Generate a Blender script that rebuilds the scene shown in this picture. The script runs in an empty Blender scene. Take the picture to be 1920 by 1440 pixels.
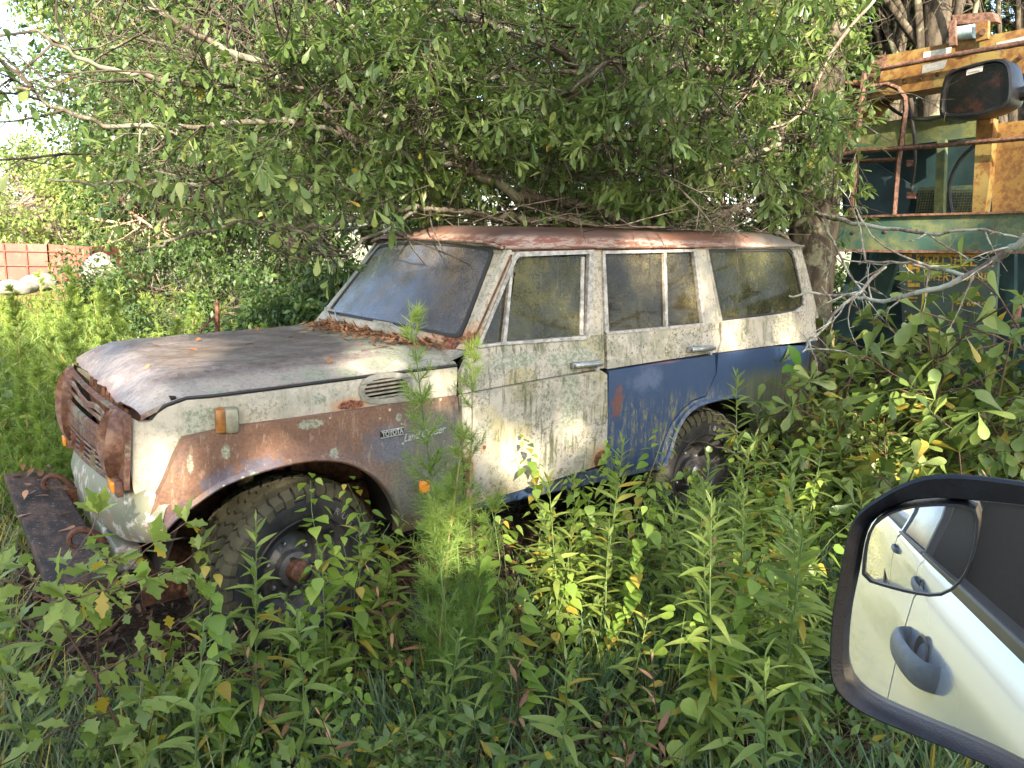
import bpy, bmesh, math, random, time
import numpy as np
from mathutils import Vector, Matrix, Euler
from mathutils.geometry import delaunay_2d_cdt
T0 = time.time()
SC = bpy.context.scene
COL = SC.collection
rng = np.random.default_rng(7)
random.seed(7)

# ------------------------------------------------------------------ camera
CAM = np.array([-1.2023, -3.0871, 1.8054])
CR = np.array([0.80245, -0.59601, 0.02911]); CU = np.array([0.08791, 0.16633, 0.98214]); CF = np.array([0.59021, 0.78556, -0.18587])
FPX = 1465.84
cam_d = bpy.data.cameras.new('camera'); cam = bpy.data.objects.new('camera', cam_d); COL.objects.link(cam)
cam_d.sensor_width = 36.0; cam_d.lens = 36.0 * FPX / 1920.0; cam_d.clip_start = 0.02; cam_d.clip_end = 3000
cam.matrix_world = Matrix([[CR[0], CU[0], -CF[0], CAM[0]], [CR[1], CU[1], -CF[1], CAM[1]], [CR[2], CU[2], -CF[2], CAM[2]], [0, 0, 0, 1]])
SC.camera = cam

# ------------------------------------------------------------------ light
SUN_AZ = math.radians(64)      # direction the light travels towards, measured from +x
SUN_EL = math.radians(26)
SC.world = bpy.data.worlds.new('World'); SC.world.use_nodes = True
wn = SC.world.node_tree; bg = wn.nodes['Background']
sky = wn.nodes.new('ShaderNodeTexSky'); sky.sky_type = 'NISHITA'; sky.sun_disc = False
sky.sun_elevation = SUN_EL
# the sky's own sun direction for rotation r is (sin r, cos r)
_sx, _sy = -math.cos(SUN_AZ), -math.sin(SUN_AZ)
sky.sun_rotation = math.atan2(_sx, _sy)
sky.air_density = 1.0; sky.dust_density = 2.5; sky.ozone_density = 1.0
wn.links.new(sky.outputs[0], bg.inputs[0]); bg.inputs[1].default_value = 0.15
sun_d = bpy.data.lights.new('sun', 'SUN'); sun_d.energy = 5.0; sun_d.angle = math.radians(0.55); sun_d.color = (1.0, 0.86, 0.66)
sun = bpy.data.objects.new('sun', sun_d); COL.objects.link(sun)
_l = Vector((math.cos(SUN_AZ) * math.cos(SUN_EL), math.sin(SUN_AZ) * math.cos(SUN_EL), -math.sin(SUN_EL)))
sun.rotation_euler = _l.to_track_quat('-Z', 'Y').to_euler()
SUN_DIR = np.array(_l)
SC.view_settings.view_transform = 'Standard'; SC.view_settings.look = 'None'
SC.view_settings.gamma = 1.0; SC.view_settings.exposure = 2.4; SC.view_settings.use_curve_mapping = False
SC.cycles.max_bounces = 7; SC.cycles.transparent_max_bounces = 10; SC.cycles.diffuse_bounces = 3
SC.cycles.use_denoising = True
try: SC.cycles.denoiser = 'OPENIMAGEDENOISE'
except Exception: pass

# ------------------------------------------------------------------ helpers
def ray(u, v):
    d = (u - 960) / FPX * CR + (720 - v) / FPX * CU + CF
    return d / np.linalg.norm(d)
def at(u, v, ax, c):
    d = ray(u, v); return CAM + d * (c - CAM[ax]) / d[ax]
def atd(u, v, t): return CAM + ray(u, v) * t
def atp(u, v, p, n):
    d = ray(u, v); n = np.asarray(n, float); return CAM + d * (np.dot(np.asarray(p) - CAM, n) / np.dot(d, n))
def to_px(P):
    q = np.asarray(P) - CAM; z = q @ CF
    return 960 + FPX * (q @ CR) / z, 720 - FPX * (q @ CU) / z
def nrm(v):
    v = np.asarray(v, float); return v / max(np.linalg.norm(v), 1e-9)

def tag(o, label=None, cat=None, group=None, kind=None):
    if label: o['label'] = label
    if cat: o['category'] = cat
    if group: o['group'] = group
    if kind: o['kind'] = kind
    return o
def link(name, me, mat=None, parent=None):
    o = bpy.data.objects.new(name, me); COL.objects.link(o)
    if mat is not None and me is not None and len(me.materials) == 0: me.materials.append(mat)
    if parent is not None: o.parent = parent
    return o
def empty(name, loc=(0, 0, 0), rz=0.0):
    o = bpy.data.objects.new(name, None); COL.objects.link(o); o.location = loc; o.rotation_euler = (0, 0, rz); o.empty_display_size = .1
    return o
def mesh(name, verts, faces, mat=None, parent=None, smooth=False, sharp=None):
    me = bpy.data.meshes.new(name); me.from_pydata([tuple(map(float, v)) for v in verts], [], [tuple(map(int, f)) for f in faces]); me.validate()
    if smooth: me.polygons.foreach_set('use_smooth', [True] * len(me.polygons))
    if sharp is not None and smooth: me.set_sharp_from_angle(angle=math.radians(sharp))
    me.update()
    return link(name, me, mat, parent)
def mesh_np(name, V, F, mat=None, parent=None, var=None, smooth=False):
    """V n x 3, F m x 3 triangles, var: one number per face"""
    me = bpy.data.meshes.new(name); V = np.ascontiguousarray(V, np.float32); F = np.ascontiguousarray(F, np.int32)
    me.vertices.add(len(V)); me.vertices.foreach_set('co', V.ravel())
    me.loops.add(F.size); me.loops.foreach_set('vertex_index', F.ravel())
    me.polygons.add(len(F)); me.polygons.foreach_set('loop_start', np.arange(0, F.size, 3, dtype=np.int32))
    me.polygons.foreach_set('loop_total', np.full(len(F), 3, np.int32))
    if smooth: me.polygons.foreach_set('use_smooth', np.ones(len(F), bool))
    me.update(calc_edges=True)
    if var is not None:
        a = me.attributes.new('var', 'FLOAT', 'FACE'); a.data.foreach_set('value', np.ascontiguousarray(var, np.float32))
    return link(name, me, mat, parent)

class MB:
    """collects shapes into one mesh"""
    def __init__(s): s.v = []; s.f = []
    def add(s, V, F):
        b = len(s.v); s.v += [tuple(map(float, v)) for v in V]; s.f += [tuple(i + b for i in f) for f in F]; return s
    def box(s, c, h, R=None, bev=0.0):
        """centre, half sizes, optional 3x3 (columns axes); chamfered when bev"""
        c = np.asarray(c, float); h = np.asarray(h, float)
        if bev <= 0:
            P = [(x, y, z) for x in (-1, 1) for y in (-1, 1) for z in (-1, 1)]
            V = np.array(P, float) * h
            F = [(0, 1, 3, 2), (4, 6, 7, 5), (0, 4, 5, 1), (2, 3, 7, 6), (0, 2, 6, 4), (1, 5, 7, 3)]
        else:
            bm = bmesh.new(); bmesh.ops.create_cube(bm, size=1.0)
            for v in bm.verts: v.co = Vector((v.co.x * 2 * h[0], v.co.y * 2 * h[1], v.co.z * 2 * h[2]))
            bmesh.ops.bevel(bm, geom=list(bm.edges), offset=bev, segments=2, affect='EDGES', profile=.5)
            bm.verts.index_update(); V = np.array([v.co[:] for v in bm.verts]); F = [tuple(v.index for v in f.verts) for f in bm.faces]; bm.free()
        if R is not None: V = V @ np.asarray(R, float).T
        return s.add(V + c, F)
    def tube(s, pts, r, n=6, cap=True):
        P = [np.asarray(p, float) for p in pts]; m = len(P)
        r = [r] * m if np.isscalar(r) else list(r)
        V = []; F = []; ref = None
        for i, p in enumerate(P):
            t = nrm(P[min(i + 1, m - 1)] - P[max(i - 1, 0)])
            if ref is None: ref = np.array([0, 0, 1.]) if abs(t[2]) < .9 else np.array([1., 0, 0])
            a = nrm(np.cross(t, ref)); b = np.cross(a, t); ref = b
            for k in range(n):
                q = 2 * math.pi * k / n; V.append(p + r[i] * (math.cos(q) * a + math.sin(q) * b))
        for i in range(m - 1):
            for k in range(n):
                k2 = (k + 1) % n; F.append((i * n + k, i * n + k2, (i + 1) * n + k2, (i + 1) * n + k))
        if cap: F.append(tuple(range(n - 1, -1, -1))); F.append(tuple((m - 1) * n + k for k in range(n)))
        return s.add(V, F)
    def bar(s, p, q, w, d, up=(0, 0, 1), bev=0.0):
        p = np.asarray(p, float); q = np.asarray(q, float); t = nrm(q - p); a = nrm(np.cross(up, t)); b = np.cross(t, a)
        return s.box((p + q) / 2, (np.linalg.norm(q - p) / 2, w / 2, d / 2), np.stack([t, a, b], 1), bev)
    def build(s, name, mat=None, parent=None, smooth=False, sharp=35):
        return mesh(name, s.v, s.f, mat, parent, smooth, sharp if smooth else None)

def lathe(profile, n, axis_pt, axis, name, mat, parent, smooth=True, sharp=40, closed=False):
    """profile: (offset along axis, radius)"""
    ax = nrm(axis); ref = np.array([0, 0, 1.]) if abs(ax[2]) < .9 else np.array([1., 0, 0]); a = nrm(np.cross(ax, ref)); b = np.cross(ax, a)
    V = []; F = []; m = len(profile)
    for (o, r) in profile:
        for k in range(n):
            q = 2 * math.pi * k / n; V.append(np.asarray(axis_pt) + ax * o + r * (math.cos(q) * a + math.sin(q) * b))
    mm = m if closed else m - 1
    for i in range(mm):
        j = (i + 1) % m
        for k in range(n):
            k2 = (k + 1) % n; F.append((i * n + k, i * n + k2, j * n + k2, j * n + k))
    return mesh(name, V, F, mat, parent, smooth, sharp)

def inside(pt, poly):
    x, y = pt; c = False; n = len(poly); j = n - 1
    for i in range(n):
        xi, yi = poly[i]; xj, yj = poly[j]
        if (yi > y) != (yj > y) and x < (xj - xi) * (y - yi) / (yj - yi) + xi: c = not c
        j = i
    return c
def inside_np(Q, poly):
    P = np.array(poly, float); c = np.zeros(len(Q), bool); j = len(P) - 1
    for i in range(len(P)):
        yi, yj = P[i, 1], P[j, 1]
        if yi != yj: c ^= ((yi > Q[:, 1]) != (yj > Q[:, 1])) & (Q[:, 0] < (P[j, 0] - P[i, 0]) * (Q[:, 1] - yi) / (yj - yi) + P[i, 0])
        j = i
    return c
def densify(poly, step):
    out = []
    for i in range(len(poly)):
        a = np.array(poly[i], float); b = np.array(poly[(i + 1) % len(poly)], float)
        k = max(1, int(np.linalg.norm(b - a) / step))
        out += [tuple(a + (b - a) * t / k) for t in range(k)]
    return out
def smooth_poly(poly, it=1):
    for _ in range(it):
        o = []
        for i in range(len(poly)):
            a = np.array(poly[i], float); b = np.array(poly[(i + 1) % len(poly)], float)
            o += [tuple(a * .75 + b * .25), tuple(a * .25 + b * .75)]
        poly = o
    return poly
def panel(name, outline, fn, mat, parent, step=.05, thick=.012, inward=None, holes=(), smooth=True, sharp=32, jitter=0.0, double=False):
    """sheet with an outline in a 2D plane mapped by fn(a, b) -> xyz, with rolled-in edges of the given thickness along `inward`"""
    out = densify(outline, step); hl = [densify(h, step) for h in holes]
    pts = list(out); edges = [(i, (i + 1) % len(out)) for i in range(len(out))]; loops = [list(range(len(out)))]
    for h in hl:
        b = len(pts); pts += h; idx = list(range(b, b + len(h))); loops.append(idx)
        edges += [(idx[i], idx[(i + 1) % len(idx)]) for i in range(len(idx))]
    A = np.array(out); lo, hi = A.min(0), A.max(0); bp = np.array(pts)
    nx = int((hi[0] - lo[0]) / step) + 1; ny = int((hi[1] - lo[1]) / step) + 1
    ii, jj = np.meshgrid(np.arange(1, nx + 1), np.arange(1, ny + 1), indexing='ij'); ii = ii.ravel(); jj = jj.ravel()
    Q = np.stack([lo[0] + (ii - .5 + np.where(jj % 2 == 1, .25, -.25)) * step, lo[1] + (jj - .5) * step], 1)
    if len(Q):
        ok = inside_np(Q, out)
        for h in hl: ok &= ~inside_np(Q, h)
        Q = Q[ok]
    if len(Q):
        Q = Q[((Q[:, None] - bp[None]) ** 2).sum(2).min(1) >= (step * .45) ** 2]
        pts += [tuple(q) for q in Q]
    r = delaunay_2d_cdt([Vector(p) for p in pts], edges, [], 0, 1e-6)
    V2, F2 = r[0], r[2]
    V = [np.asarray(fn(p[0], p[1]), float) for p in V2]
    A2 = np.array([p[:] for p in V2]); C2 = np.array([A2[list(f)].mean(0) for f in F2]); ok = inside_np(C2, out)
    for h in hl: ok &= ~inside_np(C2, h)
    F = [tuple(f) for f, k in zip(F2, ok) if k]
    inw = np.asarray(inward if inward is not None else (0, 1, 0), float)
    # edges used once -> rim
    cnt = {}
    for f in F:
        for i in range(len(f)):
            e = (f[i], f[(i + 1) % len(f)]); k = (min(e), max(e)); cnt.setdefault(k, []).append(e)
    # face direction: normals should oppose `inward`
    s = 0
    for f in F[:40]: s += np.dot(np.cross(V[f[1]] - V[f[0]], V[f[2]] - V[f[0]]), inw)
    flip = s > 0
    if flip: F = [tuple(reversed(f)) for f in F]
    rim = {}
    G = []
    for k, es in cnt.items():
        if len(es) == 1:
            a, b = es[0]
            if flip: a, b = b, a
            for q in (a, b):
                if q not in rim: rim[q] = len(V); V.append(V[q] + inw * thick)
            G.append((b, a, rim[a], rim[b]))
    if double:
        base = len(V); V += [v + inw * thick for v in V[:len(V2)]]
        F += [tuple(i + base for i in reversed(f)) for f in F]
    return mesh(name, V, F + G, mat, parent, smooth, sharp)

def text_mesh(name, s, size, origin, right, up, mat, parent, extrude=.0015, shear=0.0, align='LEFT', width=None, bold=0.0):
    cu = bpy.data.curves.new(name, 'FONT'); cu.body = s; cu.size = size; cu.extrude = extrude; cu.shear = shear; cu.align_x = align; cu.offset = bold
    o = bpy.data.objects.new(name, cu); COL.objects.link(o)
    dg = bpy.context.evaluated_depsgraph_get(); me = bpy.data.meshes.new_from_object(o.evaluated_get(dg)); bpy.data.objects.remove(o); bpy.data.curves.remove(cu)
    r = nrm(right); u = nrm(np.asarray(up) - np.dot(up, r) * r); n = np.cross(r, u)
    co = np.array([v.co[:] for v in me.vertices])
    if width: co[:, 0] *= width / max(1e-6, np.ptp(co[:, 0]))
    W = np.asarray(origin) + co[:, :1] * r + co[:, 1:2] * u + co[:, 2:3] * n
    me.vertices.foreach_set('co', W.astype(np.float32).ravel()); me.materials.clear(); me.update()
    return link(name, me, mat, parent)

# ------------------------------------------------------------------ node materials
class NT:
    def __init__(s, name):
        s.m = bpy.data.materials.new(name); s.m.use_nodes = True; s.t = s.m.node_tree; s.n = s.t.nodes; s.n.clear()
        s.out = s.n.new('ShaderNodeOutputMaterial'); s.b = s.n.new('ShaderNodeBsdfPrincipled'); s.t.links.new(s.b.outputs[0], s.out.inputs[0])
        s.tc = s.n.new('ShaderNodeTexCoord')
    def L(s, a, b): s.t.links.new(a, b)
    def put(s, inp, v):
        if isinstance(v, bpy.types.NodeSocket): s.L(v, inp)
        elif isinstance(v, (tuple, list)) and len(v) == 3 and inp.type == 'RGBA': inp.default_value = (*v, 1)
        else: inp.default_value = v
    @property
    def obj(s): return s.tc.outputs['Object']
    def map(s, vec, scale=(1, 1, 1), loc=(0, 0, 0), rot=(0, 0, 0)):
        n = s.n.new('ShaderNodeMapping'); s.L(vec, n.inputs[0]); n.inputs['Scale'].default_value = scale; n.inputs['Location'].default_value = loc; n.inputs['Rotation'].default_value = rot; return n.outputs[0]
    def noise(s, scale, detail=4, rough=.55, vec=None, dist=0.0, stretch=None, loc=(0, 0, 0), col=False):
        n = s.n.new('ShaderNodeTexNoise'); v = vec or s.obj
        if stretch or loc != (0, 0, 0): v = s.map(v, stretch or (1, 1, 1), loc)
        s.L(v, n.inputs['Vector']); n.inputs['Scale'].default_value = scale; n.inputs['Detail'].default_value = detail; n.inputs['Roughness'].default_value = rough; n.inputs['Distortion'].default_value = dist
        return n.outputs['Color' if col else 'Fac']
    def voro(s, scale, vec=None, rand=1.0, feature='F1'):
        n = s.n.new('ShaderNodeTexVoronoi'); n.feature = feature; s.L(vec or s.obj, n.inputs['Vector']); n.inputs['Scale'].default_value = scale; n.inputs['Randomness'].default_value = rand; return n.outputs['Distance']
    def math(s, op, a, b=0.0, c=None, clamp=False):
        n = s.n.new('ShaderNodeMath'); n.operation = op; n.use_clamp = clamp; s.put(n.inputs[0], a); s.put(n.inputs[1], b)
        if c is not None: s.put(n.inputs[2], c)
        return n.outputs[0]
    def step(s, f, lo, hi):
        """0 below lo, 1 above hi (smooth)"""
        n = s.n.new('ShaderNodeMapRange'); n.interpolation_type = 'SMOOTHSTEP'
        s.put(n.inputs[0], f)
        if lo < hi: n.inputs[1].default_value = lo; n.inputs[2].default_value = hi; n.inputs[3].default_value = 0; n.inputs[4].default_value = 1
        else: n.inputs[1].default_value = hi; n.inputs[2].default_value = lo; n.inputs[3].default_value = 1; n.inputs[4].default_value = 0
        return n.outputs[0]
    def mix(s, f, a, b):
        n = s.n.new('ShaderNodeMix'); n.data_type = 'RGBA'; s.put(n.inputs[0], f); s.put(n.inputs[6], a); s.put(n.inputs[7], b); return n.outputs[2]
    def ramp(s, f, stops):
        n = s.n.new('ShaderNodeValToRGB'); s.put(n.inputs[0], f); e = n.color_ramp.elements
        while len(e) < len(stops): e.new(.5)
        for k, (p, c) in enumerate(stops): e[k].position = p; e[k].color = (*c, 1)
        return n.outputs[0]
    def sep(s, vec=None):
        n = s.n.new('ShaderNodeSeparateXYZ'); s.L(vec or s.obj, n.inputs[0]); return n.outputs
    def blob(s, c, r, noise=None, k=.5, soft=.35):
        """mask: 1 in the ellipsoid c, r with an edge broken up by noise"""
        v = s.map(s.obj, tuple(1 / q for q in r), tuple(-a / q for a, q in zip(c, r)))
        n = s.n.new('ShaderNodeVectorMath'); n.operation = 'LENGTH'; s.L(v, n.inputs[0]); d = n.outputs['Value']
        if noise is not None: d = s.math('ADD', d, s.math('MULTIPLY', s.math('SUBTRACT', noise, .5), -2 * k))
        return s.step(d, 1 + soft / 2, 1 - soft / 2)
    def bump(s, h, strength=.3, dist=.01, prev=None):
        n = s.n.new('ShaderNodeBump'); n.inputs['Strength'].default_value = strength; n.inputs['Distance'].default_value = dist; s.put(n.inputs['Height'], h)
        if prev is not None: s.L(prev, n.inputs['Normal'])
        return n.outputs[0]
    def attr(s, name):
        n = s.n.new('ShaderNodeAttribute'); n.attribute_name = name; return n.outputs['Fac']
    def orand(s):
        n = s.n.new('ShaderNodeObjectInfo'); return n.outputs['Random']
    def done(s, color=None, rough=None, metal=0.0, normal=None, spec=None, **kw):
        b = s.b
        if color is not None: s.put(b.inputs['Base Color'], color)
        if rough is not None: s.put(b.inputs['Roughness'], rough)
        s.put(b.inputs['Metallic'], metal)
        if spec is not None: s.put(b.inputs['Specular IOR Level'], spec)
        if normal is not None: s.L(normal, b.inputs['Normal'])
        for k, v in kw.items(): s.put(b.inputs[k.replace('_', ' ')], v)
        return s.m
# ------------------------------------------------------------------ materials
WHITE = (.60, .56, .47); LICH = (.20, .22, .16); LICHG = (.27, .28, .22); DARK = (.045, .045, .035); RUST = (.12, .048, .024); RUSTD = (.075, .03, .02); RUSTO = (.30, .12, .045); ALGAE = (.24, .25, .10)
CARM = {}
def weather(t, col, lichen=.5, streak=.5, speck=.5, rust=.3, yellow=.3, seed=0.0):
    """algae tint, run-down streaks, mould specks, lichen colonies and rust spots over a colour; returns colour, height"""
    L = (seed, seed * 1.7, seed * .6)
    n1 = t.noise(3.2, 7, .68, loc=L)
    col = t.mix(t.math('MULTIPLY', t.step(n1, .46, .62), yellow), col, (.27, .235, .11))
    gn = t.noise(7.5, 9, .80, loc=(seed + 2, 0, 4))                                   # grey-green film in ragged patches
    col = t.mix(t.math('MULTIPLY', t.step(gn, .485, .545), .68 * max(speck, .4)), col, (.155, .165, .125))
    st = t.noise(30, 7, .70, stretch=(1, 1, .10), loc=L, dist=.25); st2 = t.noise(4, 5, .6, loc=(seed + 3, 1, 2))
    m = t.math('MULTIPLY', t.step(st, .50, .60), t.step(st2, .40, .56))
    col = t.mix(t.math('MULTIPLY', m, streak), col, (.085, .088, .048))
    sp = t.noise(58, 6, .80, loc=L); sp2 = t.noise(5, 6, .68, loc=(seed, 5, 1))
    k = t.math('MULTIPLY', t.step(sp, .52, .57), t.step(sp2, .42, .56))
    col = t.mix(t.math('MULTIPLY', k, min(1, speck * 1.1)), col, (.065, .066, .045))
    vd = t.voro(26, t.map(t.obj, (1, 1, 1), L)); sp3 = t.noise(3.5, 4, .6, loc=(1, seed, 4)); ed = t.noise(80, 4, .7)
    k2 = t.math('MULTIPLY', t.step(t.math('ADD', vd, t.math('MULTIPLY', ed, .3)), .36, .30), t.step(sp3, .46, .56))
    col = t.mix(t.math('MULTIPLY', k2, speck * .9), col, (.07, .072, .05))
    w = t.noise(13, 8, .80, loc=(seed + 7, 2, 0)); wide = t.noise(2.6, 4, .6, loc=(2, seed + 4, 0))
    lm = t.math('MULTIPLY', t.step(w, .56, .59), t.step(wide, .60 - .22 * lichen, .68 - .22 * lichen))
    fine = t.noise(70, 5, .7)
    col = t.mix(t.math('MULTIPLY', lm, .85), col, t.mix(t.step(fine, .42, .6), (.12, .14, .10), (.25, .26, .21)))
    rn = t.noise(7.5, 9, .78, loc=(seed + 1, 8, seed)); rm = t.step(rn, .70 - .14 * rust, .73 - .14 * rust)
    rc = t.mix(t.step(t.noise(45, 5, .7), .4, .6), RUSTD, RUST)
    halo = t.step(rn, .63 - .14 * rust, .72 - .14 * rust)
    col = t.mix(t.math('MULTIPLY', halo, .5), col, (.26, .14, .07)); col = t.mix(rm, col, rc)
    h = t.math('ADD', t.math('MULTIPLY', lm, fine), t.math('MULTIPLY', rm, -.5))
    return col, h
def big_lichen(t, col, spots):
    n = t.noise(16, 5, .7); n2 = t.noise(60, 4, .7)
    hh = None
    for (c, r) in spots:
        m = t.blob(c, r, t.noise(24, 6, .78), 1.3, .35)
        col = t.mix(t.math('MULTIPLY', m, .85), col, t.mix(t.step(n2, .40, .62), (.13, .15, .10), (.30, .31, .25)))
    return col
def mat_white(name, seed=0.0, spots=(), rusts=(), **kw):
    t = NT(name)
    base = t.mix(t.noise(2.0, 4, .5, loc=(seed, 0, 0)), (.40, .375, .32), (.29, .265, .21))
    col, h = weather(t, base, seed=seed, **kw)
    if spots: col = big_lichen(t, col, spots)
    n = t.noise(22, 6, .72)
    for (c, r) in rusts:
        m = t.blob(c, r, n, .8, .3); m2 = t.blob(c, tuple(q * 1.5 for q in r), n, .8, .6)
        col = t.mix(t.math('MULTIPLY', m2, .55), col, (.40, .20, .09)); col = t.mix(m, col, t.mix(t.step(t.noise(60, 4, .7), .4, .6), (.05, .022, .015), (.22, .08, .035)))
    bm = t.bump(t.math('ADD', h, t.math('MULTIPLY', t.noise(90, 4, .6), .25)), .35, .004)
    return t.done(col, t.math('ADD', .42, t.math('MULTIPLY', t.noise(12, 4, .6), .35)), normal=bm, spec=.35)

def make_car_mats():
    m = CARM
    m['white_fender'] = mat_white('white_paint_fender', 1.3, spots=[((-.36, 0, 1.06), (.085, .3, .06)), ((-.42, 0, .98), (.05, .3, .05)), ((.1, 0, 1.1), (.03, .3, .025)), ((.40, 0, 1.12), (.05, .3, .03))],
        rusts=[((.245, 0, 1.055), (.06, .3, .022)), ((-.50, 0, .72), (.035, .3, .05)), ((-.355, 0, .97), (.014, .3, .014))], lichen=.25, streak=.25, speck=.5, rust=.05, yellow=.35)
    m['white_rear'] = mat_white('white_paint_rear', 4.1, lichen=.35, streak=.55, speck=.85, rust=.12, yellow=.45)
    m['pillar'] = mat_white('white_paint_pillar', 6.7, rusts=[((.92, .05, 1.27), (.06, .3, .07))], lichen=.35, streak=.4, speck=.6, rust=.35, yellow=.25)
    m['door'] = mat_white('white_paint_door', 2.2, spots=[((1.55, 0, 1.17), (.17, .3, .055)), ((1.15, 0, 1.19), (.16, .3, .04)), ((1.5, 0, .93), (.06, .3, .2))],
        rusts=[((1.76, 0, .585), (.06, .3, .06)), ((.86, 0, .5), (.03, .3, .03)), ((.845, 0, .66), (.035, .3, .08)), ((.95, 0, .77), (.012, .2, .012))], lichen=.4, streak=.95, speck=.7, rust=.05, yellow=.75)
    # oxidised fender: brown rust, blue and grey primer showing in clouds, yellow lichen dots
    t = NT('rusty_fender_paint'); n = t.noise(4.5, 6, .68); n3 = t.noise(16, 6, .7)
    col = t.ramp(t.noise(3.1, 6, .66, dist=.6), [(.30, (.075, .042, .030)), (.44, (.125, .066, .042)), (.54, (.170, .092, .058)), (.66, (.095, .066, .056))])
    grey = t.mix(n3, (.085, .092, .082), (.13, .13, .105)); st = t.noise(22, 5, .6, stretch=(1, 1, .12))
    grey = t.mix(t.math('MULTIPLY', t.step(st, .5, .66), .6), grey, (.17, .16, .09))
    col = t.mix(t.blob((.72, 0, .72), (.34, .4, .32), n, .7, .8), col, grey)
    col = t.mix(t.math('MULTIPLY', t.blob((.42, 0, .86), (.1, .4, .09), n, 1.0, .9), .6), col, (.10, .12, .17))
    for c, r in [((-.30, 0, .80), (.10, .3, .055)), ((-.40, 0, .70), (.13, .3, .035)), ((-.50, 0, .67), (.08, .3, .03)), ((-.16, 0, .86), (.08, .3, .03))]:
        col = t.mix(t.math('MULTIPLY', t.blob(c, r, t.noise(26, 8, .8), 2.6, .4), .6), col, (.045, .070, .125))
    col = t.mix(t.math('MULTIPLY', t.blob((-.47, 0, .66), (.12, .4, .09), n, .8, .8), .6), col, (.13, .075, .080))
    col = t.mix(t.math('MULTIPLY', t.step(t.noise(75, 7, .82), .47, .58), .55), col, (.060, .036, .028)); col = t.mix(t.math('MULTIPLY', t.step(t.noise(38, 6, .75, stretch=(1, 1, .3), loc=(8, 0, 0)), .56, .64), .5), col, (.26, .19, .13))
    vd = t.voro(17); big = t.noise(3.5, 3, .5, loc=(3, 0, 0)); ed = t.noise(90, 4, .7)
    dots = t.math('MULTIPLY', t.step(t.math('ADD', vd, t.math('MULTIPLY', ed, .16)), .21, .18), t.step(big, .50, .56))
    col = t.mix(dots, col, (.36, .34, .23)); col = big_lichen(t, col, [((.05, 0, 1.0), (.05, .2, .02)), ((.47, 0, .98), (.018, .2, .018)), ((.15, 0, .86), (.02, .2, .02)), ((-.30, 0, .93), (.018, .2, .03)), ((-.44, 0, .9), (.012, .2, .035)), ((-.2, 0, .82), (.02, .2, .02))])
    col = t.mix(t.math('MULTIPLY', t.step(t.noise(60, 5, .7), .58, .7), .4), col, (.09, .05, .035))
    m['fender'] = t.done(col, t.math('ADD', .34, t.math('MULTIPLY', n, .4)), normal=t.bump(t.noise(60, 6, .65), .22, .003), spec=.4)
    # hood: purple grey weathered primer, pale front and near edge, lichen at the rear
    t = NT('weathered_hood_paint'); n = t.noise(3, 6, .66, stretch=(.5, 1, 1), dist=.4); nf = t.noise(34, 8, .78, stretch=(.16, 1, 1)); g = t.noise(12, 9, .80)
    col = t.ramp(n, [(.30, (.080, .058, .050)), (.46, (.120, .094, .084)), (.60, (.160, .135, .128)), (.75, (.095, .072, .060))])
    col = t.mix(t.math('MULTIPLY', t.step(nf, .50, .58), .45), col, (.22, .195, .185)); col = t.mix(t.math('MULTIPLY', t.step(t.noise(26, 8, .82, loc=(3, 3, 3)), .49, .55), .7), col, (.058, .042, .036)); col = t.mix(t.math('MULTIPLY', t.step(t.noise(44, 7, .82, loc=(1, 6, 3)), .57, .61), .6), col, (.26, .25, .22))
    col = t.mix(t.math('MULTIPLY', t.blob((-.22, .72, 1.2), (.2, .17, .3), g, 1.4, .8), .45), col, (.085, .055, .036)); col = t.mix(t.math('MULTIPLY', t.step(t.noise(9, 9, .82, loc=(7, 1, 0), stretch=(.4, 1, 1)), .50, .56), .40), col, (.20, .185, .165))
    pale = t.step(t.math('ADD', t.sep()[0], t.math('MULTIPLY', g, .16)), -.38, -.50)
    col = t.mix(t.math('MULTIPLY', pale, .55), col, t.mix(t.step(nf, .42, .6), (.12, .088, .078), (.28, .25, .225)))
    near = t.step(t.math('ADD', t.sep()[1], t.math('MULTIPLY', g, .12)), .33, .22)
    col = t.mix(t.math('MULTIPLY', near, t.math('ADD', .55, t.math('MULTIPLY', t.step(t.sep()[0], .1, .5), .35))), col, (.36, .33, .275))
    rear = t.math('MULTIPLY', t.step(t.math('ADD', t.sep()[0], t.math('MULTIPLY', g, .7)), .78, .98), t.step(g, .42, .5))
    col = t.mix(rear, col, t.mix(t.step(t.noise(60, 5, .7), .42, .6), (.15, .165, .115), (.33, .33, .26)))
    col = big_lichen(t, col, [((.13, .13, 1.18), (.07, .06, .2)), ((.27, .12, 1.18), (.05, .05, .2)), ((.45, .17, 1.2), (.09, .07, .2)), ((.62, .25, 1.2), (.10, .12, .2)), ((-.30, .10, 1.15), (.03, .03, .2)), ((.62, .60, 1.2), (.08, .14, .2)), ((.40, .36, 1.2), (.06, .05, .2)), ((.0, .12, 1.2), (.025, .025, .2))])
    lip = t.math('MULTIPLY', t.step(t.sep()[2], 1.12, 1.07), t.step(t.sep()[0], -.5, -.56))
    col = t.mix(t.math('MULTIPLY', lip, t.step(g, .40, .5)), col, (.16, .065, .045))
    col = t.mix(t.math('MULTIPLY', t.step(t.noise(60, 7, .8), .50, .60), .5), col, (.085, .070, .062))
    m['hood'] = t.done(col, t.math('ADD', .30, t.math('MULTIPLY', g, .4)), normal=t.bump(t.math('ADD', nf, g), .22, .004), spec=.45)
    # blue quarter
    t = NT('blue_paint_with_algae'); n = t.noise(3.1, 5, .6); st = t.noise(34, 6, .7, stretch=(1, 1, .16), dist=.5); st2 = t.noise(20, 4, .6, stretch=(1, 1, .05))
    col = t.mix(n, (.017, .036, .082), (.028, .052, .112))
    z = t.sep()[2]; x = t.sep()[0]
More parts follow.
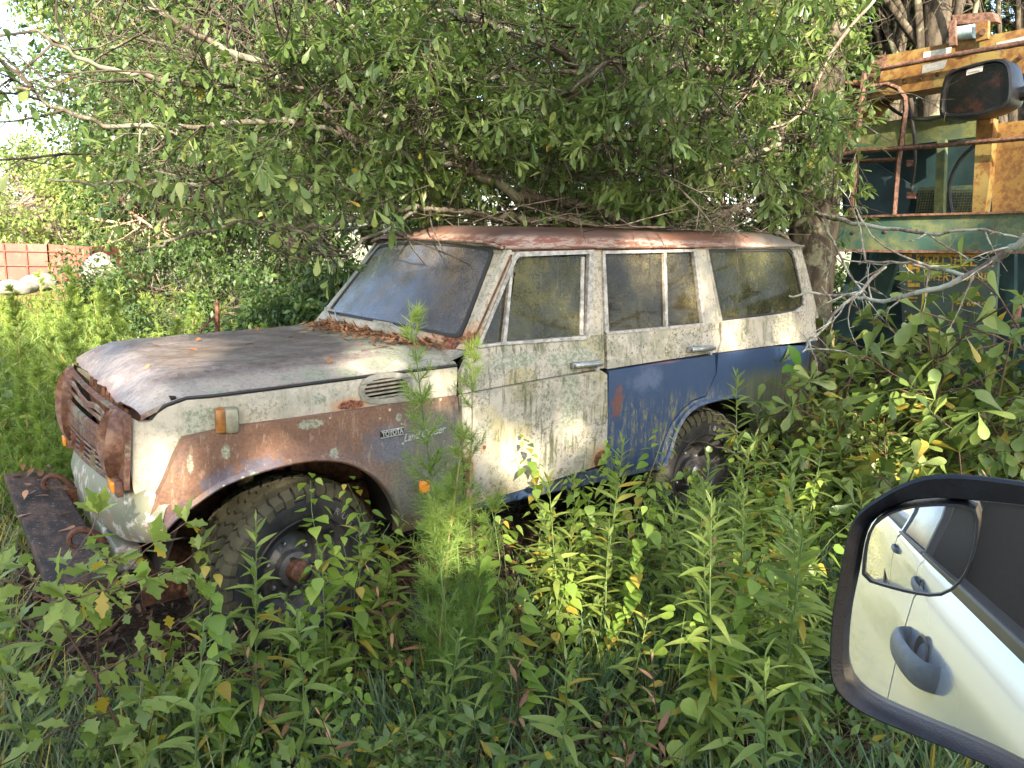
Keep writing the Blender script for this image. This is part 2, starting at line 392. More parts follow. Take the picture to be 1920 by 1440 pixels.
    low = t.step(t.math('ADD', z, t.math('MULTIPLY', n, .35)), 1.15, .98)
    fine_ = t.noise(70, 5, .75, stretch=(1, 1, .4)); col = t.mix(t.math('MULTIPLY', t.math('MULTIPLY', t.math('MULTIPLY', t.step(st, .45, .60), t.step(fine_, .38, .56)), t.math('MULTIPLY', low, t.step(t.noise(4, 4, .6, loc=(5, 0, 0)), .34, .48))), .9), col, (.145, .14, .068))
    gz = t.math('MULTIPLY', t.step(t.math('ADD', x, t.math('MULTIPLY', n, .5)), 3.0, 3.4), t.step(t.math('ADD', z, t.math('MULTIPLY', st2, .25)), 1.16, 1.04))
    col = t.mix(t.math('MULTIPLY', gz, .75), col, t.mix(t.step(st2, .45, .6), (.065, .078, .035), (.12, .12, .055)))
    col = t.mix(t.math('MULTIPLY', t.blob((1.86, 0, .9), (.040, .2, .075), t.noise(26, 8, .8), 2.4, .5), .85), col, (.11, .040, .026))
    col = t.mix(t.math('MULTIPLY', t.blob((2.1, 0, 1.02), (.12, .3, .06), t.noise(11, 7, .72), 2.0, 1.2), .35), col, (.13, .16, .24))
    edge = t.step(t.math('ADD', z, t.math('MULTIPLY', t.noise(14, 4, .6), .02)), 1.105, 1.118)
    col = t.mix(t.math('MULTIPLY', t.math('MULTIPLY', edge, t.step(x, 2.4, 2.2)), .6), col, (.38, .17, .13))
    m['blue'] = t.done(col, t.math('ADD', .22, t.math('MULTIPLY', st, .5)), normal=t.bump(t.noise(50, 5, .6), .10, .003), spec=.5)
    # roof
    t = NT('rusted_roof_paint'); g = t.noise(8, 9, .78, stretch=(.35, 1, 1.8)); n = t.noise(2.3, 4, .6); z = t.sep()[2]
    col = t.ramp(t.noise(4, 6, .66, stretch=(.5, 1, 1)), [(.3, (.055, .036, .032)), (.5, (.090, .058, .050)), (.65, (.150, .072, .045)), (.8, (.085, .064, .058))])
    band = t.step(t.math('ADD', z, t.math('MULTIPLY', g, .05)), 1.845, 1.82)
    sid = t.ramp(g, [(.34, (.12, .040, .028)), (.44, (.17, .085, .060)), (.50, (.30, .27, .24)), (.55, (.18, .060, .036)), (.64, (.10, .075, .062))])
    col = t.mix(t.math('MULTIPLY', band, .85), col, sid)
    col = t.mix(t.math('MULTIPLY', t.step(t.math('ADD', t.sep()[0], n), 3.4, 3.9), .7), col, (.14, .135, .11))
    m['roof'] = t.done(col, .5, normal=t.bump(g, .2, .004), spec=.35)
    # apron: mould green over white with peeling
    t = NT('peeling_apron_paint'); g = t.noise(9, 7, .75); n = t.noise(3, 4, .6)
    col = t.mix(n, (.17, .175, .12), (.11, .115, .085)); col = t.mix(t.step(g, .54, .60), col, (.34, .33, .30)); col = t.mix(t.math('MULTIPLY', t.step(t.noise(5, 6, .7, loc=(4, 4, 4)), .58, .66), .8), col, (.12, .16, .24))
    col = t.mix(t.math('MULTIPLY', t.step(t.noise(6, 5, .7, loc=(9, 4, 4)), .56, .66), .8), col, (.20, .11, .09))
    m['apron'] = t.done(col, .55, normal=t.bump(g, .3, .006), spec=.35)

def simple(name, col, rough=.5, metal=0.0, bump=0.0, var=.25, scale=8, spec=.4, col2=None):
    t = NT(name); n = t.noise(scale, 5, .62)
    a = tuple(c * (1 - var) for c in col); b = col2 or tuple(min(1, c * (1 + var)) for c in col)
    c = t.mix(t.step(n, .35, .65), a, b)
    nn = t.bump(t.noise(scale * 8, 4, .6), bump, .003) if bump else None
    return t.done(c, rough, metal, nn, spec=spec)
def rusty(name, c1=(.16, .06, .03), c2=(.34, .16, .08), paint=None, thr=.5, scale=9, rough=.75):
    t = NT(name); g = t.noise(scale, 7, .74); col = t.mix(t.step(t.noise(scale * 4, 5, .7), .38, .62), c1, c2)
    if paint: col = t.mix(t.step(g, thr, thr + .07), col, paint)
    return t.done(col, rough, 0, t.bump(g, .35, .004), spec=.3)
def leafmat(name, c1, c2, c3=None, trans=.35, rough=.42, yel=.04, obj_var=.0):
    """leaf: colour chosen by the leaf's own number 'var' (0..1); a few leaves yellow"""
    t = NT(name); v = t.attr('var')
    if obj_var: v = t.math('FRACT', t.math('ADD', v, t.math('MULTIPLY', t.orand(), obj_var)))
    st = [(0, c1), (.62, c2), (.97 - yel, c3 or c2), (.985 - yel, (.42, .33, .06)), (1, (.40, .30, .05))]
    if yel <= 0: st = [(0, c1), (.6, c2), (1, c3 or c2)]
    col = t.ramp(v, st); col = t.mix(t.math('MULTIPLY', t.step(t.noise(30, 3, .5), .4, .7), .25), col, tuple(q * .7 for q in c1))
    m = t.done(col, rough, spec=.45)
    tr = t.n.new('ShaderNodeBsdfTranslucent'); hs = t.n.new('ShaderNodeHueSaturation'); t.L(col, hs.inputs['Color']); hs.inputs['Value'].default_value = 1.5; hs.inputs['Hue'].default_value = .485; hs.inputs['Saturation'].default_value = 1.1
    t.L(hs.outputs[0], tr.inputs[0]); mx = t.n.new('ShaderNodeMixShader'); mx.inputs[0].default_value = trans
    t.L(t.b.outputs[0], mx.inputs[1]); t.L(tr.outputs[0], mx.inputs[2]); t.L(mx.outputs[0], t.out.inputs[0])
    return m

make_car_mats()
MT = {}
MT['rubber'] = None
t = NT('old_tyre_rubber'); g = t.noise(8, 6, .7); z = t.sep()[2]
c = t.mix(t.step(g, .45, .62), (.020, .020, .019), (.042, .040, .031)); c = t.mix(t.math('MULTIPLY', t.step(t.math('ADD', z, t.math('MULTIPLY', g, .25)), .25, .50), .6), c, (.075, .070, .038))
MT['tread'] = t.done(c, .85, normal=t.bump(t.noise(50, 6, .7), .5, .006), spec=.25)
t = NT('tyre_sidewall_rubber'); g = t.noise(10, 5, .7)
MT['rubber'] = t.done(t.mix(t.step(g, .45, .7), (.020, .020, .022), (.042, .042, .036)), .55, normal=t.bump(t.noise(60, 4, .6), .15, .002), spec=.4)
MT['rim'] = simple('dull_steel_rim', (.065, .065, .068), .5, .2, .2, .5, 9)
MT['chrome'] = simple('pitted_chrome', (.36, .36, .35), .34, .85, .1, .3, 30)
MT['alu'] = simple('weathered_aluminium_trim', (.27, .26, .235), .5, .25, .1, .35, 34)
MT['gasket'] = simple('black_rubber_gasket', (.02, .02, .02), .6, 0, .1)
MT['under'] = simple('dark_undercarriage', (.022, .018, .015), .9, 0, .3, .4, 10, spec=.2)
MT['rust'] = rusty('rusted_steel', (.075, .032, .018), (.17, .08, .045)); MT['rust_dark'] = rusty('dark_rust', (.04, .022, .016), (.11, .05, .03))
MT['grille'] = rusty('grille_paint', (.065, .030, .020), (.14, .072, .05), (.14, .13, .095), .52, 7)
MT['bezel'] = rusty('bezel_paint', (.065, .032, .022), (.14, .075, .05), (.15, .125, .09), .58, 6, .55)
MT['badge'] = simple('worn_badge_metal', (.42, .43, .42), .4, .5, 0, .15, 40)
MT['badge_dark'] = simple('badge_dark_field', (.015, .013, .014), .5)
MT['amber'] = simple('faded_amber_lens', (.55, .22, .035), .25, 0, .05, .25, 30)
MT['lens_dirty'] = simple('dirty_lamp_glass', (.35, .36, .30), .15, 0, 0, .3, 12)
MT['blackint'] = simple('dark_interior_trim', (.025, .022, .02), .8)
MT['seat'] = simple('mouldy_seat_vinyl', (.10, .085, .06), .6, 0, .2, .4)
MT['shock'] = simple('off_white_canister', (.50, .47, .41), .5, 0, .1, .15)
MT['brass'] = rusty('rusty_yellow_band', (.16, .10, .03), (.34, .25, .10))
MT['wood'] = None
def glass(name, dirt_lo, dirt_hi, dirtcols, tint=(.55, .6, .55), streaks=True, dens=.5, rough=.06, extra=None, film=.0, fk=1.0):
    """dirty car glass: clear dark pane under a broken film of grime"""
    t = NT(name); a = t.noise(150, 5, .8); b = t.noise(3.2, 5, .66); s = t.noise(14, 5, .65, stretch=(1, 1, .3), dist=.4)
    f = t.math('ADD', t.math('MULTIPLY', a, .55), t.math('ADD', t.math('MULTIPLY', b, .45), t.math('MULTIPLY', s, .12)))
    d = t.math('MAXIMUM', t.math('MULTIPLY', t.step(f, dirt_lo, dirt_hi), dens), film)
    if extra: d = t.math('MAXIMUM', d, t.math('MULTIPLY', t.blob(extra[0], extra[1], a, .6, .9), extra[2]))
    tr = t.n.new('ShaderNodeBsdfTransparent'); tr.inputs[0].default_value = (*tint, 1)
    gl = t.n.new('ShaderNodeBsdfGlossy'); gl.inputs['Roughness'].default_value = rough; gl.inputs[0].default_value = (1, 1, 1, 1)
    fr = t.n.new('ShaderNodeFresnel'); fr.inputs[0].default_value = 1.52
    m1 = t.n.new('ShaderNodeMixShader'); t.L(t.math('MULTIPLY', fr.outputs[0], fk, clamp=True), m1.inputs[0]); t.L(tr.outputs[0], m1.inputs[1]); t.L(gl.outputs[0], m1.inputs[2])
    col = t.mix(t.step(t.math('ADD', t.math('MULTIPLY', t.noise(95, 5, .8), .6), t.math('MULTIPLY', t.noise(4.5, 6, .7), .5)), .50, .63), dirtcols[0], dirtcols[1]); t.done(col, .7, spec=.15)
    m2 = t.n.new('ShaderNodeMixShader'); t.L(d, m2.inputs[0]); t.L(m1.outputs[0], m2.inputs[1]); t.L(t.b.outputs[0], m2.inputs[2]); t.L(m2.outputs[0], t.out.inputs[0])
    return t.m
MT['glass_side'] = glass('mouldy_side_glass', .46, .64, [(.032, .027, .013), (.095, .082, .038)], tint=(.30, .31, .27), dens=.90, film=.48)
MT['glass_green'] = glass('algae_side_glass', .44, .62, [(.028, .029, .011), (.088, .084, .036)], tint=(.30, .32, .27), dens=.94, film=.52)
MT['glass_ws'] = glass('dusty_windscreen_glass', .38, .66, [(.095, .100, .118), (.16, .135, .105)], tint=(.30, .31, .33), dens=.74, rough=.15, film=.42, fk=2.6)
# ------------------------------------------------------------------ the abandoned wagon (car frame: x back from front axle, y away from camera, z up)
W = 1.735; GZ = -.10
def S_up(x, z):
    y = .018 + .03 * max(0, min(1, (z - 1.12) / .16))
    if x < -.25: y += .155 * ((-.25 - x) / .40) ** 2
    return y
def S_lo(x, z):
    y = 0.0
    for cx, cz, r in ((-.02, .38, .47), (2.72, .37, .46)):
        d = abs(math.hypot(x - cx, z - cz) - r)
        if z > .3: y -= .022 * math.exp(-(d / .035) ** 2)
    if z < .62: y += .045 * ((.62 - z) / .2) ** 2
    if x < -.38: y += .07 * ((-.38 - x) / .2) ** 2
    if x > 3.55: y += .16 * ((min(x, 4.02) - 3.55) / .4) ** 2
    return y
def S_gh(x, z): return .048 + (z - 1.27) * .18 + (.05 * ((min(x, 4.0) - 3.5) / .4) ** 2 if x > 3.5 else 0)
def on(S, px):
    out = []
    for (u, v) in px:
        y = 0.02
        for _ in range(7):
            P = at(u, v, 1, y); y = S(P[0], P[2])
        out.append((P[0], P[2]))
    return out
def fn(S, off=0.0, far=False):
    if far: return lambda x, z: (x, W - (S(x, z) + off), z)
    return lambda x, z: (x, S(x, z) + off, z)
car = empty('abandoned_wagon')
tag(car, 'abandoned rusty white and blue off-road wagon with a brown front fender, sunk in weeds', 'car')
def both(name, outline, S, mat, off=0.0, step=.05, thick=.02, holes=(), sharp=32, farside=True):
    a = panel(name, outline, fn(S, off), mat, car, step, thick, (0, 1, 0), holes, sharp=sharp)
    if farside: panel(name, outline, fn(S, off, True), mat, car, max(step, .1), thick, (0, -1, 0), holes, sharp=sharp)
    return a

# --- near front fender: rusty flared lower panel
crease = on(S_lo, [(345, 822), (430, 800), (560, 783), (700, 763), (855, 742)])
arch_f = [(-.560, .600), (-.505, .672), (-.44, .725), (-.36, .775), (-.28, .808), (-.18, .832), (-.08, .845), (.02, .848), (.11, .838), (.20, .812), (.28, .768), (.35, .712), (.41, .640), (.455, .560), (.485, .48), (.50, .40)]
fo = crease + [(.788, 1.03), (.800, .9), (.815, .7), (.825, .5), (.80, .42), (.70, .40)] + arch_f[::-1] + [(-.575, .61), (-.590, .665), (-.570, .735), (-.528, .83), (-.49, .93)]
fender = both('front_fender', fo, S_lo, CARM['fender'], -.012, .04, .05)
# rolled lip round the arch
def lip(path, S, name, mat, r=.010, off=-.02, inner=.07):
    for far in (False, True):
        f = fn(S, off, far); V = []; F = []; sg = -1 if far else 1
        P = [np.array(f(x, z)) for x, z in path]
        for i, p in enumerate(P):
            q0, q1 = P[max(i - 1, 0)], P[min(i + 1, len(P) - 1)]; t = nrm(q1 - q0); n = nrm(np.array([t[2], 0, -t[0]]))
            V += [p - n * .022 * (1) + np.array([0, sg * .004, 0]), p - n * .004 + np.array([0, -sg * .006, 0]), p + n * .004, p + n * .004 + np.array([0, sg * inner, 0])]
        for i in range(len(P) - 1):
            for k in range(3): F.append((i * 4 + k, i * 4 + k + 1, (i + 1) * 4 + k + 1, (i + 1) * 4 + k))
        mesh(name, V, F, mat, car, True, 40)
def smooth_path(pts, k=4):
    P = [np.array(p, float) for p in pts]; out = []
    for i in range(len(P) - 1):
        p0 = P[max(i - 1, 0)]; p1 = P[i]; p2 = P[i + 1]; p3 = P[min(i + 2, len(P) - 1)]
        for j in range(k):
            t = j / k; out.append(.5 * ((2 * p1) + (-p0 + p2) * t + (2 * p0 - 5 * p1 + 4 * p2 - p3) * t * t + (-p0 + 3 * p1 - 3 * p2 + p3) * t ** 3))
    out.append(P[-1]); return out
lip(smooth_path(arch_f, 3), S_lo, 'fender_lip', CARM['fender'])

# --- white upper fender wing with louvre opening
up_top = on(S_up, [(244, 778), (262, 787), (283, 785), (296, 770), (312, 759), (350, 745), (400, 741), (500, 729), (600, 716), (700, 703), (800, 691), (857, 684)])
cz = [(x, z - .005) for x, z in on(S_up, [(855, 745), (700, 766), (560, 786), (430, 803), (352, 824)])]
up_top = [(x, z - .011) for x, z in up_top]
wing = up_top + [(.80, 1.10)] + cz + on(S_up, [(326, 868), (296, 930), (272, 968), (262, 950), (250, 918), (240, 850)])
vent_o = on(S_up, [(679, 710), (765, 702), (763, 744), (677, 752)])
vent_hole = [(x, z) for x, z in vent_o]
both('fender_wing', wing, S_up, CARM['white_fender'], 0, .035, .03, holes=[vent_hole])
# louvre
def ring_panel(name, o, i, fnn, mat, parent, depth=.02, step=.04):
    return panel(name, o, fnn, mat, parent, step, depth, (0, 1, 0), [i], sharp=30)
def scale_poly(p, k, kx=None):
    c = np.mean(np.array(p), 0); return [tuple(c + (np.array(q) - c) * (k, kx or k)) for q in p]
vo = smooth_poly(scale_poly(vent_o, 1.14, 1.36), 2)
vi = smooth_poly(scale_poly(vent_o, .93, .90), 2)
vf = ring_panel('side_vent', vo, vi, fn(S_up, -.012), simple('vent_frame_paint', (.20, .195, .16), .5, 0, .2, .2, 20), car, .012, .02)
x0 = min(p[0] for p in vent_o) - .005; x1 = max(p[0] for p in vent_o) + .005; z0 = min(p[1] for p in vent_o); z1 = max(p[1] for p in vent_o)
MT['slat'] = simple('vent_slat_paint', (.17, .165, .13), .5, 0, .2, .3, 30)
for k in range(5):
    zz = z0 + .006 + (z1 - z0 - .012) * (k + .5) / 5 
    b = MB(); b.bar((x0, S_up(x0, 1.1) - .004, zz - .006), (x1, S_up(x1, 1.1) - .004, zz + .006), .016, .0075, (0, 0, 1), .002); b.build('slat', MT['slat'], vf)
MB().box(((x0 + x1) / 2, .10, (z0 + z1) / 2), (.12, .004, .035)).build('vent_duct', MT['rust'], vf)

# --- hood
def hood_z(x, y):
    yc = (y - W / 2) / (W / 2 - .085)                     # -1..1 across
    z = 1.192 + .045 * min(1, (x + .45) / 1.2) if x > -.45 else 1.192
    z += .012 * (1 - yc * yc)
    a = abs(yc)
    if a > .70: z -= .048 * ((a - .70) / .30) ** 1.8
    if .60 < a < .74: z += .009 * math.cos((a - .67) / .07 * math.pi / 2)     # pressed ridge
    if x < -.40: z -= (.115 - .045 * max(0, a - .6) / .4) * ((-.40 - x) / .21) ** 2.1
    return z
nx, ny = 60, 56; V = []; F = []
HX0, HX1 = -.612, .835
for i in range(nx + 1):
    for j in range(ny + 1):
        y = .085 + (W - .17) * j / ny; s = i / nx
        fr = HX0 + .020 * ((2 * j / ny - 1) ** 4)
        fr += .004 * math.sin(j * .33 + 1) + (.012 * rng.random() * max(0, math.sin((j - 16) / 26 * math.pi)) if 16 < j < 42 else 0)      # ragged rusted lip
        x = fr + (HX1 - fr) * s ** 1.25
        z = hood_z(max(x, -.62), y)
        # sides lie over the wings: near edge z taken from the wing line
        V.append((x, y, z + .0018 * math.sin(x * 31 + y * 17) + .001 * rng.random() ))
for i in range(nx):
    for j in range(ny): F.append((i * (ny + 1) + j, i * (ny + 1) + j + 1, (i + 1) * (ny + 1) + j + 1, (i + 1) * (ny + 1) + j))
nb = len(V)  # down-turned side and rear edges
edge_idx = [i * (ny + 1) for i in range(nx + 1)]; edge2 = [i * (ny + 1) + ny for i in range(nx + 1)]; rear = [nx * (ny + 1) + j for j in range(ny + 1)]; front = list(range(ny + 1))
for lst, d in ((edge_idx, (0, .004, -.022)), (edge2, (0, -.004, -.022)), (rear, (0, 0, -.02)), (front, (.012, 0, -.012))):
    b = len(V); V += [tuple(np.array(V[q]) + d) for q in lst]
    for k in range(len(lst) - 1): F.append((lst[k], lst[k + 1], b + k + 1, b + k))
hood = mesh('hood', V, F, CARM['hood'], car, True, 50)
# cowl between hood and windscreen
V = []; F = []
for i in range(13):
    for j in range(25):
        s = i / 12; y = .10 + (W - .2) * j / 24
        V.append((.80 + .14 * s, y, 1.196 + .03 * s + .02 * s * s + .012 * (1 - ((y - W / 2) / .8) ** 2)))
for i in range(12):
    for j in range(24): F.append((i * 25 + j, i * 25 + j + 1, (i + 1) * 25 + j + 1, (i + 1) * 25 + j))
mesh('cowl', V, F, CARM['white_rear'], car, True)

# --- doors
door_low = on(S_lo, [(864, 742), (1000, 716), (1125, 694), (1136, 702), (1137, 780), (1134, 868), (1040, 898), (960, 922), (880, 947), (873, 940), (866, 840)])
fd = both('front_door', door_low, S_lo, CARM['door'], -.010, .05, .03)
door_up = on(S_up, [(886, 652), (940, 644), (1045, 637), (1132, 627), (1133, 690), (1000, 713), (866, 738), (864, 700)])
panel('door_upper', door_up, fn(S_up), CARM['door'], fd, .05, .03, (0, 1, 0), sharp=40)
panel('door_upper', door_up, fn(S_up, 0, True), CARM['door'], fd, .1, .03, (0, -1, 0), sharp=40)
rarch = [(2.275, .44), (2.290, .52), (2.315, .60), (2.345, .668), (2.40, .738), (2.47, .790), (2.56, .820), (2.664, .832), (2.78, .836), (2.90, .826), (2.99, .797), (3.06, .745), (3.11, .68), (3.15, .60), (3.17, .50)]
rd_low = on(S_lo, [(1141, 696), (1340, 665)]) + [(2.70, 1.00), (2.62, .87), (2.50, .852), (2.40, .80), (2.31, .72), (2.26, .62), (2.235, .48), (1.80, .485)]
rdo = both('rear_door', rd_low, S_lo, CARM['blue'], -.004, .05, .03)
rd_up = on(S_up, [(1137, 627), (1240, 616), (1348, 605), (1350, 640), (1343, 661), (1240, 676), (1139, 692)])
panel('door_upper', rd_up, fn(S_up), CARM['white_rear'], rdo, .05, .03, (0, 1, 0), sharp=40)
panel('door_upper', rd_up, fn(S_up, 0, True), CARM['white_rear'], rdo, .1, .03, (0, -1, 0), sharp=40)
# quarter panels
q_low = on(S_lo, [(1346, 664), (1455, 650), (1530, 640)]) + [(3.95, 1.0), (3.965, .8), (3.95, .56), (3.8, .50), (3.19, .50)] + rarch[::-1] + [(2.243, .44), (2.24, .50), (2.268, .62), (2.318, .715), (2.405, .793), (2.505, .845), (2.62, .862), (2.708, 1.0)]
both('quarter_panel', q_low, S_lo, CARM['blue'], -.004, .05, .04)
q_up = on(S_up, [(1353, 604), (1440, 596), (1505, 584), (1529, 583), (1533, 638), (1455, 647), (1347, 661), (1354, 640)])
both('quarter_upper', q_up, S_up, CARM['white_rear'], 0, .05, .03)
lip(smooth_path(rarch, 3), S_lo, 'quarter_lip', CARM['blue'])
# rocker sill
MB().box((1.54, .085, .475), (.72, .045, .045), None, .012).build('sill', CARM['blue'], car)
MB().box((1.54, W - .07, .47), (.72, .045, .05), None, .012).build('sill', CARM['blue'], car)

# --- greenhouse: pillars and window frames, near side traced on the leaning side plane
def gp(px): return on(S_gh, px)
A_out = gp([(862, 655), (880, 632), (952, 468), (967, 468), (963, 480), (893, 650), (880, 656)])
pill = CARM['pillar']
def gh(name, outline, mat, off=0.0, thick=.035, holes=(), parent=None, sharp=30, step=.05):
    a = panel(name, outline, fn(S_gh, off), mat, parent or car, step, thick, (0, 1, 0), holes, sharp=sharp)
    panel(name, outline, fn(S_gh, off, True), mat, parent or car, .12, thick, (0, -1, 0), holes, sharp=sharp)
    return a
gh('a_pillar', A_out, pill)
B_out = gp([(1113, 468), (1130, 468), (1134, 628), (1104, 630)]); gh('b_pillar', B_out, pill, .006)
C_out = gp([(1300, 466), (1326, 465), (1353, 604), (1346, 606), (1322, 608)]); gh('c_pillar', C_out, pill, -.002)
qframe_o = gp([(1322, 463), (1500, 461), (1534, 596), (1350, 605)])
def arc(c, r, a0, a1, n=6): return [(c[0] + r * math.cos(math.radians(a0 + (a1 - a0) * k / n)), c[1] + r * math.sin(math.radians(a0 + (a1 - a0) * k / n))) for k in range(n + 1)]
qwin_px = [(1327, 467), (1480, 466), (1487, 474), (1506, 560), (1505, 572), (1490, 583), (1460, 589), (1354, 602)]
qwin = gp(qwin_px)
gh('quarter_frame', qframe_o, CARM['white_rear'], -.004, .03, [qwin])
gh('glass_gasket', scale_poly(qwin, 1.0), MT['gasket'], .004, .012, [scale_poly(qwin, .955, .93)], step=.06)
gh('side_glass', scale_poly(qwin, .97, .95), MT['glass_green'], .012, .004)
# front door window frame
fdw_o = gp([(968, 472), (1112, 468), (1112, 474), (1104, 630), (1100, 636), (940, 646), (893, 652), (896, 642), (960, 486)])
fdw_i = gp([(972, 481), (1103, 476), (1097, 629), (944, 641), (900, 646), (966, 488)])
gh('window_frame', fdw_o, MT['alu'], -.012, .03, [fdw_i], parent=fd)
mp = gp([(960, 496), (944, 642)])
div = [(mp[0][0] - .004, mp[0][1] + .03), (mp[0][0] + .012, mp[0][1] + .03), (mp[1][0] + .012, mp[1][1]), (mp[1][0] - .010, mp[1][1])]
gh('window_divider', div, MT['alu'], -.010, .02, parent=fd)
gh('side_glass', gp([(974, 484), (1100, 479), (1094, 629), (947, 640)]), MT['glass_green'], .010, .004, parent=fd)
gh('vent_glass', gp([(960, 497), (945, 641), (902, 645)]), MT['glass_side'], .012, .004, parent=fd)
inner = gp([(1091, 482), (1097, 482), (1094, 628), (1088, 628)]); gh('glass_channel', inner, MT['alu'], .002, .01, parent=fd)
# rear door window
rdw_o = gp([(1128, 470), (1303, 467), (1322, 607), (1310, 611), (1138, 627), (1133, 622)])
rdw_i = gp([(1133, 476), (1299, 472), (1316, 606), (1140, 622)])
gh('window_frame', rdw_o, MT['alu'], -.010, .03, [rdw_i], parent=rdo)
gh('window_divider', gp([(1243, 473), (1248, 473), (1251, 615), (1246, 615)]), MT['alu'], -.008, .02, parent=rdo)
gh('side_glass', gp([(1134, 477), (1243, 474), (1247, 613), (1141, 622)]), MT['glass_side'], .010, .004, parent=rdo)
gh('side_glass', gp([(1249, 474), (1298, 473), (1314, 606), (1252, 612)]), MT['glass_side'], .012, .004, parent=rdo)

# rusty seam between the a-pillar and the door, dark tubes standing in for shade in the hood gap and under the drip rail
for far in (False, True):
    sg = (lambda p: (p[0], W - p[1], p[2])) if far else (lambda p: tuple(p))
    P = [fn(S_gh, -.006)(x, z) for x, z in gp([(868, 672), (884, 645), (925, 552), (958, 478)])]
    MB().tube([sg(p) for p in smooth_path(P, 3)], .006, 5).build('pillar_seam', MT['rust_dark'], car, True)
    P = [fn(S_gh, -.004)(x, z) for x, z in gp([(960, 470), (1115, 467), (1320, 464), (1498, 461)])]
    MB().tube([sg((p[0], p[1] + .004, p[2] + .002)) for p in P], .008, 5).build('rail_shade_line', MT['rust_dark'], car, True)
    P = [(x, S_up(x, z) + .004, z + .008) for x, z in up_top[2:]]
    MB().tube([sg(p) for p in P], .0075, 5).build('hood_gap_shade', MT['gasket'], car, True)
# --- roof with drip rail
def roof_pt(s, w):
    """s 0 front..1 rear, w -1..1 across"""
    x0 = 1.150; x1 = 3.70
    a = abs(w)
    x = (x0 - .03 * (1 - a * a)) + (x1 - x0) * s
    yr = .135 + (.012 if s < .05 else 0)
    y = W / 2 + (W / 2 - yr) * w
    base = 1.752 + .048 * s
    edge = min(1, (1 - a) / .16); e2 = 1 - (1 - edge) ** 2.4
    fr = min(1, s / .10); fr = 1 - (1 - fr) ** 2; rr = min(1, (1 - s) / .14); rr = 1 - (1 - rr) ** 2.2
    return (x, y, base + (.072 * e2 + .030 * (1 - a * a)) * (.28 + .72 * fr) * (.25 + .75 * rr))
V = []; F = []; ns, nw = 54, 48
for i in range(ns + 1):
    for j in range(nw + 1):
        w = math.sin((2 * j / nw - 1) * math.pi / 2); V.append(roof_pt(i / ns, w))
for i in range(ns):
    for j in range(nw): F.append((i * (nw + 1) + j, i * (nw + 1) + j + 1, (i + 1) * (nw + 1) + j + 1, (i + 1) * (nw + 1) + j))
roof = mesh('roof', V, F, CARM['roof'], car, True, 60)
for w in (-1, 1):
    P = [np.array(roof_pt(s, w)) + (0, -.012 * -w if False else .014 * w, -.004) for s in np.linspace(0.0, 1, 14)]
    MB().tube(P, .0085, 6).build('drip_rail', CARM['roof'], roof, True)
P = [np.array(roof_pt(0, w)) + (-.008, 0, -.004) for w in np.linspace(-1, 1, 11)]
MB().tube(P, .009, 6).build('front_gutter', CARM['roof'], roof, True)

# --- windscreen
wb0, wb1, wt0, wt1 = np.array((.935, .205, 1.290)), np.array((.80, 1.53, 1.298)), np.array((1.168, .255, 1.735)), np.array((1.150, 1.495, 1.722))
def ws(a, b, off=0.0, ex=0.0):
    """a 0..1 across, b 0..1 up"""
    p = wb0 * (1 - a) * (1 - b) + wb1 * a * (1 - b) + wt0 * (1 - a) * b + wt1 * a * b
    n = nrm(np.cross(wt0 - wb0, wb1 - wb0)); n = n if n[0] < 0 else -n
    return p + n * (.045 * (1 - (2 * a - 1) ** 2) + off)
rr = .07
corner = [(.03 + .0, .08), (.05, .03), (.10, .012)]
wpoly = smooth_poly([(0, .06), (.015, .015), (.05, 0), (.5, -.015), (.95, 0), (.985, .015), (1, .06), (1, .5), (1, .94), (.985, .985), (.95, 1), (.5, 1.01), (.05, 1), (.015, .985), (0, .94), (0, .5)], 1)
def wmap(off): return lambda a, b: ws(a, b, off)
ws_frame = panel('windscreen_frame', [(-.075, -.16), (.5, -.17), (1.075, -.16), (1.075, .5), (1.06, 1.04), (.5, 1.06), (-.06, 1.04), (-.075, .5)], wmap(-.004), CARM['pillar'], car, .06, .03, (.6, 0, -.2), [wpoly], sharp=40)
panel('windscreen_seal', scale_poly(wpoly, 1.012, 1.02), wmap(.004), MT['gasket'], car, .06, .012, (.6, 0, -.2), [scale_poly(wpoly, .975, .955)], sharp=40)
panel('windscreen', scale_poly(wpoly, .985, .97), wmap(-.002), MT['glass_ws'], car, .05, .004, (.6, 0, -.2), sharp=60)
# wiper arms
for k, (u0, v0, u1, v1, u2, v2) in enumerate([(640, 612, 628, 583, 609, 578), (776, 631, 735, 608, 700, 602)]):
    n = np.array((-.78, 0, .6)); p0 = wb0 + (-.0, 0, -.02)
    a = atp(u0, v0, ws(.5, .0, .03), n); b = atp(u1, v1, ws(.5, .0, .04), n); c = atp(u2, v2, ws(.5, 0, .035), n)
    m = MB(); m.tube([a, (a + b) / 2 + (-.01, 0, .005), b], [.008, .005, .004], 6); m.box(a, (.014, .014, .012), None, .004); w_ = m.build('wiper_arm', MT['chrome'], car, True)
    MB().bar(b, c, .006, .014).build('wiper_blade', MT['alu'], w_)

# --- tail and far side details
MB().box((3.86, W / 2, .93), (.02, .76, .40), None, .01).build('tailgate', CARM['blue'], car)
V = [(3.90, .16, 1.15), (3.90, W - .16, 1.15), (3.72, W - .20, 1.77), (3.72, .20, 1.77)]
mesh('rear_window_frame', V + [tuple(np.array(v) + (-.03, 0, 0)) for v in V], [(0, 1, 2, 3), (7, 6, 5, 4), (0, 4, 5, 1), (1, 5, 6, 2), (2, 6, 7, 3), (3, 7, 4, 0)], MT['glass_side'], car)
MB().box((3.98, W / 2, .55), (.05, .80, .06), None, .015).build('rear_bumper', MT['rust'], car)

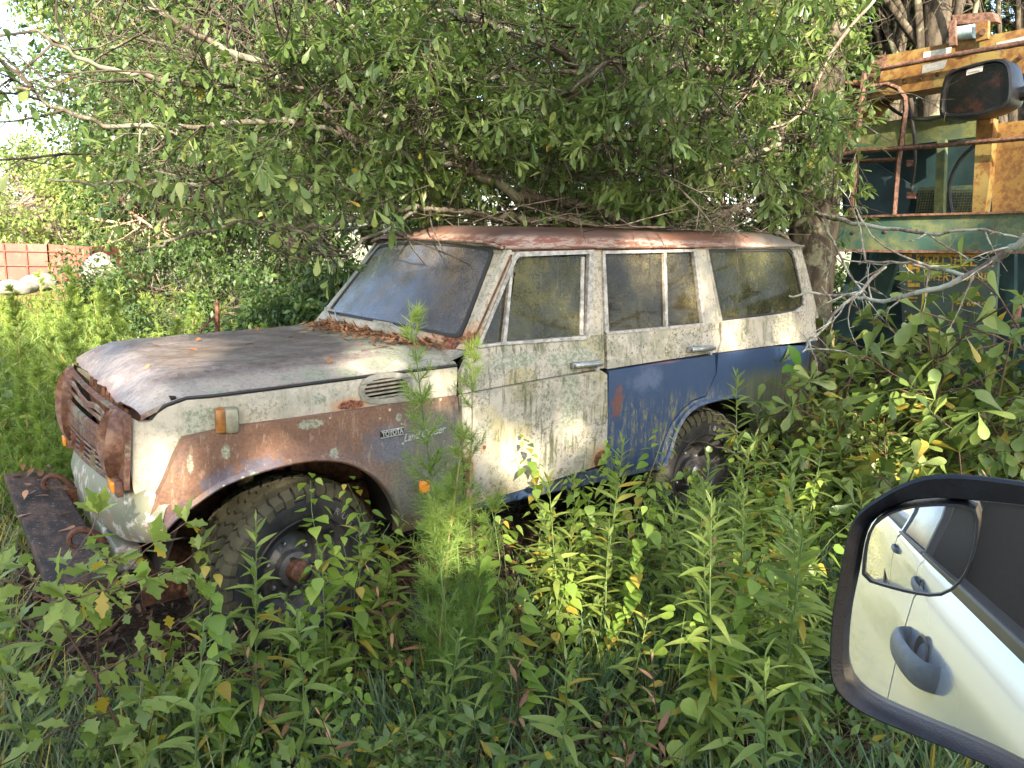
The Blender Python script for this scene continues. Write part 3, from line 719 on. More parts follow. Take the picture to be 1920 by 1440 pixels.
# --- front face: grille, bezels, apron
gx = -.626
def zlo(y): return .800 - .125 * (y - .2) / 1.3
def zhi(y): return 1.075 - .025 * (y - .2) / 1.3
def fpt(y, t, off=0.0):
    c = (y - W / 2) / (W / 2); z = zlo(y) + (zhi(y) - zlo(y)) * t
    return np.array((gx - .035 * (1 - c * c) - .02 * (1 - t) + off, y, z))
def S_f(off): return lambda y, t: tuple(fpt(y, t, off))
gr = panel('grille', [(.12, 1.03), (W - .12, 1.03), (W - .12, -.06), (.12, -.06)], S_f(.0), MT['grille'], car, .06, .02, (1, 0, 0), [[(.36, .99), (W - .36, .99), (W - .36, .02), (.36, .02)]], sharp=30)
zs = [(.93, .030), (.78, .022), (.585, .050), (.41, .050), (.265, .012), (.19, .012), (.115, .012), (.045, .012)]
for k, (tt, h) in enumerate(zs):
    V = []; F = []
    for j in range(13):
        y = .36 + (W - .72) * j / 12; p = fpt(y, tt, -.006); tl = .014 if k in (2, 3) else .006
        if k == 0: p = p + (-.01, 0, .014 * math.sin(j * .9) - .012 * (j < 5))
        V += [p + (0.0, 0, h / 2), p + (-tl, 0, h / 2 - .006), p + (-tl, 0, -h / 2 + .004), p + (.012, 0, -h / 2)]
    for j in range(12):
        for q in range(3): F.append((j * 4 + q, j * 4 + q + 1, j * 4 + q + 5, j * 4 + q + 4))
    mesh('slat', V, F, MT['grille'], gr, True, 30)
for y in (.60, W / 2, W - .60):
    MB().bar(fpt(y, .27, -.016), fpt(y, .04, -.016), .02, .008, (0, 1, 0)).build('mullion', MT['grille'], gr)
rb = MB()
for j in range(9):
    y = .45 + (W - .9) * j / 8; rb.tube([(gx + .06, y, 1.05), (gx + .055, y + .02, .98), (gx + .06, y, .88)], [.012, .02, .012], 6)
rb.box((gx + .11, W / 2, .85), (.02, .55, .2)); rb.build('radiator', MT['rust_dark'], car, True)
MB().box((gx + .16, W / 2, .90), (.01, .78, .25)).build('grille_dark_backing', MT['under'], car)  # dark sheet standing in for the shaded engine bay behind the grille
def bezel(yc, name='headlight_bezel'):
    """proud pointed oval cowl round one headlight"""
    n = 36; V = []; F = []; s = 1 if yc < W / 2 else -1
    prof = [(1.0, .0), (.99, .040), (.955, .052), (.91, .047), (.74, .010), (.62, -.004)]
    for (r, d) in prof:
        for k in range(n):
            q = 2 * math.pi * k / n; co, si = math.cos(q), math.sin(q)
            dy = r * .102 * (1 + .18 * si) * (1 - abs(si) ** 3.2) ** .8 * co; dy = r * .102 * (1 + .18 * si) * abs(co) ** 1.25 * (1 if co > 0 else -1); t = .54 + r * .52 * si
            dd = d * (.15 + 1.1 * abs(co) ** 1.1 * (1.0 if co * s < 0 else .75))
            V.append(fpt(yc + dy, t, -dd))
    for i in range(len(prof) - 1):
        for k in range(n):
            k2 = (k + 1) % n; F.append((i * n + k, i * n + k2, (i + 1) * n + k2, (i + 1) * n + k))
    b = mesh(name, V, F, MT['bezel'], car, True, 45)
    lathe([(0, .001), (-.02, .045), (-.012, .072), (.01, .085)], 24, fpt(yc, .52, -.004), (1, 0, 0), 'headlight_glass', MT['bezel'], b)
    return b
bezel(.250); bezel(W - .275)
for yc in (.215, W - .16):
    l_ = MB().box(fpt(yc, -.0, -.008) + (0, 0, -.004), (.014, .085, .034), None, .01).build('indicator_housing', MT['bezel'], car, True)
    MB().box(fpt(yc - .01, -.0, -.026) + (0, 0, -.004), (.008, .045, .022), None, .006).build('indicator_lens', MT['amber'], l_, True)
V = []; F = []; na = 44
for j in range(na + 1):
    a = j / na; y = .02 + (W - .04) * a; c = 2 * a - 1; bow = 1 - abs(c) ** 3.0
    zt = zlo(y) - .035; zb = .505 + .085 * max(0, -c) ** 3 + .01 * max(0, c) ** 3
    xo = -.585 - .110 * bow + .05 * abs(c) ** 14; zt -= .05 * abs(c) ** 12
    V += [(xo + .03, y, zt + .02), (xo + .004, y, zt - .004), (xo - .012, y, zt * .55 + zb * .45), (xo - .004, y, zb + .03), (xo + .02, y, zb), (xo + .07, y, zb + .005)]
for j in range(na):
    for q in range(5): F.append((j * 6 + q, j * 6 + q + 1, j * 6 + q + 7, j * 6 + q + 6))
mesh('front_apron', V, F, CARM['apron'], car, True, 50)

# --- lamp on the fender, handles, badges
lp = np.array((-.29, -.004, 1.055)); lx = nrm((-.45, -1, 0))
Rl = np.stack([nrm((1, -.25, 0)), nrm((.25, 1, 0)), (0, 0, 1)], 1)
ml = MB(); ml.box(lp + (0.016, .012, 0), (.030, .040, .050), Rl, .014); ml.tube([lp + (.01, .01, -.06), lp + (.01, .01, -.03)], [.02, .014], 8)
lo = ml.build('marker_lamp', simple('marker_lamp_body', (.16, .155, .11), .5, 0, .2, .3, 20), car, True)
MB().box(lp + (-.022, .022, .002), (.020, .046, .050), Rl, .012).build('lamp_lens', simple('brown_amber_lens', (.20, .085, .022), .35, 0, .2, .4, 24), lo, True)
for (pa, pb, par) in [((1077, 686), (1130, 681), fd), ((1296, 656), (1340, 652), rdo)]:
    a = at(*pa, 1, -.02); b = at(*pb, 1, -.02); t_ = nrm(b - a)
    m = MB(); m.bar(a + (0, .022, -.004), b + (0, .022, -.004), .034, .034, (0, 0, 1), .006)
    h_ = m.build('door_handle', MT['chrome'], par, True)
    MB().bar(a - t_ * .002 + (0, -.012, 0), a + (b - a) * .97 + (0, -.012, 0), .014, .022, (0, 0, 1), .005).build('handle_grip', MT['chrome'], h_, True)
    lathe([(-.024, .001), (-.024, .012), (.0, .013)], 12, b + (-.045, .01, -.028), (0, 1, 0), 'handle_button', MT['alu'], h_)
for (u, v, par) in [(1114, 717, fd)]:
    lathe([(-.006, .001), (-.006, .010), (.004, .012)], 12, at(u, v, 1, -.008), (0, 1, 0), 'key_lock', MT['chrome'], par)
p0 = at(714, 822, 1, -.018); p1 = at(757, 812, 1, -.018); rt = nrm(p1 - p0); wd = np.linalg.norm(p1 - p0)
bk = MB().bar((p0 + p1) / 2 - rt * wd / 2 + (0, .002, .018), (p0 + p1) / 2 + rt * wd / 2 + (0, .002, .012), .004, .030).build('name_plate', MT['badge_dark'], car)
text_mesh('plate_lettering', 'TOYOTA', .034, p0 + (0.006, -.003, .004), p1 - p0, (0, 0, 1), MT['badge'], bk, .002, width=wd * .92, bold=.0008)
for dz in (.001, .032):
    MB().bar(p0 + (0, -.001, dz), p1 + (0, -.001, dz - .004), .004, .0035).build('plate_border', MT['badge'], bk)
s0 = at(756, 829, 1, -.016); s1 = at(835, 810, 1, -.016)
text_mesh('script_emblem', 'Land Cruiser', .050, s0, s1 - s0, (0, 0, 1), MT['badge'], car, .003, shear=.45, width=np.linalg.norm(s1 - s0) * 1.0, bold=.0002)
# antenna stub and fuel flap outline
MB().tube([(2.0, .9, 1.88), (2.0, .9, 1.93)], .012, 8).build('antenna_stub', MT['alu'], car, True)

# --- wheels
def wheel(name, cx, cz, steer, camber=0.0, far=False):
    y0 = .045 if not far else W - .045
    axis = np.array((math.sin(steer), -math.cos(steer), 0.0)) * (1 if not far else -1)      # points outwards
    c = np.array((cx, y0 + (.14 if not far else -.14), cz))
    w_ = empty(name, (0, 0, 0)); w_.parent = car
    hw = .135; R = .425
    # carcass
    prof = [(-hw * .7, .22), (-hw, .27), (-hw * 1.08, .33), (-hw, .385), (-hw * .8, .402), (hw * .8, .402), (hw, .385), (hw * 1.08, .33), (hw * .97, .27), (hw * .78, .215), (hw * .70, .205)]
    ty = lathe(prof, 64, c, axis, 'tyre', MT['rubber'], w_, True, 50)
    a = nrm(np.cross(axis, (0, 0, 1))); b = np.cross(a, axis)
    def cyl(o, r, q): return c + axis * o + r * (math.cos(q) * a + math.sin(q) * b)
    V = []; F = []
    nbk = 44; rows = [(-.128, -.078), (-.066, -.010), (.006, .064), (.074, .128)]
    for ri, (o0, o1) in enumerate(rows):
        for k in range(nbk):
            q = 2 * math.pi * (k + (.5 if ri % 2 else 0)) / nbk; dq = 2 * math.pi / nbk
            sh = rng.normal(0, .004)
            outer = ri in (0, 3); z0 = .392; z1 = R - (.012 if outer else 0) + sh * .5
            qa, qb = q - dq * .39, q + dq * .39; sk = dq * .35 * (1 if ri % 2 else -1)
            P = []
            for rr_ in (z0, z1):
                i_ = .0 if rr_ == z0 else .003
                P += [cyl(o0 + i_, rr_, qa), cyl((o0 + o1) / 2, rr_, qa + sk), cyl(o1 - i_, rr_, qa), cyl(o1 - i_, rr_, qb), cyl((o0 + o1) / 2, rr_, qb + sk), cyl(o0 + i_, rr_, qb)]
            bb = len(V); V += P; F.append(tuple(bb + 6 + i for i in range(6)))
            for i in range(6): F.append((bb + i, bb + (i + 1) % 6, bb + 6 + (i + 1) % 6, bb + 6 + i))
            if outer:            # shoulder lug running down the sidewall
                s_ = 1 if ri == 3 else -1
                bb = len(V); L_ = .075 if k % 2 else .055
                V += [cyl(s_ * .126, z1 - .002, qa), cyl(s_ * .126, z1 - .002, qb), cyl(s_ * .149, z1 - L_ * .5, qb), cyl(s_ * .149, z1 - L_ * .5, qa), cyl(s_ * .150, z1 - L_, qb), cyl(s_ * .150, z1 - L_, qa), cyl(s_ * .137, z1 - L_, qa), cyl(s_ * .137, z1 - L_, qb), cyl(s_ * .12, z0 - .01, qa), cyl(s_ * .12, z0 - .01, qb)]
                F += [(bb, bb + 1, bb + 2, bb + 3), (bb + 3, bb + 2, bb + 4, bb + 5), (bb + 5, bb + 4, bb + 7, bb + 6), (bb, bb + 3, bb + 5, bb + 6, bb + 8), (bb + 1, bb + 9, bb + 7, bb + 4, bb + 2)]
    tr = mesh('tread', V, F, MT['tread'], ty); tr['kind'] = 'stuff'
    for rr_ in (.352, .262):
        lathe([(hw * 1.05 - .004, rr_ - .003), (hw * 1.08 + .003, rr_), (hw * 1.05 - .004, rr_ + .003)], 64, c, axis, 'sidewall_ring', MT['rubber'], ty)
    # white raised lettering round the sidewall
    up0 = np.array((0, 0, 1.0))
    # rim
    lathe([(.060, .214), (.095, .220), (.100, .212), (.085, .203), (.06, .196), (.02, .185), (-.02, .178), (-.035, .168), (-.012, .15), (-.004, .12), (.016, .095), (.022, .085), (.055, .080), (.06, .072), (.062, .0)], 48, c, axis, 'rim', MT['rim'], w_, True, 40)
    for k in range(6):
        q = 2 * math.pi * (k + .3) / 6; p = c + .115 * (math.cos(q) * a + math.sin(q) * b)
        lathe([(0, .011), (.018, .010), (.022, .001)], 6, p, axis, 'lug_nut', MT['chrome'], w_, False)
    lathe([(.05, .052), (.10, .048), (.112, .035), (.114, .001)], 20, c, axis, 'hub_cap', MT['chrome'] if name == 'rear_wheel' else MT['rust_dark'], w_)
    return w_, c, axis, a, b
MT['tyre_letter'] = simple('dirty_white_rubber_letter', (.12, .12, .115), .7)
def wheel_text(w_, c, axis, a, b, s, q0, dq, r=.305, size=.044):
    for k, ch in enumerate(s):
        if ch == ' ': continue
        q = q0 + k * dq; rad = math.cos(q) * a + math.sin(q) * b; tan = -math.sin(q) * a + math.cos(q) * b
        text_mesh('raised_letter', ch, size, c + axis * .1475 + rad * (r - size * .35) - tan * size * .3, tan, rad, MT['tyre_letter'], w_, .0012, bold=.0003)
fw = wheel('front_wheel', .01, .300, math.radians(12)); rw = wheel('rear_wheel', 2.70, .335, 0)
wheel('front_wheel', .01, .300, math.radians(-12), far=True); wheel('rear_wheel', 2.70, .335, 0, far=True)
wheel_text(*fw, 'RUGGED', 2.15, .16); wheel_text(*rw, '100POWER', 1.70, .16)
# --- wheel wells, chassis, interior
for x in (.0, 2.72):
    for far in (False, True):
        s = -1 if far else 1; y = W / 2 - s * (W / 2)
        V = []; F = []; n = 14
        for k in range(n + 1):
            q = math.pi * k / n; px, pz = x + .54 * math.cos(q), .40 + .50 * math.sin(q)
            V += [(px, y + s * .05, pz), (px, y + s * .42, pz)]
        for k in range(n): F.append((2 * k, 2 * k + 1, 2 * k + 3, 2 * k + 2))
        mesh('wheel_well', V, F, MT['under'], car, True)
        MB().box((x, y + s * .44, .55), (.56, .012, .40)).build('inner_wing', MT['rust_dark'] if x < 1 else MT['under'], car)
ch = MB(); ch.box((1.5, .50, .42), (2.15, .04, .06)); ch.box((1.5, W - .50, .42), (2.15, .04, .06))
for x in (-.55, .6, 1.6, 2.4, 3.6): ch.box((x, W / 2, .42), (.04, .40, .05))
ch.build('chassis_frame', MT['under'], car)
for x in (.0, 2.70):
    MB().tube([(x, .12, .32), (x, W - .12, .32)], .045, 10).build('axle', MT['under'], car)
    for y in (.42, W - .42):
        sp = MB()
        for k in range(4): sp.bar((x - .52 + .07 * k, y, .46 - .014 * k), (x, y, .385 - .014 * k), .06, .009); sp.bar((x, y, .385 - .014 * k), (x + .52 - .07 * k, y, .46 - .014 * k), .06, .009)
        sp.build('leaf_spring', MT['rust_dark'], car)
# canister in the front wheel well with banded top, brackets beside it
cp = at(465, 930, 1, .30)
c_ = lathe([(-.17, .001), (-.17, .036), (.03, .036), (.03, .03)], 20, cp, (0, 0, 1), 'shock_absorber', MT['shock'], car)
lathe([(.028, .034), (.03, .042), (.042, .044), (.046, .038), (.052, .044), (.064, .044), (.07, .03), (.12, .02)], 20, cp, (0, 0, 1), 'top_mount', MT['brass'], c_)
for u, v, h in ((520, 895, .07), (556, 890, .06), (600, 905, .04)):
    p = at(u, v, 1, .36); MB().box(p, (.030, .012, h), None, .004).build('bracket', MT['rust'], car)
MB().box(at(640, 930, 1, .40), (.12, .02, .07), None, .01).build('spring_hanger', MT['rust_dark'], car)
# interior
MB().box((2.4, W / 2, .62), (1.55, W / 2 - .06, .02)).build('cabin_floor', MT['blackint'], car)
for x, z in ((1.75, .98), (2.75, .98)):
    s_ = MB().box((x - .22, W / 2, .80), (.26, .66, .10), None, .05).build('bench_seat', MT['seat'], car, True)
    MB().box((x + .06, W / 2, 1.12), (.07, .66, .28), Euler((0, math.radians(12), 0)).to_matrix(), .05).build('seat_back', MT['seat'], s_, True)
MB().box((1.02, W / 2, 1.18), (.11, W / 2 - .12, .09), None, .04).build('dashboard', MT['blackint'], car, True)
q = [(1.28 + .06 * math.cos(k / 20 * 2 * math.pi) * .5, .47 + .19 * math.cos(k / 20 * 2 * math.pi) * 0 + .19 * math.sin(k / 20 * 2 * math.pi), 1.22 + .17 * math.cos(k / 20 * 2 * math.pi)) for k in range(21)]
MB().tube(q, .011, 6, False).tube([(1.28, .47, 1.22), (1.0, .47, 1.1)], .018, 6).build('steering_wheel', MT['blackint'], car, True)
MB().box((.86, W / 2, .80), (.015, W / 2 - .08, .35)).build('firewall', MT['under'], car)
MB().box((2.4, W / 2, 1.742), (1.24, W / 2 - .17, .008)).build('headlining', MT['blackint'], car)
# tow hooks and plank bumper
t = NT('weathered_bumper_plank'); g = t.noise(9, 6, .7, stretch=(1, .35, 1)); gf = t.noise(60, 6, .75)
col = t.mix(t.step(g, .42, .62), (.024, .017, .013), (.090, .052, .034)); col = t.mix(t.math('MULTIPLY', t.step(gf, .58, .64), .8), col, (.22, .20, .17))
MT['plank'] = t.done(col, .8, normal=t.bump(t.math('ADD', g, gf), .4, .006), spec=.3)
A0 = np.array((-.845, 1.73, .455)); A1 = np.array((-.83, .02, .475))
bp = MB().bar(A0, A1, .225, .05, (0, 0, 1), .008).build('front_bumper', MT['plank'], car)
for y in (.45, 1.30):
    f_ = MB(); f_.box((-.665, y, .435), (.13, .045, .050), None, .006); f_.build('frame_horn', MT['rust'], car)
    hk = [(-.70, y - .06, .50), (-.72, y - .06, .53), (-.76, y - .06, .565), (-.80, y - .06, .57), (-.825, y - .06, .545), (-.82, y - .06, .515), (-.80, y - .06, .50)]
    MB().tube(smooth_path(hk, 3), list(np.linspace(.017, .009, 19)), 7).build('tow_hook', MT['rust_dark'], bp, True)
MB().box((-.63, .80, .455), (.05, .55, .05), None, .01).build('cross_member', CARM['apron'], car)
# ------------------------------------------------------------------ vegetation tools
def leaf_tpl(prof, fold=.25, teeth=0):
    """prof: [(u, half width)] from base to tip -> template verts (u, w, fold height) and triangles"""
    V = []; F = []; m = len(prof)
    for i, (u, w) in enumerate(prof):
        V.append((u, 0, 0))
        V.append((u, w, fold * w)); V.append((u, -w, fold * w))
    for i in range(m - 1):
        a, b = 3 * i, 3 * (i + 1)
        w0, w1 = prof[i][1], prof[i + 1][1]
        if w0 > 0 and w1 > 0: F += [(a, a + 1, b + 1), (a, b + 1, b), (a, b, b + 2), (a, b + 2, a + 2)]
        elif w0 <= 0: F += [(a, b + 1, b), (a, b, b + 2)]
        else: F += [(a, a + 1, b), (a, b, a + 2)]
    V = np.array(V, float); F = np.array(F); used = np.unique(F); mp = -np.ones(len(V), int); mp[used] = np.arange(len(used))
    return V[used], mp[F]
T_LANCE = leaf_tpl([(0, .0), (.28, .085), (.58, .080), (1, 0)], .30)
T_LANCE2 = leaf_tpl([(0, .012), (.15, .06), (.35, .095), (.55, .09), (.78, .05), (1, 0)], .30)
T_SPAT = leaf_tpl([(0, .012), (.40, .065), (.72, .150), (.92, .11), (1, 0)], .25)
T_SPAT2 = leaf_tpl([(0, .015), (.22, .035), (.45, .085), (.66, .165), (.82, .19), (.94, .13), (1, .04)], .22)
T_HEART = leaf_tpl([(0, .02), (.08, .26), (.28, .36), (.55, .27), (.8, .10), (1, 0)], .18)
T_OVAL = leaf_tpl([(0, 0), (.45, .22), (1, 0)], .25)
T_LOBE = leaf_tpl([(0, .01), (.25, .10), (.38, .26), (.5, .15), (.68, .27), (.8, .12), (1, .05)], .15)
T_BLADE = leaf_tpl([(0, .010), (.35, .012), (.7, .009), (1, 0)], .5)
T_NEEDLE = (np.array([(0, -.024, 0), (0, .024, 0), (.55, .020, 0), (1, 0, 0)], float), np.array([(0, 1, 2), (0, 2, 3)]))
T_DIA = (np.array([(0, 0, 0), (.5, .28, .05), (.5, -.28, .05), (1, 0, 0)], float), np.array([(0, 1, 3), (0, 3, 2)]))

def unit(a): return a / np.maximum(np.linalg.norm(a, axis=-1, keepdims=True), 1e-9)
def rnd_dir(n, R=rng): return unit(R.normal(size=(n, 3)))
class Leaves:
    def __init__(s): s.a = []
    def add(s, pos, dr, up, size, curl=.15, var=None, wide=1.0):
        n = len(pos); f = lambda x: np.broadcast_to(np.asarray(x, float), (n,)).copy()
        s.a.append((np.asarray(pos, float), unit(np.asarray(dr, float)), np.broadcast_to(np.asarray(up, float), (n, 3)).copy(), f(size), f(curl), rng.random(n) if var is None else f(var), f(wide))); return s
    def cat(s): return [np.concatenate([x[i] for x in s.a]) for i in range(7)]
    def keep(s, fn):
        A = s.cat(); m = fn(A[0]); s.a = [tuple(x[m] for x in A)]; return s
    def arrays(s, tpl):
        P, D, U, S, C, VR, WD = s.cat(); Y = unit(np.cross(U, D) + 1e-6); Z = np.cross(D, Y)
        T, F = tpl; u, w, h = T[:, 0], T[:, 1], T[:, 2]
        V = P[:, None] + S[:, None, None] * (u[None, :, None] * D[:, None] + (w[None, :] * WD[:, None])[:, :, None] * Y[:, None] + (h[None, :] - C[:, None] * u[None, :] ** 2)[:, :, None] * Z[:, None])
        n = len(P); k = len(T); FF = (F[None] + (np.arange(n) * k)[:, None, None]).reshape(-1, 3)
        return V.reshape(-1, 3), FF, np.repeat(VR, len(F))
def build_leaves(name, L, tpl, mat, parent=None, smooth=True, kind=None, keep=None):
    if keep: L.keep(keep)
    V, F, vr = L.arrays(tpl); o = mesh_np(name, V, F, mat, parent, vr, smooth)
    if kind: o['kind'] = kind
    return o
def tubes_np(P, Rr, n=4):
    """P: N x m x 3 paths, Rr: N x m radii -> V, F triangles"""
    N, m, _ = P.shape; t = np.empty_like(P); t[:, 1:-1] = P[:, 2:] - P[:, :-2]; t[:, 0] = P[:, 1] - P[:, 0]; t[:, -1] = P[:, -1] - P[:, -2]; t = unit(t)
    ref = np.where(np.abs(t[..., 2:3]) < .9, np.array([0, 0, 1.]), np.array([1., 0, 0])); a = unit(np.cross(t, ref)); b = np.cross(a, t)
    q = 2 * np.pi * np.arange(n) / n
    V = P[:, :, None] + Rr[:, :, None, None] * (np.cos(q)[None, None, :, None] * a[:, :, None] + np.sin(q)[None, None, :, None] * b[:, :, None])
    base = (np.arange(N) * m * n)[:, None, None] + (np.arange(m - 1) * n)[None, :, None]; k = np.arange(n); k2 = (k + 1) % n
    A = base + k; B = base + k2; C = base + n + k2; D = base + n + k
    F = np.stack([np.stack([A, B, C], -1), np.stack([A, C, D], -1)], -2).reshape(-1, 3)
    return V.reshape(-1, 3), F
class Tubes:
    def __init__(s): s.V = []; s.F = []; s.n = 0
    def add(s, P, Rr, n=4):
        V, F = tubes_np(np.asarray(P, float), np.asarray(Rr, float), n); s.V.append(V); s.F.append(F + s.n); s.n += len(V); return s
    def one(s, pts, radii, n=6):
        P = np.array(pts, float)[None]; r = np.interp(np.linspace(0, 1, P.shape[1]), np.linspace(0, 1, len(radii)), radii)[None]; return s.add(P, r, n)
    def build(s, name, mat, parent=None, kind=None):
        V = np.concatenate(s.V); F = np.concatenate(s.F); o = mesh_np(name, V, F, mat, parent, None, True)
        if kind: o['kind'] = kind
        return o
def wander(p0, d, L, m, wob, sag=0.0, R=rng):
    """N paths: p0 N x 3, d N x 3, lengths N -> N x m x 3"""
    p0 = np.asarray(p0, float); N = len(p0); d = unit(np.asarray(d, float)); st = (np.asarray(L, float) / (m - 1)).reshape(-1, 1) * np.ones((N, 1)); out = [p0]
    for i in range(m - 1):
        d = unit(d + R.normal(size=(N, 3)) * wob + np.array([0, 0, -sag])); out.append(out[-1] + d * st)
    return np.stack(out, 1)

# bark, soil, litter
def bark(name, c1, c2, lich=(.42, .44, .36), lf=.5, scale=14):
    t = NT(name); g = t.noise(scale, 7, .72, stretch=(1, 1, .35)); w = t.noise(5, 5, .7)
    col = t.mix(t.step(g, .40, .60), c1, c2); col = t.mix(t.math('MULTIPLY', t.step(w, .62 - .2 * lf, .70 - .2 * lf), .75), col, lich)
    return t.done(col, .85, normal=t.bump(g, .5, .01), spec=.25)
BK = bark('grey_bark', (.026, .021, .015), (.078, .065, .048), (.15, .16, .11), lf=.4); BK2 = bark('lichen_twig_bark', (.10, .085, .07), (.22, .20, .17), (.38, .40, .34), .8, 30)
BKD = bark('dark_bark', (.04, .033, .026), (.10, .085, .065), (.16, .18, .12), .3); BKT = bark('pale_dead_twig', (.13, .10, .078), (.25, .20, .16), (.32, .31, .27), .3, 30)
STEMG = simple('green_stem', (.10, .15, .045), .55, 0, 0, .3, 12); STEMY = simple('yellow_brown_stem', (.26, .22, .09), .6, 0, 0, .3, 12); STEMB = simple('brown_stem', (.085, .045, .03), .6, 0, 0, .3, 12)
LF = {}
LF['oak'] = leafmat('water_oak_leaf', (.055, .105, .030), (.135, .198, .060), (.25, .31, .10), .44, .32, .02)
LF['oak_dark'] = leafmat('inner_oak_leaf', (.022, .050, .018), (.050, .095, .030), (.09, .15, .04), .30, .42, .02)
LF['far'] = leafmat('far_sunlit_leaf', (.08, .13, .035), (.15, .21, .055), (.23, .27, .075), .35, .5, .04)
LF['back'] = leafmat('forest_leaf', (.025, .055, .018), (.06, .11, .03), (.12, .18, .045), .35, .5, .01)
LF['gold'] = leafmat('goldenrod_leaf', (.12, .18, .038), (.22, .29, .065), (.31, .38, .10), .52, .45, .02, .25)
LF['heart'] = leafmat('vine_leaf', (.14, .23, .040), (.23, .34, .060), (.33, .44, .085), .52, .42, .03, .25)
LF['sap'] = leafmat('oak_sapling_leaf', (.080, .13, .032), (.15, .215, .055), (.24, .30, .085), .36, .33, .03, .2)
LF['dog'] = leafmat('dogfennel_needle', (.095, .18, .035), (.17, .27, .055), (.27, .34, .08), .45, .55, 0, .2)
LF['weed'] = leafmat('tall_weed_leaf', (.085, .155, .035), (.155, .235, .055), (.27, .31, .08), .40, .55, .02, .2)
LF['grass'] = leafmat('grass_blade', (.065, .125, .055), (.12, .20, .085), (.22, .27, .13), .38, .45, .05)
LF['lawn'] = leafmat('lawn_blade', (.17, .20, .085), (.26, .29, .14), (.35, .34, .20), .4, .5, .05)
LF['dead'] = leafmat('dead_leaf', (.14, .065, .03), (.30, .15, .07), (.42, .25, .13), .15, .6, 0)
LF['litter'] = leafmat('brown_litter', (.055, .032, .020), (.12, .07, .042), (.22, .15, .09), .1, .8, 0)
LF['glossy'] = leafmat('glossy_broad_leaf', (.06, .15, .025), (.09, .20, .03), (.13, .26, .04), .30, .18, 0)
LF['shrub'] = leafmat('low_plant_leaf', (.075, .13, .036), (.15, .22, .055), (.23, .31, .080), .50, .4, .02, .2)

# ------------------------------------------------------------------ ground
def ground_z(x, y):
    x = np.asarray(x, float); y = np.asarray(y, float)
    return GZ + .03 * np.sin(x * 1.3 + y * .7) + .02 * np.sin(y * 2.1 - x) + .012 * np.maximum(0, y - 6) - .0 * x
t = NT('ground_soil_and_lawn'); g = t.noise(5, 7, .7); gf = t.noise(45, 6, .75); y = t.sep()[1]; x = t.sep()[0]
soil = t.mix(t.step(gf, .4, .6), (.030, .021, .014), (.085, .058, .036)); lawn = t.mix(t.step(gf, .38, .62), (.19, .205, .11), (.31, .31, .20))
zone = t.step(t.math('ADD', y, t.math('MULTIPLY', g, 1.6)), -1.6, -2.3); zone2 = t.step(t.math('ADD', x, t.math('MULTIPLY', g, 1.2)), -.6, -1.6)
farl = t.step(y, 4.5, 8.0)
m_ = t.math('MAXIMUM', zone, t.math('MAXIMUM', zone2, farl))
MT['ground'] = t.done(t.mix(m_, soil, lawn), .9, normal=t.bump(t.math('ADD', g, gf), .6, .03), spec=.15)
gx_ = np.concatenate([np.linspace(-600, -12, 14)[:-1], np.linspace(-12, 14, 66), np.linspace(14, 600, 14)[1:]]); gy_ = np.concatenate([np.linspace(-600, -12, 14)[:-1], np.linspace(-12, 22, 80), np.linspace(22, 900, 16)[1:]])
GX, GY = np.meshgrid(gx_, gy_, indexing='ij'); V = np.stack([GX, GY, ground_z(GX, np.minimum(GY, 22))], -1).reshape(-1, 3); nyy = len(gy_)
F = [(i * nyy + j, (i + 1) * nyy + j, (i + 1) * nyy + j + 1, i * nyy + j + 1) for i in range(len(gx_) - 1) for j in range(nyy - 1)]
mesh('ground', V, F, MT['ground'], None, True)['kind'] = 'structure'
# ------------------------------------------------------------------ trees
BKL = bark('pale_limb_bark', (.055, .045, .034), (.145, .125, .096), (.21, .22, .165), .6, 22)
def catmull(pts, k=4): return np.array(smooth_path([tuple(p) for p in pts], k))
# region kept free of leaves: the wagon's own volume, and light gaps along the sun's direction
GAPS = [((-.50, 0.02, .84), .13), ((1.22, 0, .68), .14), ((.97, 0, .86), .10), ((-.15, 0, .90), .09), ((1.52, 0, .80), .09), ((2.9, .05, 1.22), .12), ((3.5, .08, 1.2), .14), ((2.2, .12, 1.76), .20), ((3.2, .12, 1.78), .15), ((1.5, .03, 1.45), .10),
        ((.75, .02, 1.1), .09), ((5.1, 0, 3.4), .18), ((5.2, -.3, 2.7), .12), ((1.0, -.35, .45), .16), ((1.45, -.3, .35), .12), ((.9, -.9, .4), .16), ((1.9, -1.2, .4), .18), ((2.6, -.8, .5), .15), ((2.2, -.3, .6), .12), ((.75, -1.4, .5), .14), ((1.4, -1.7, .5), .13), ((3.3, -1.0, .7), .2), ((3.7, -.5, .8), .2), ((3.0, -1.7, .5), .15), ((.3, 1.9, 2.8), .5), ((1.2, 2.2, 3.0), .5), ((-.3, 1.5, 2.6), .4), ((2.3, 2.4, 2.7), .35), ((5.1, .3, 1.8), .2), ((.5, .3, 1.2), .15), ((.6, -.4, .5), .16), ((1.6, -.6, .4), .18), ((1.1, .7, 1.85), .2), ((2.8, .0, .55), .12), ((-.3, .8, 1.2), .25), ((2.5, .12, 1.5), .12)]
def sun_gaps(P):
    k = np.ones(len(P), bool)
    for c, r in GAPS:
        q = P - np.array(c); d = np.linalg.norm(q - (q @ SUN_DIR)[:, None] * SUN_DIR, axis=1); k &= d > r + .04
    return k
def off_wagon(P):
    x, y, z = P.T
    return ~((x > -.75) & (x < 4.0) & (y > -.05) & (y < 1.8) & (z < np.where(x < .8, 1.24, 1.88 - .02)) & ~((x < 1.17) & (x >= .8) & (z > 1.24 + (x - .8) * 1.5)))
def off_cam(P, r=1.6):
    return np.linalg.norm(P - CAM, axis=1) > r

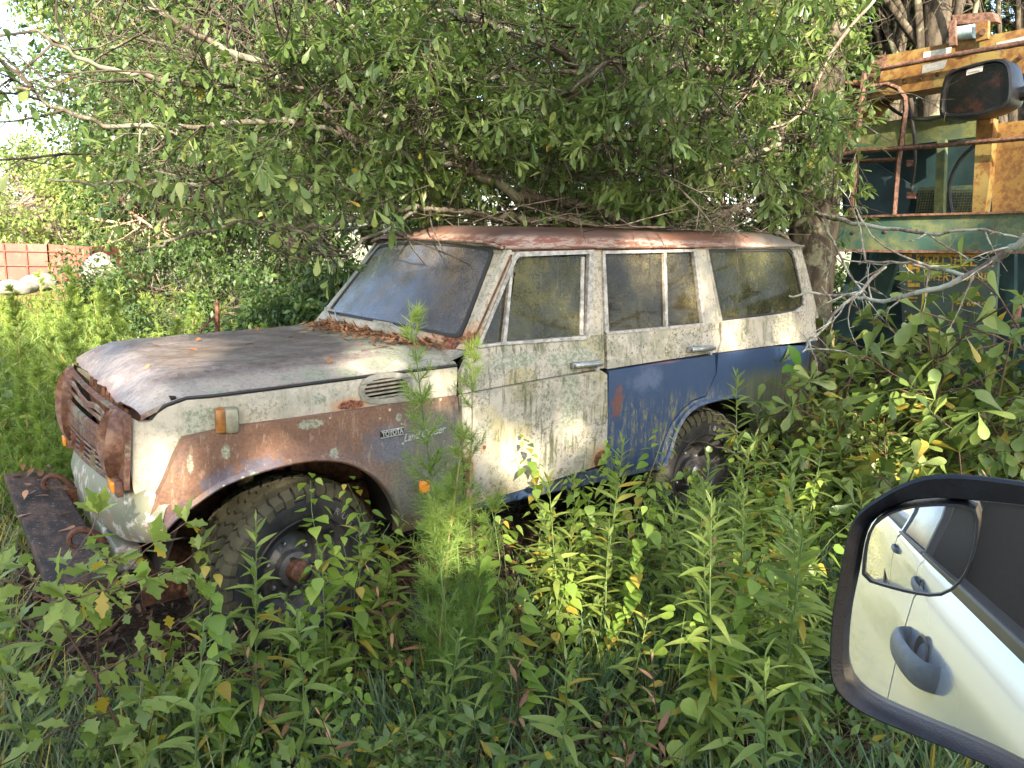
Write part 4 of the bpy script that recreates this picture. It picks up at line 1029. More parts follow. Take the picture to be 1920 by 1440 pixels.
def crown_lim(U): return np.interp(U, [0, 120, 210, 270, 330, 400, 480, 560, 610, 660, 700, 740, 900, 1200, 1500, 1560, 1600], [370, 400, 470, 500, 440, 430, 440, 520, 560, 510, 455, 425, 430, 430, 430, 500, 300])
def to_px_n(P):
    q = P - CAM; z = q @ CF; return 960 + FPX * (q @ CR) / z, 720 - FPX * (q @ CU) / z
def crown_edge(P):
    q = P - CAM; z = q @ CF; U = 960 + FPX * (q @ CR) / z; Vv = 720 - FPX * (q @ CU) / z
    lim = crown_lim(U)
    dist = np.linalg.norm(q, axis=1); return ((Vv < lim) | (dist > 5.8)) & (U < 1640)
def oak_branches(starts, dirs, lens, tb, lv, nsprig=8, leaf=(.058, .108), m=6, wob=.16, sag=.02, nleaf=11, rbase=.007, curl=.18):
    """branchlets with rosettes of leaves at the side twigs; adds to Tubes tb and Leaves lv"""
    P = wander(starts, dirs, lens, m, wob, sag)
    uv = [to_px_n(P[:, j_]) for j_ in range(m)]; bad = np.any([(v_ > crown_lim(u_) + 6) & (np.linalg.norm(P[:, j_] - CAM, axis=1) < 5.8) & (u_ < 760) for j_, (u_, v_) in enumerate(uv)], 0); bad |= np.any([(u_ < 230) & (rng.random(len(P)) < .25) for u_, v_ in uv], 0); P = P[~bad]; N = len(P)
    tb.add(P, np.broadcast_to(np.linspace(rbase, rbase * .3, m), (N, m)), 3)
    # side twigs
    k = nsprig; s = rng.uniform(.15, 1, (N, k)); idx = np.clip((s * (m - 1)).astype(int), 0, m - 2); fr = s * (m - 1) - idx; ar = np.arange(N)[:, None]
    A = P[ar, idx]; B = P[ar, idx + 1]; Q = A + (B - A) * fr[..., None]; T = unit(B - A)
    D = unit(T * .7 + rnd_dir(N * k).reshape(N, k, 3) * .9); L = rng.uniform(.06, .22, (N, k))
    Q = Q.reshape(-1, 3); D = D.reshape(-1, 3); L = L.ravel(); u_, v_ = to_px_n(Q + D * L[:, None]); g_ = ~((v_ > crown_lim(u_)) & (np.linalg.norm(Q - CAM, axis=1) < 5.8)); Q = Q[g_]; D = D[g_]; L = L[g_]
    S = wander(Q, D, L, 4, .18, .03); tb.add(S, np.broadcast_to(np.linspace(rbase * .4, rbase * .2, 4), (len(S), 4)), 3)
    # leaves: alternate along the twig and a rosette at the tip
    n = len(S); kk = nleaf; s = np.where(rng.random((n, kk)) < .55, 1.0, rng.uniform(.2, 1, (n, kk))); idx = np.clip((s * 3).astype(int), 0, 2); fr = s * 3 - idx; ar = np.arange(n)[:, None]
    A = S[ar, idx]; B = S[ar, idx + 1]; Q = (A + (B - A) * fr[..., None]).reshape(-1, 3); T = unit(B - A).reshape(-1, 3)
    side = rnd_dir(n * kk); side = unit(side - (side * T).sum(1, keepdims=True) * T)
    D = unit(T * rng.uniform(.2, 1.0, (n * kk, 1)) + side + np.array([0, 0, -.22])); up = unit(np.array([0, 0, 1.]) + rnd_dir(n * kk) * .55)
    tone = np.repeat(np.clip(rng.normal(.5, .22, n), 0, 1), kk)
    lv.add(Q, D, up, rng.uniform(leaf[0], leaf[1], n * kk), rng.uniform(-.05, .45, n * kk), np.clip(tone * .6 + rng.random(n * kk) * .4, 0, .999) )
    return P
# --- the big oak: trunk behind the wagon's tail, limbs over the roof towards the left
oak = empty('water_oak'); tag(oak, 'big grey-barked oak with low leafy limbs spreading over the wagon roof', 'tree')
def trunkpath(px): return [atd(u, v, d) for u, v, d in px]
tk = catmull(trunkpath([(1500, 700, 6.9), (1512, 560, 6.9), (1527, 420, 6.9), (1536, 280, 6.95), (1544, 120, 7.0), (1552, -60, 7.2), (1560, -300, 7.6)]), 4)
tk[:, 2] -= 0; base = tk[0].copy(); base[2] = -.3; tk = np.vstack([base, tk]); 
tb = Tubes(); tb.one(tk, [.24, .20, .19, .17, .16, .15, .12], 14); tb.build('trunk', BK, oak)
LIMBS = [
    ([(1500, 470, 6.7), (1380, 450, 6.3), (1200, 420, 5.6), (1080, 385, 5.3), (965, 362, 5.1), (900, 322, 5.0), (830, 268, 4.9), (720, 218, 4.8), (600, 170, 4.7), (520, 132, 4.6), (400, 84, 4.5), (270, 15, 4.4)], .030),
    ([(900, 322, 5.0), (850, 312, 4.9), (760, 290, 4.7), (640, 248, 4.6), (612, 200, 4.5), (560, 165, 4.4)], .020),
    ([(1330, 440, 6.2), (1110, 418, 5.2), (1040, 410, 5.0), (930, 408, 4.9), (860, 395, 4.8), (790, 397, 4.6), (720, 382, 4.5), (640, 345, 4.4)], .018),
    ([(1530, 140, 6.9), (1400, 170, 6.0), (1310, 215, 5.6), (1190, 240, 5.3), (1100, 300, 5.0), (1000, 330, 4.9)], .016),
    ([(1500, 160, 6.8), (1250, 120, 5.9), (1090, 130, 5.5), (1040, 90, 5.3), (930, 50, 5.1), (820, 20, 5.0)], .030),
    ([(1215, 5, 4.9), (1180, 60, 4.8), (1160, 100, 4.8), (1120, 128, 4.8), (1050, 185, 4.8), (980, 205, 4.8), (890, 210, 4.8), (790, 205, 4.7)], .012),
    ([(1100, 140, 5.4), (975, 128, 5.0), (930, 142, 4.9), (880, 145, 4.8), (820, 135, 4.7)], .012),
    ([(640, 248, 4.6), (560, 232, 4.4), (440, 226, 4.3), (360, 242, 4.2), (280, 243, 4.1), (170, 224, 4.0), (95, 195, 4.0), (25, 165, 4.0)], .012),
    ([(600, 170, 4.7), (480, 160, 4.5), (330, 150, 4.3), (210, 130, 4.2), (120, 88, 4.1), (55, 55, 4.1)], .013),
    ([(620, 350, 4.6), (480, 340, 4.4), (380, 345, 4.2), (290, 345, 4.1), (180, 342, 4.0), (90, 335, 4.0)], .010),
    ([(720, 382, 4.5), (640, 420, 4.3), (560, 432, 4.2), (470, 415, 4.1), (380, 430, 4.05), (300, 455, 4.0), (255, 470, 4.0)], .010),
    ([(780, 398, 4.5), (700, 440, 4.1), (655, 475, 4.0), (620, 505, 3.95)], .008),
    ([(1520, 250, 6.9), (1380, 300, 6.2), (1280, 310, 5.9), (1100, 330, 5.6), (1000, 300, 5.5), (900, 240, 5.4)], .016),
    ([(1540, 60, 6.9), (1400, 20, 6.2), (1250, -40, 5.8), (1050, -80, 5.4), (850, -90, 5.0), (600, -60, 4.7), (350, -60, 4.5)], .03),
    ([(1530, 350, 6.9), (1440, 380, 6.3), (1330, 405, 5.7), (1240, 425, 5.3), (1180, 418, 5.1)], .012),
    ([(1530, 200, 6.9), (1450, 130, 6.3), (1330, 40, 5.9), (1200, -60, 5.6)], .02),
    ([(1500, 470, 6.8), (1420, 410, 6.6), (1300, 380, 6.5), (1150, 390, 6.4), (1000, 400, 6.2), (850, 410, 6.0), (700, 420, 5.8), (560, 440, 5.7)], .016),
]
tb = Tubes(); tw = Tubes(); lv = Leaves(); starts = []; dirs = []; lens = []
for px, r in LIMBS:
    p = catmull(trunkpath(px), 4); p[1:-1] += rng.normal(0, .012, (len(p) - 2, 3)); tb.one(p, [r * 1.25, r, r * .45], 7)
    n = len(p); nb = int(n * 1.05)
    for _ in range(nb):
        i = int(rng.integers(max(1, n // 6), n - 1)); T = nrm(p[min(i + 1, n - 1)] - p[i - 1]); d = nrm(T * .5 + rnd_dir(1)[0] * .9 + np.array([0, 0, .05]))
        starts.append(p[i]); dirs.append(d); lens.append(rng.uniform(.35, .95))
    starts.append(p[-1]); dirs.append(nrm(p[-1] - p[-3])); lens.append(.35)
tb.build('limb', BKL, oak)
# hidden and side limbs filling the crown's depth
N = 360; u = rng.uniform(120, 1500, N); v = rng.uniform(-260, 330, N); d = rng.uniform(4.5, 7.6, N); edge = np.interp(u, [0, 300, 620, 1560], [250, 420, 380, 330])
v = np.where(rng.random(N) < .45, rng.uniform(150, edge, N), v); d = np.where(u < 420, rng.uniform(4.1, 5.2, N), d)
v = np.maximum(v, np.interp(u, [0, 180, 400], [150, 60, -200]) ); sel = (rng.random(N) < np.interp(u, [100, 260, 450], [.10, .5, 1])) & ~((u < 600) & (v > 330)); u, v, d = u[sel], v[sel], d[sel]; N = len(u)
st = np.array([atd(a, b, c) for a, b, c in zip(u, v, d)]); dd = unit(np.array([-.5, -.3, 0]) + rnd_dir(N) * .9)
P = oak_branches(st, dd, rng.uniform(.5, 1.1, N), tw, lv, 9, rbase=.008)
P = oak_branches(starts, dirs, np.array(lens), tw, lv, 8)
# the crown goes on above the frame, over the wagon, and close round the trunk
N = 150; st = np.stack([rng.uniform(-.9, 4.2, N), rng.uniform(-.9, 2.6, N), rng.uniform(3.3, 4.9, N)], 1); oak_branches(st, unit(rnd_dir(N) * np.array([1, 1, .4])), rng.uniform(.6, 1.2, N), tw, lv, 9, rbase=.009)
st = np.array([atd(rng.uniform(1440, 1640), rng.uniform(-60, 330), rng.uniform(5.9, 6.8)) for _ in range(46)]); oak_branches(st, rnd_dir(46), rng.uniform(.3, .7, 46), tw, lv, 8)
lv.keep(lambda P: off_wagon(P) & off_cam(P, 2.2) & sun_gaps(P))
# nothing hangs over the wagon's flank or before the windows: the crown ends above the roof line there
lv.keep(crown_edge)
def crown_thin(P):
    q = P - CAM; z = q @ CF; U = 960 + FPX * (q @ CR) / z; Vv = 720 - FPX * (q @ CU) / z
    keep = np.interp(U, [-50, 60, 150, 260, 420, 560, 1600], [.03, .16, .36, .55, .78, .95, 1]); low = np.interp(Vv - np.interp(U, [0, 240, 420, 600, 700, 1600], [330, 400, 330, 380, 330, 420]), [-60, 20, 120], [1, .42, .22]); low = np.where(U < 640, low, 1)
    h = np.sin(U * .021 + 3 * np.sin(Vv * .013)) + np.sin(Vv * .027 + U * .008)       # clumps and windows in the crown
    win = np.where(h < -.75, .35, 1.0)
    return rng.random(len(P)) < keep * low * win
lv.keep(crown_thin)
# the big limbs stay bare on their near side, so that they show through the leaves
def limb_clear(P):
    U, Vv = to_px_n(P); D = np.linalg.norm(P - CAM, axis=1); ok = np.ones(len(P), bool)
    for li in (0, 1, 2, 3, 4, 5, 6, 7, 12):
        px = LIMBS[li][0]
        for (a, b) in zip(px[:-1], px[1:]):
            n_ = max(2, int(math.hypot(b[0] - a[0], b[1] - a[1]) / 14))
            for t_ in np.linspace(0, 1, n_):
                q = [a[i] + (b[i] - a[i]) * t_ for i in range(3)]; ok &= ~(((U - q[0]) ** 2 + (Vv - q[1]) ** 2 < (20 if li in (0, 4) else 13) ** 2) & (D < q[2]) & (rng.random(len(P)) < .85))
    return ok
lv.keep(limb_clear)
A = lv.cat(); print('oak leaves', len(A[0]))
big = np.argsort(np.linalg.norm(A[0] - CAM, axis=1)); inview = np.array([0 < to_px(p)[0] < 1600 and 0 < to_px(p)[1] < 620 for p in A[0][big[:1500]]]); first = big[:1500][inview][:260]
mask = np.ones(len(A[0]), bool); mask[first] = False
Lr = Leaves(); Lr.a = [tuple(x[mask] for x in A)]
build_leaves('foliage', Lr, T_SPAT, LF['oak'], oak, kind='stuff')
tw.build('twigs', BK, oak, 'stuff')
def leaf_proto(tpl, mat, curl, var, name='leaf'):
    V, F = tpl; V = V.copy(); V[:, 2] -= curl * V[:, 0] ** 2
    me = bpy.data.meshes.new(name); me.from_pydata([tuple(p) for p in V], [], [tuple(int(i) for i in f) for f in F]); me.materials.append(mat)
    me.polygons.foreach_set('use_smooth', [True] * len(F)); a = me.attributes.new('var', 'FLOAT', 'FACE'); a.data.foreach_set('value', [var] * len(F)); return me
def leaf_objs(protos, parent, P, D, U, S, name='leaf', W_=None):
    D = unit(np.asarray(D)); Y = unit(np.cross(U, D)); Z = np.cross(D, Y)
    for i in range(len(P)):
        o = bpy.data.objects.new(name, protos[int(rng.integers(len(protos)))]); COL.objects.link(o); o.parent = parent; s = float(S[i])
        o.matrix_local = Matrix([[D[i][0] * s, Y[i][0] * s, Z[i][0] * s, P[i][0]], [D[i][1] * s, Y[i][1] * s, Z[i][1] * s, P[i][1]], [D[i][2] * s, Y[i][2] * s, Z[i][2] * s, P[i][2]], [0, 0, 0, 1]])
PR_OAK = [leaf_proto(T_SPAT2, LF['oak'], c, v) for c, v in ((.05, .5), (.2, .7), (.35, .35), (.1, .85), (.25, .95))]
leaf_objs(PR_OAK, oak, A[0][first], A[1][first], A[2][first], A[3][first])

# --- other trees: generic builder
def tree(name, label, base, h, tr, crown_c, crown_r, nl, leaf, mat, group=None, tpl=T_DIA, nbr=26, barkm=BK, lean=(0, 0), gaps=False, clumps=60, cat='tree', trunk=True):
    root = empty(name, tuple(base)); tag(root, label, cat, group); base = np.asarray(base, float)
    cc = np.asarray(crown_c, float) - base; cr = np.asarray(crown_r, float); tb = Tubes()
    if trunk:
        m = 9; z = np.linspace(-.2, h, m); wx = np.cumsum(rng.normal(0, .05, m)) * h / 8; wy = np.cumsum(rng.normal(0, .05, m)) * h / 8
        tp = np.stack([wx - wx[0] + lean[0] * (z / h) ** 1.2, wy - wy[0] + lean[1] * (z / h) ** 1.2, z], 1); tb.one(tp, [tr * 1.25, tr, tr * .8, tr * .4], 10); tb.build('trunk', barkm, root)
    # clumps in the crown's shell
    cl = rnd_dir(clumps) * (rng.uniform(.35, 1, (clumps, 1)) ** .6) * cr + cc; cs = rng.uniform(.16, .32, clumps) * cr.min()
    tw = Tubes(); src = tp[rng.integers(3, 9, clumps)] if trunk else np.repeat(cc[None], clumps, 0) + rng.normal(0, .1, (clumps, 3)); mid = (src + cl) / 2 + rng.normal(0, .08, (clumps, 3)) * cr.min()
    s = np.linspace(0, 1, 6)[None, :, None]; pth = (1 - s) ** 2 * src[:, None] + 2 * s * (1 - s) * mid[:, None] + s * s * cl[:, None]
    pk_ = pth[np.all([sun_gaps(pth[:, j_] + base) for j_ in range(2, 6)], 0)] if gaps else pth
    tw.add(pk_, np.broadcast_to(np.linspace(tr * .32, tr * .05, 6), (len(pk_), 6)), 5)
    k = 7; q0 = np.repeat(pth[:, 3:5].reshape(-1, 3), k, 0); qq = wander(q0, rnd_dir(len(q0)), rng.uniform(.3, 1.0, len(q0)) * cs.mean() * 2.2, 4, .2)
    if gaps: qq = qq[np.all([sun_gaps(qq[:, j_] + base) for j_ in range(4)], 0)]
    tw.add(qq, np.broadcast_to(np.linspace(tr * .05, .002, 4), (len(qq), 4)), 3)
    tw.build('branches', barkm, root, 'stuff')
    ci = rng.integers(0, clumps, nl); rad = rng.random(nl) ** .45; dr = rnd_dir(nl); P = cl[ci] + dr * (cs[ci] * rad)[:, None] * np.array([1.25, 1.25, .8])
    ln = len(P); D = unit(dr * .6 + rnd_dir(ln) * .8 + np.array([0, 0, -.25])); U = unit(np.array([0, 0, 1.]) + rnd_dir(ln) * .8)
    tone = rng.random(clumps)[ci]
    L = Leaves(); L.add(P, D, U, rng.uniform(leaf * .7, leaf * 1.25, ln), .2, np.clip(tone * .5 + rng.random(ln) * .5, 0, .999))
    kf = (lambda Q: sun_gaps(Q + base) & off_cam(Q + base, 3) & off_wagon(Q + base)) if gaps else (lambda Q: off_wagon(Q + base) & off_cam(Q + base, 3))
    build_leaves('foliage', L, tpl, mat, root, kind='stuff', keep=kf)
    return root
def gpt(u, d, az=None):
    r_ = ray(u, 460); h_ = nrm((r_[0], r_[1], 0)); p = CAM + h_ * d; return np.array((p[0], p[1], float(ground_z(p[0], p[1]))))
# sunlit pale trunk and slim trunks beside the machine
for (u0, d0, r0, lab, sunl) in [(1718, 9.2, .17, 'straight sunlit yellowish trunk rising behind the machine boom', 1), (1640, 10.5, .12, 'slim trunk just left of the sunlit trunk behind the machine', 0), (1462, 8.6, .10, 'thin dark trunk close behind the big oak', 0), (1880, 11.0, .12, 'trunk of the tree behind the right end of the machine', 0)]:
    b = gpt(u0, d0); c = b + (.1, .3, 6.6)
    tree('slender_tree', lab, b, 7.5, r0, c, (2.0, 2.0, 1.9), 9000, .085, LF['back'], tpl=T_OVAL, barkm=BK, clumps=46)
# forest behind the wagon
FOREST = [(560, 9.5, 3.6, (2.2, 2.0, 2.7), 'dark bushy tree directly behind the wagon hood'), (800, 9.0, 3.8, (2.2, 2.0, 2.9), 'dense tree behind the windscreen side of the roof'), (1050, 9.6, 3.8, (2.2, 2.0, 2.9), 'dense tree behind the middle of the wagon roof'),
          (1290, 9.8, 3.6, (2.0, 2.0, 2.9), 'tree behind the rear half of the wagon roof'), (1480, 11.5, 4.4, (2.0, 2.0, 2.6), 'tall tree seen past the big oak trunk'), (360, 11.5, 3.8, (2.1, 2.2, 2.8), 'leafy tree behind the left half of the oak limbs'),
          (680, 13, 5.8, (3, 2.5, 3.0), 'tall tree far behind the middle of the oak crown'), (1150, 13.5, 5.8, (3, 2.5, 3.2), 'tall tree far behind the right of the oak crown'), (1640, 13.5, 5.6, (2.6, 2.5, 3.2), 'tree between the trunks behind the machine'), (1880, 14, 5.2, (2.8, 2.5, 3.4), 'rightmost tree behind the machine')]
for u0, d0, hz, cr, lab in FOREST:
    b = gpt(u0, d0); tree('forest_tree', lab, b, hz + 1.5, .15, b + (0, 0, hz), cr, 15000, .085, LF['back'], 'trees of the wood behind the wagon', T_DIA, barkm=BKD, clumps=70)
# undergrowth hiding the trunks' feet
for u0, d0, r_, hh, lab in [(420, 9.0, 1.25, .9, 'low dark bush at the wood edge left of the wagon'), (540, 7.4, .95, .75, 'round green bush close beyond the hood'), (640, 7.2, 1.0, .9, 'bush hidden behind the windscreen corner'), (1390, 9.5, 1.3, 1.2, 'bush under the trees behind the wagon tail'), (1560, 9.6, 1.1, .9, 'bush between the oak and the machine'), (300, 11.5, 1.2, .9, 'bush at the foot of the brush pile')]:
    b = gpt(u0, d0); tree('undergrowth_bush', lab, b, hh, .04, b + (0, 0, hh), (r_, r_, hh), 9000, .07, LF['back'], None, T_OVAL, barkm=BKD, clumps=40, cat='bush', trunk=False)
# far sunlit tree on the left and its neighbour
b = gpt(325, 19); tree('sunlit_tree', 'tall sunlit yellow-green tree beyond the field on the left', b, 6.5, .25, b + (0, 0, 4.4), (2.5, 2.5, 3.5), 55000, .095, LF['far'], None, T_DIA, barkm=BKT, clumps=150)
b = gpt(420, 17); tree('sunlit_tree', 'shaded broad tree between the sunlit tree and the oak limbs', b, 5.5, .22, b + (0, 0, 3.9), (3.0, 2.6, 3.6), 42000, .095, LF['far'], None, T_DIA, barkm=BKT, clumps=110)
b = gpt(105, 34); tree('distant_tree', 'pale distant tree at the far left skyline', b, 3, .25, b + (0, 0, 2.0), (3.2, 2.6, 2.6), 16000, .16, LF['far'], None, T_DIA, barkm=BKT, clumps=80)
# trees on the camera's side of the track; they shade the wagon
def sunward(perp, dist):
    s = np.array([math.cos(SUN_AZ), math.sin(SUN_AZ)]); p = np.array([math.sin(SUN_AZ), -math.cos(SUN_AZ)]); q = p * perp - s * dist; return np.array((q[0], q[1], GZ))
for k, (pp, ds, hz, cr) in enumerate([(.6, 13.5, 6.6, (2.2, 2.2, 2.6)), (3.4, 12.5, 6.3, (2.4, 2.4, 2.9)), (6.2, 14.0, 7.0, (2.5, 2.5, 3.0)), (9.2, 13.0, 6.6, (2.6, 2.4, 3.0)), (4.8, 17.5, 9.5, (3.4, 2.4, 3.0)), (1.6, 17.0, 9.3, (2.4, 2.4, 2.8)), (-2.6, 13.5, 7.3, (2.3, 2.2, 1.9))]):
    b = sunward(pp, ds); tree('shade_tree', ['tree behind the pickup shading the wagon hood', 'tree behind the pickup shading the doors', 'tree behind the pickup shading the machine', 'outer tree of the row behind the pickup', 'tall tree of the second row behind the pickup', 'tall narrow tree of the second row behind the pickup', 'flat-topped tree at the left end of the row behind the pickup'][k], b, hz, .2, b + (0, 0, hz), cr, 17000, .15, LF['far'], None, T_OVAL, barkm=BK, clumps=100, gaps=True)
# ------------------------------------------------------------------ small plants
ZONES = [(-999, -.6, 'before the bumper'), (-.6, .6, 'before the front tyre'), (.6, 1.05, 'before the side badge'), (1.05, 1.8, 'before the white door'), (1.8, 2.35, 'before the blue panel'), (2.35, 3.1, 'before the rear wheel'), (3.1, 999, 'right of the tail')]
ONES = ['', 'first', 'second', 'third', 'fourth', 'fifth', 'sixth', 'seventh', 'eighth', 'ninth', 'tenth', 'eleventh', 'twelfth', 'thirteenth', 'fourteenth', 'fifteenth', 'sixteenth', 'seventeenth', 'eighteenth', 'nineteenth']
def nth(i):
    if i < 20: return ONES[i] + ' from left'
    return (['twentieth', 'thirtieth', 'fortieth', 'fiftieth', 'sixtieth'][i // 10 - 2] if i % 10 == 0 else ['twenty', 'thirty', 'forty', 'fifty', 'sixty'][i // 10 - 2] + '-' + ONES[i % 10]) + ' from left'
def order(rows, fmt):
    for key, l in rows.items():
        l.sort(key=lambda q: q[0])
        for i, (_, o) in enumerate(l): o['label'] = fmt(key, nth(i + 1))
def relabel(objs, what):
    rows = {}
    for o in objs:
        x, y = o.location.x, o.location.y; d = np.array([x, y]) - CAM[:2]
        xw = CAM[0] + d[0] * (0 - CAM[1]) / max(d[1], .2)          # where the line of sight meets the wagon's flank
        zn = next(z for a, b, z in ZONES if a <= xw < b); rk = 'back row' if y > -.55 else 'middle row' if y > -1.1 else 'front row'
        rows.setdefault((zn, rk), []).append((to_px((x, y, .3))[0], o))
    order(rows, lambda k, n: f'{what} {k[0]}, {k[1]}, {n}')
def gz(x, y): return float(ground_z(x, y))
def goldenrod_data(h, seed, lf=.10, dens=1.0, lean=.12):
    R = np.random.default_rng(seed); m = 8; d = np.array([[R.normal(0, lean), R.normal(0, lean), 1.0]]); P = wander(np.zeros((1, 3)), d, [h], m, .035, 0, R)[0]
    n = int(h / .017 * dens); s = np.linspace(.12, 1, n) ** .85; idx = np.clip((s * (m - 1)).astype(int), 0, m - 2); fr = s * (m - 1) - idx; Q = P[idx] + (P[idx + 1] - P[idx]) * fr[:, None]
    a = np.arange(n) * 2.39996 + R.uniform(0, 6); el = np.interp(s, [0, .6, .9, 1], [.05, .35, .75, 1.8]) + R.normal(0, .15, n)
    D = unit(np.stack([np.cos(a), np.sin(a), el], 1)); size = lf * np.interp(s, [0, .25, .7, .93, 1], [.7, 1.05, 1.0, .62, .38]) * R.uniform(.75, 1.15, n)
    keepm = R.random(n) < np.interp(s, [0, .3, 1], [.45, .85, 1]); U = unit(np.array([0, 0, 1.]) + R.normal(0, .25, (n, 3)))
    return P, Q[keepm], D[keepm], U[keepm], size[keepm], R.uniform(.1, .55, n)[keepm] * np.interp(s[keepm], [0, .8, 1], [1, .8, .1]), s[keepm]
def heart_data(h, seed, lf=.055, lean=.15):
    R = np.random.default_rng(seed); m = 9; d = np.array([[R.normal(0, lean), R.normal(0, lean), 1.0]]); P = wander(np.zeros((1, 3)), d, [h], m, .10, 0, R)[0]
    n = max(6, int(h / .040)); s = np.linspace(.15, 1, n); idx = np.clip((s * (m - 1)).astype(int), 0, m - 2); fr = s * (m - 1) - idx; Q = P[idx] + (P[idx + 1] - P[idx]) * fr[:, None]
    Q = np.repeat(Q, 2, 0); s = np.repeat(s, 2); n = len(Q); a = np.arange(n) * 1.57 + (np.arange(n) % 2) * 1.57 + R.uniform(0, 6) + R.normal(0, .5, n)
    ou = np.stack([np.cos(a), np.sin(a), np.full(n, .25)], 1); pet = R.uniform(.02, .06, n)[:, None]; Q2 = Q + ou * pet
    D = unit(ou + np.array([0, 0, -1.0]) * R.uniform(.2, 1.2, (n, 1))); U = unit(ou * .8 + np.array([0, 0, 1.]) + R.normal(0, .3, (n, 3)))
    size = lf * R.uniform(.7, 1.3, n) * np.interp(s, [0, .8, 1], [1, 1, .6]); return P, Q2, D, U, size, R.uniform(0, .3, n), s
def sapling_data(h, seed, lf=.10, nb=7, spread=.5):
    R = np.random.default_rng(seed); P = wander(np.zeros((1, 3)), [[R.normal(0, .1), R.normal(0, .1), 1]], [h], 8, .08, 0, R)[0]; Q = []; D = []; U = []; S = []; br = [P]
    for k in range(nb + 1):
        if k == nb: b = P[4:]
        else:
            i = int(R.integers(2, 7)); a = k * 2.4 + R.uniform(0, .6); b = wander(P[i][None], [[math.cos(a), math.sin(a), R.uniform(.2, .9)]], [h * spread * R.uniform(.5, 1.1)], 6, .12, 0, R)[0]; br.append(b)
        for j in range(1, len(b)):
            for q in range(2 if j < len(b) - 1 else 6):
                T = nrm(b[j] - b[j - 1]); s_ = nrm(np.cross(T, R.normal(size=3))); D.append(T * R.uniform(.2, .8) + s_); Q.append(b[j] - (b[j] - b[j - 1]) * R.random() * (0 if j == len(b) - 1 else 1)); U.append(nrm(np.array([0, 0, 1.]) + R.normal(0, .4, 3))); S.append(lf * R.uniform(.65, 1.2))
    return br, np.array(Q), unit(np.array(D)), np.array(U), np.array(S), R.uniform(0, .3, len(Q)), None
def stem_mesh(P, r0, r1, name='stem'):
    tb = Tubes(); P = [P] if isinstance(P, np.ndarray) else P
    for i, p in enumerate(P): tb.one(p, [r0 if i == 0 else r0 * .5, r1], 5)
    V = np.concatenate(tb.V); F = np.concatenate(tb.F); me = bpy.data.meshes.new(name); me.from_pydata(V.tolist(), [], F.tolist()); me.polygons.foreach_set('use_smooth', [True] * len(F)); return me
def fol_mesh(Q, D, U, S, C, tpl, mat, name='foliage'):
    L = Leaves(); L.add(Q, D, U, S, C); V, F, vr = L.arrays(tpl); o = mesh_np(name, V, F, mat, None, vr, True); me = o.data; bpy.data.objects.remove(o); return me
KINDS = {}
def variants(kind, n, fn, tpl, mat, stemmat, r0):
    out = []
    for k in range(n):
        P, Q, D, U, S, C, s = fn(k); sm = stem_mesh(P, r0, r0 * .35); sm.materials.append(stemmat); fm = fol_mesh(Q, D, U, S, C, tpl, mat); out.append((sm, fm, (P, Q, D, U, S, C)))
    KINDS[kind] = out
variants('goldenrod', 8, lambda k: goldenrod_data(.55 + .07 * k, 100 + k, .13), T_LANCE2, LF['gold'], STEMG, .0045)
variants('short_weed', 6, lambda k: goldenrod_data(.28 + .05 * k, 200 + k, .10, .8, .25), T_LANCE2, LF['gold'], STEMG, .003)
variants('heart_vine', 7, lambda k: heart_data(.35 + .09 * k, 300 + k, .072), T_HEART, LF['heart'], STEMG, .0025)
variants('low_shrub', 6, lambda k: sapling_data(.22 + .05 * k, 400 + k, .052, 9, .7), T_OVAL, LF['shrub'], STEMB, .003)
variants('oak_sapling', 5, lambda k: sapling_data(.5 + .09 * k, 500 + k, .10, 8, .5), T_SPAT2, LF['sap'], STEMB, .006)
variants('lobed_sapling', 4, lambda k: sapling_data(.45 + .06 * k, 600 + k, .085, 7, .5), T_LOBE, LF['gold'], STEMB, .005)
variants('dead_weed', 4, lambda k: goldenrod_data(.38 + .1 * k, 800 + k, .085, .45, .3), T_LANCE2, LF['dead'], STEMB, .0035)
def plant(kind, x, y, s=1.0, rz=None, v=None, label=None, group=None, name=None, lean=None, z=None):
    vs = KINDS[kind]; v = int(rng.integers(len(vs))) if v is None else v % len(vs); sm, fm, _ = vs[v]
    r = empty(name or kind, (x, y, gz(x, y) - .01 if z is None else z), float(rng.uniform(0, 6.28)) if rz is None else rz); r.scale = (s, s, s)
    if lean: r.rotation_euler = (lean[0], lean[1], r.rotation_euler[2])
    link('stem', sm, None, r); o = link('foliage', fm, None, r); o['kind'] = 'stuff'; tag(r, label, 'plant', group); return r
def plant_single(kind, x, y, h, lab, protos, data, stemmat, r0, name, s=1.0, z=None):
    """a prominent plant: every leaf is an object of its own"""
    P, Q, D, U, S, C, _ = data; r = empty(name, (x, y, gz(x, y) - .01 if z is None else z)); tag(r, lab, 'plant')
    sm = stem_mesh(P, r0, r0 * .35); sm.materials.append(stemmat); link('stem', sm, None, r); leaf_objs(protos, r, Q, D, U, S); return r
PR_GOLD = [leaf_proto(T_LANCE2, LF['gold'], c, v) for c, v in ((.1, .3), (.3, .6), (.5, .8), (.2, .1), (.4, .45), (.25, .99))]
PR_HEART = [leaf_proto(T_HEART, LF['heart'], c, v) for c, v in ((.05, .3), (.2, .6), (.3, .85), (.1, .1))]
PR_SAP = [leaf_proto(T_SPAT2, LF['sap'], c, v) for c, v in ((.05, .3), (.2, .6), (.3, .85), (.1, .1))]
PR_LOBE = [leaf_proto(T_LOBE, LF['gold'], c, v) for c, v in ((.05, .3), (.2, .6), (.3, .85))]

def spot(u, v, zz=0.0, y=None):
    """ground position under the pixel where a plant's top shows, at a given y"""
    p = at(u, v, 1, y); return p
def tall(u, v, y): p = at(u, v, 1, y); return float(p[0]), float(p[1]), float(p[2] - gz(p[0], p[1]))
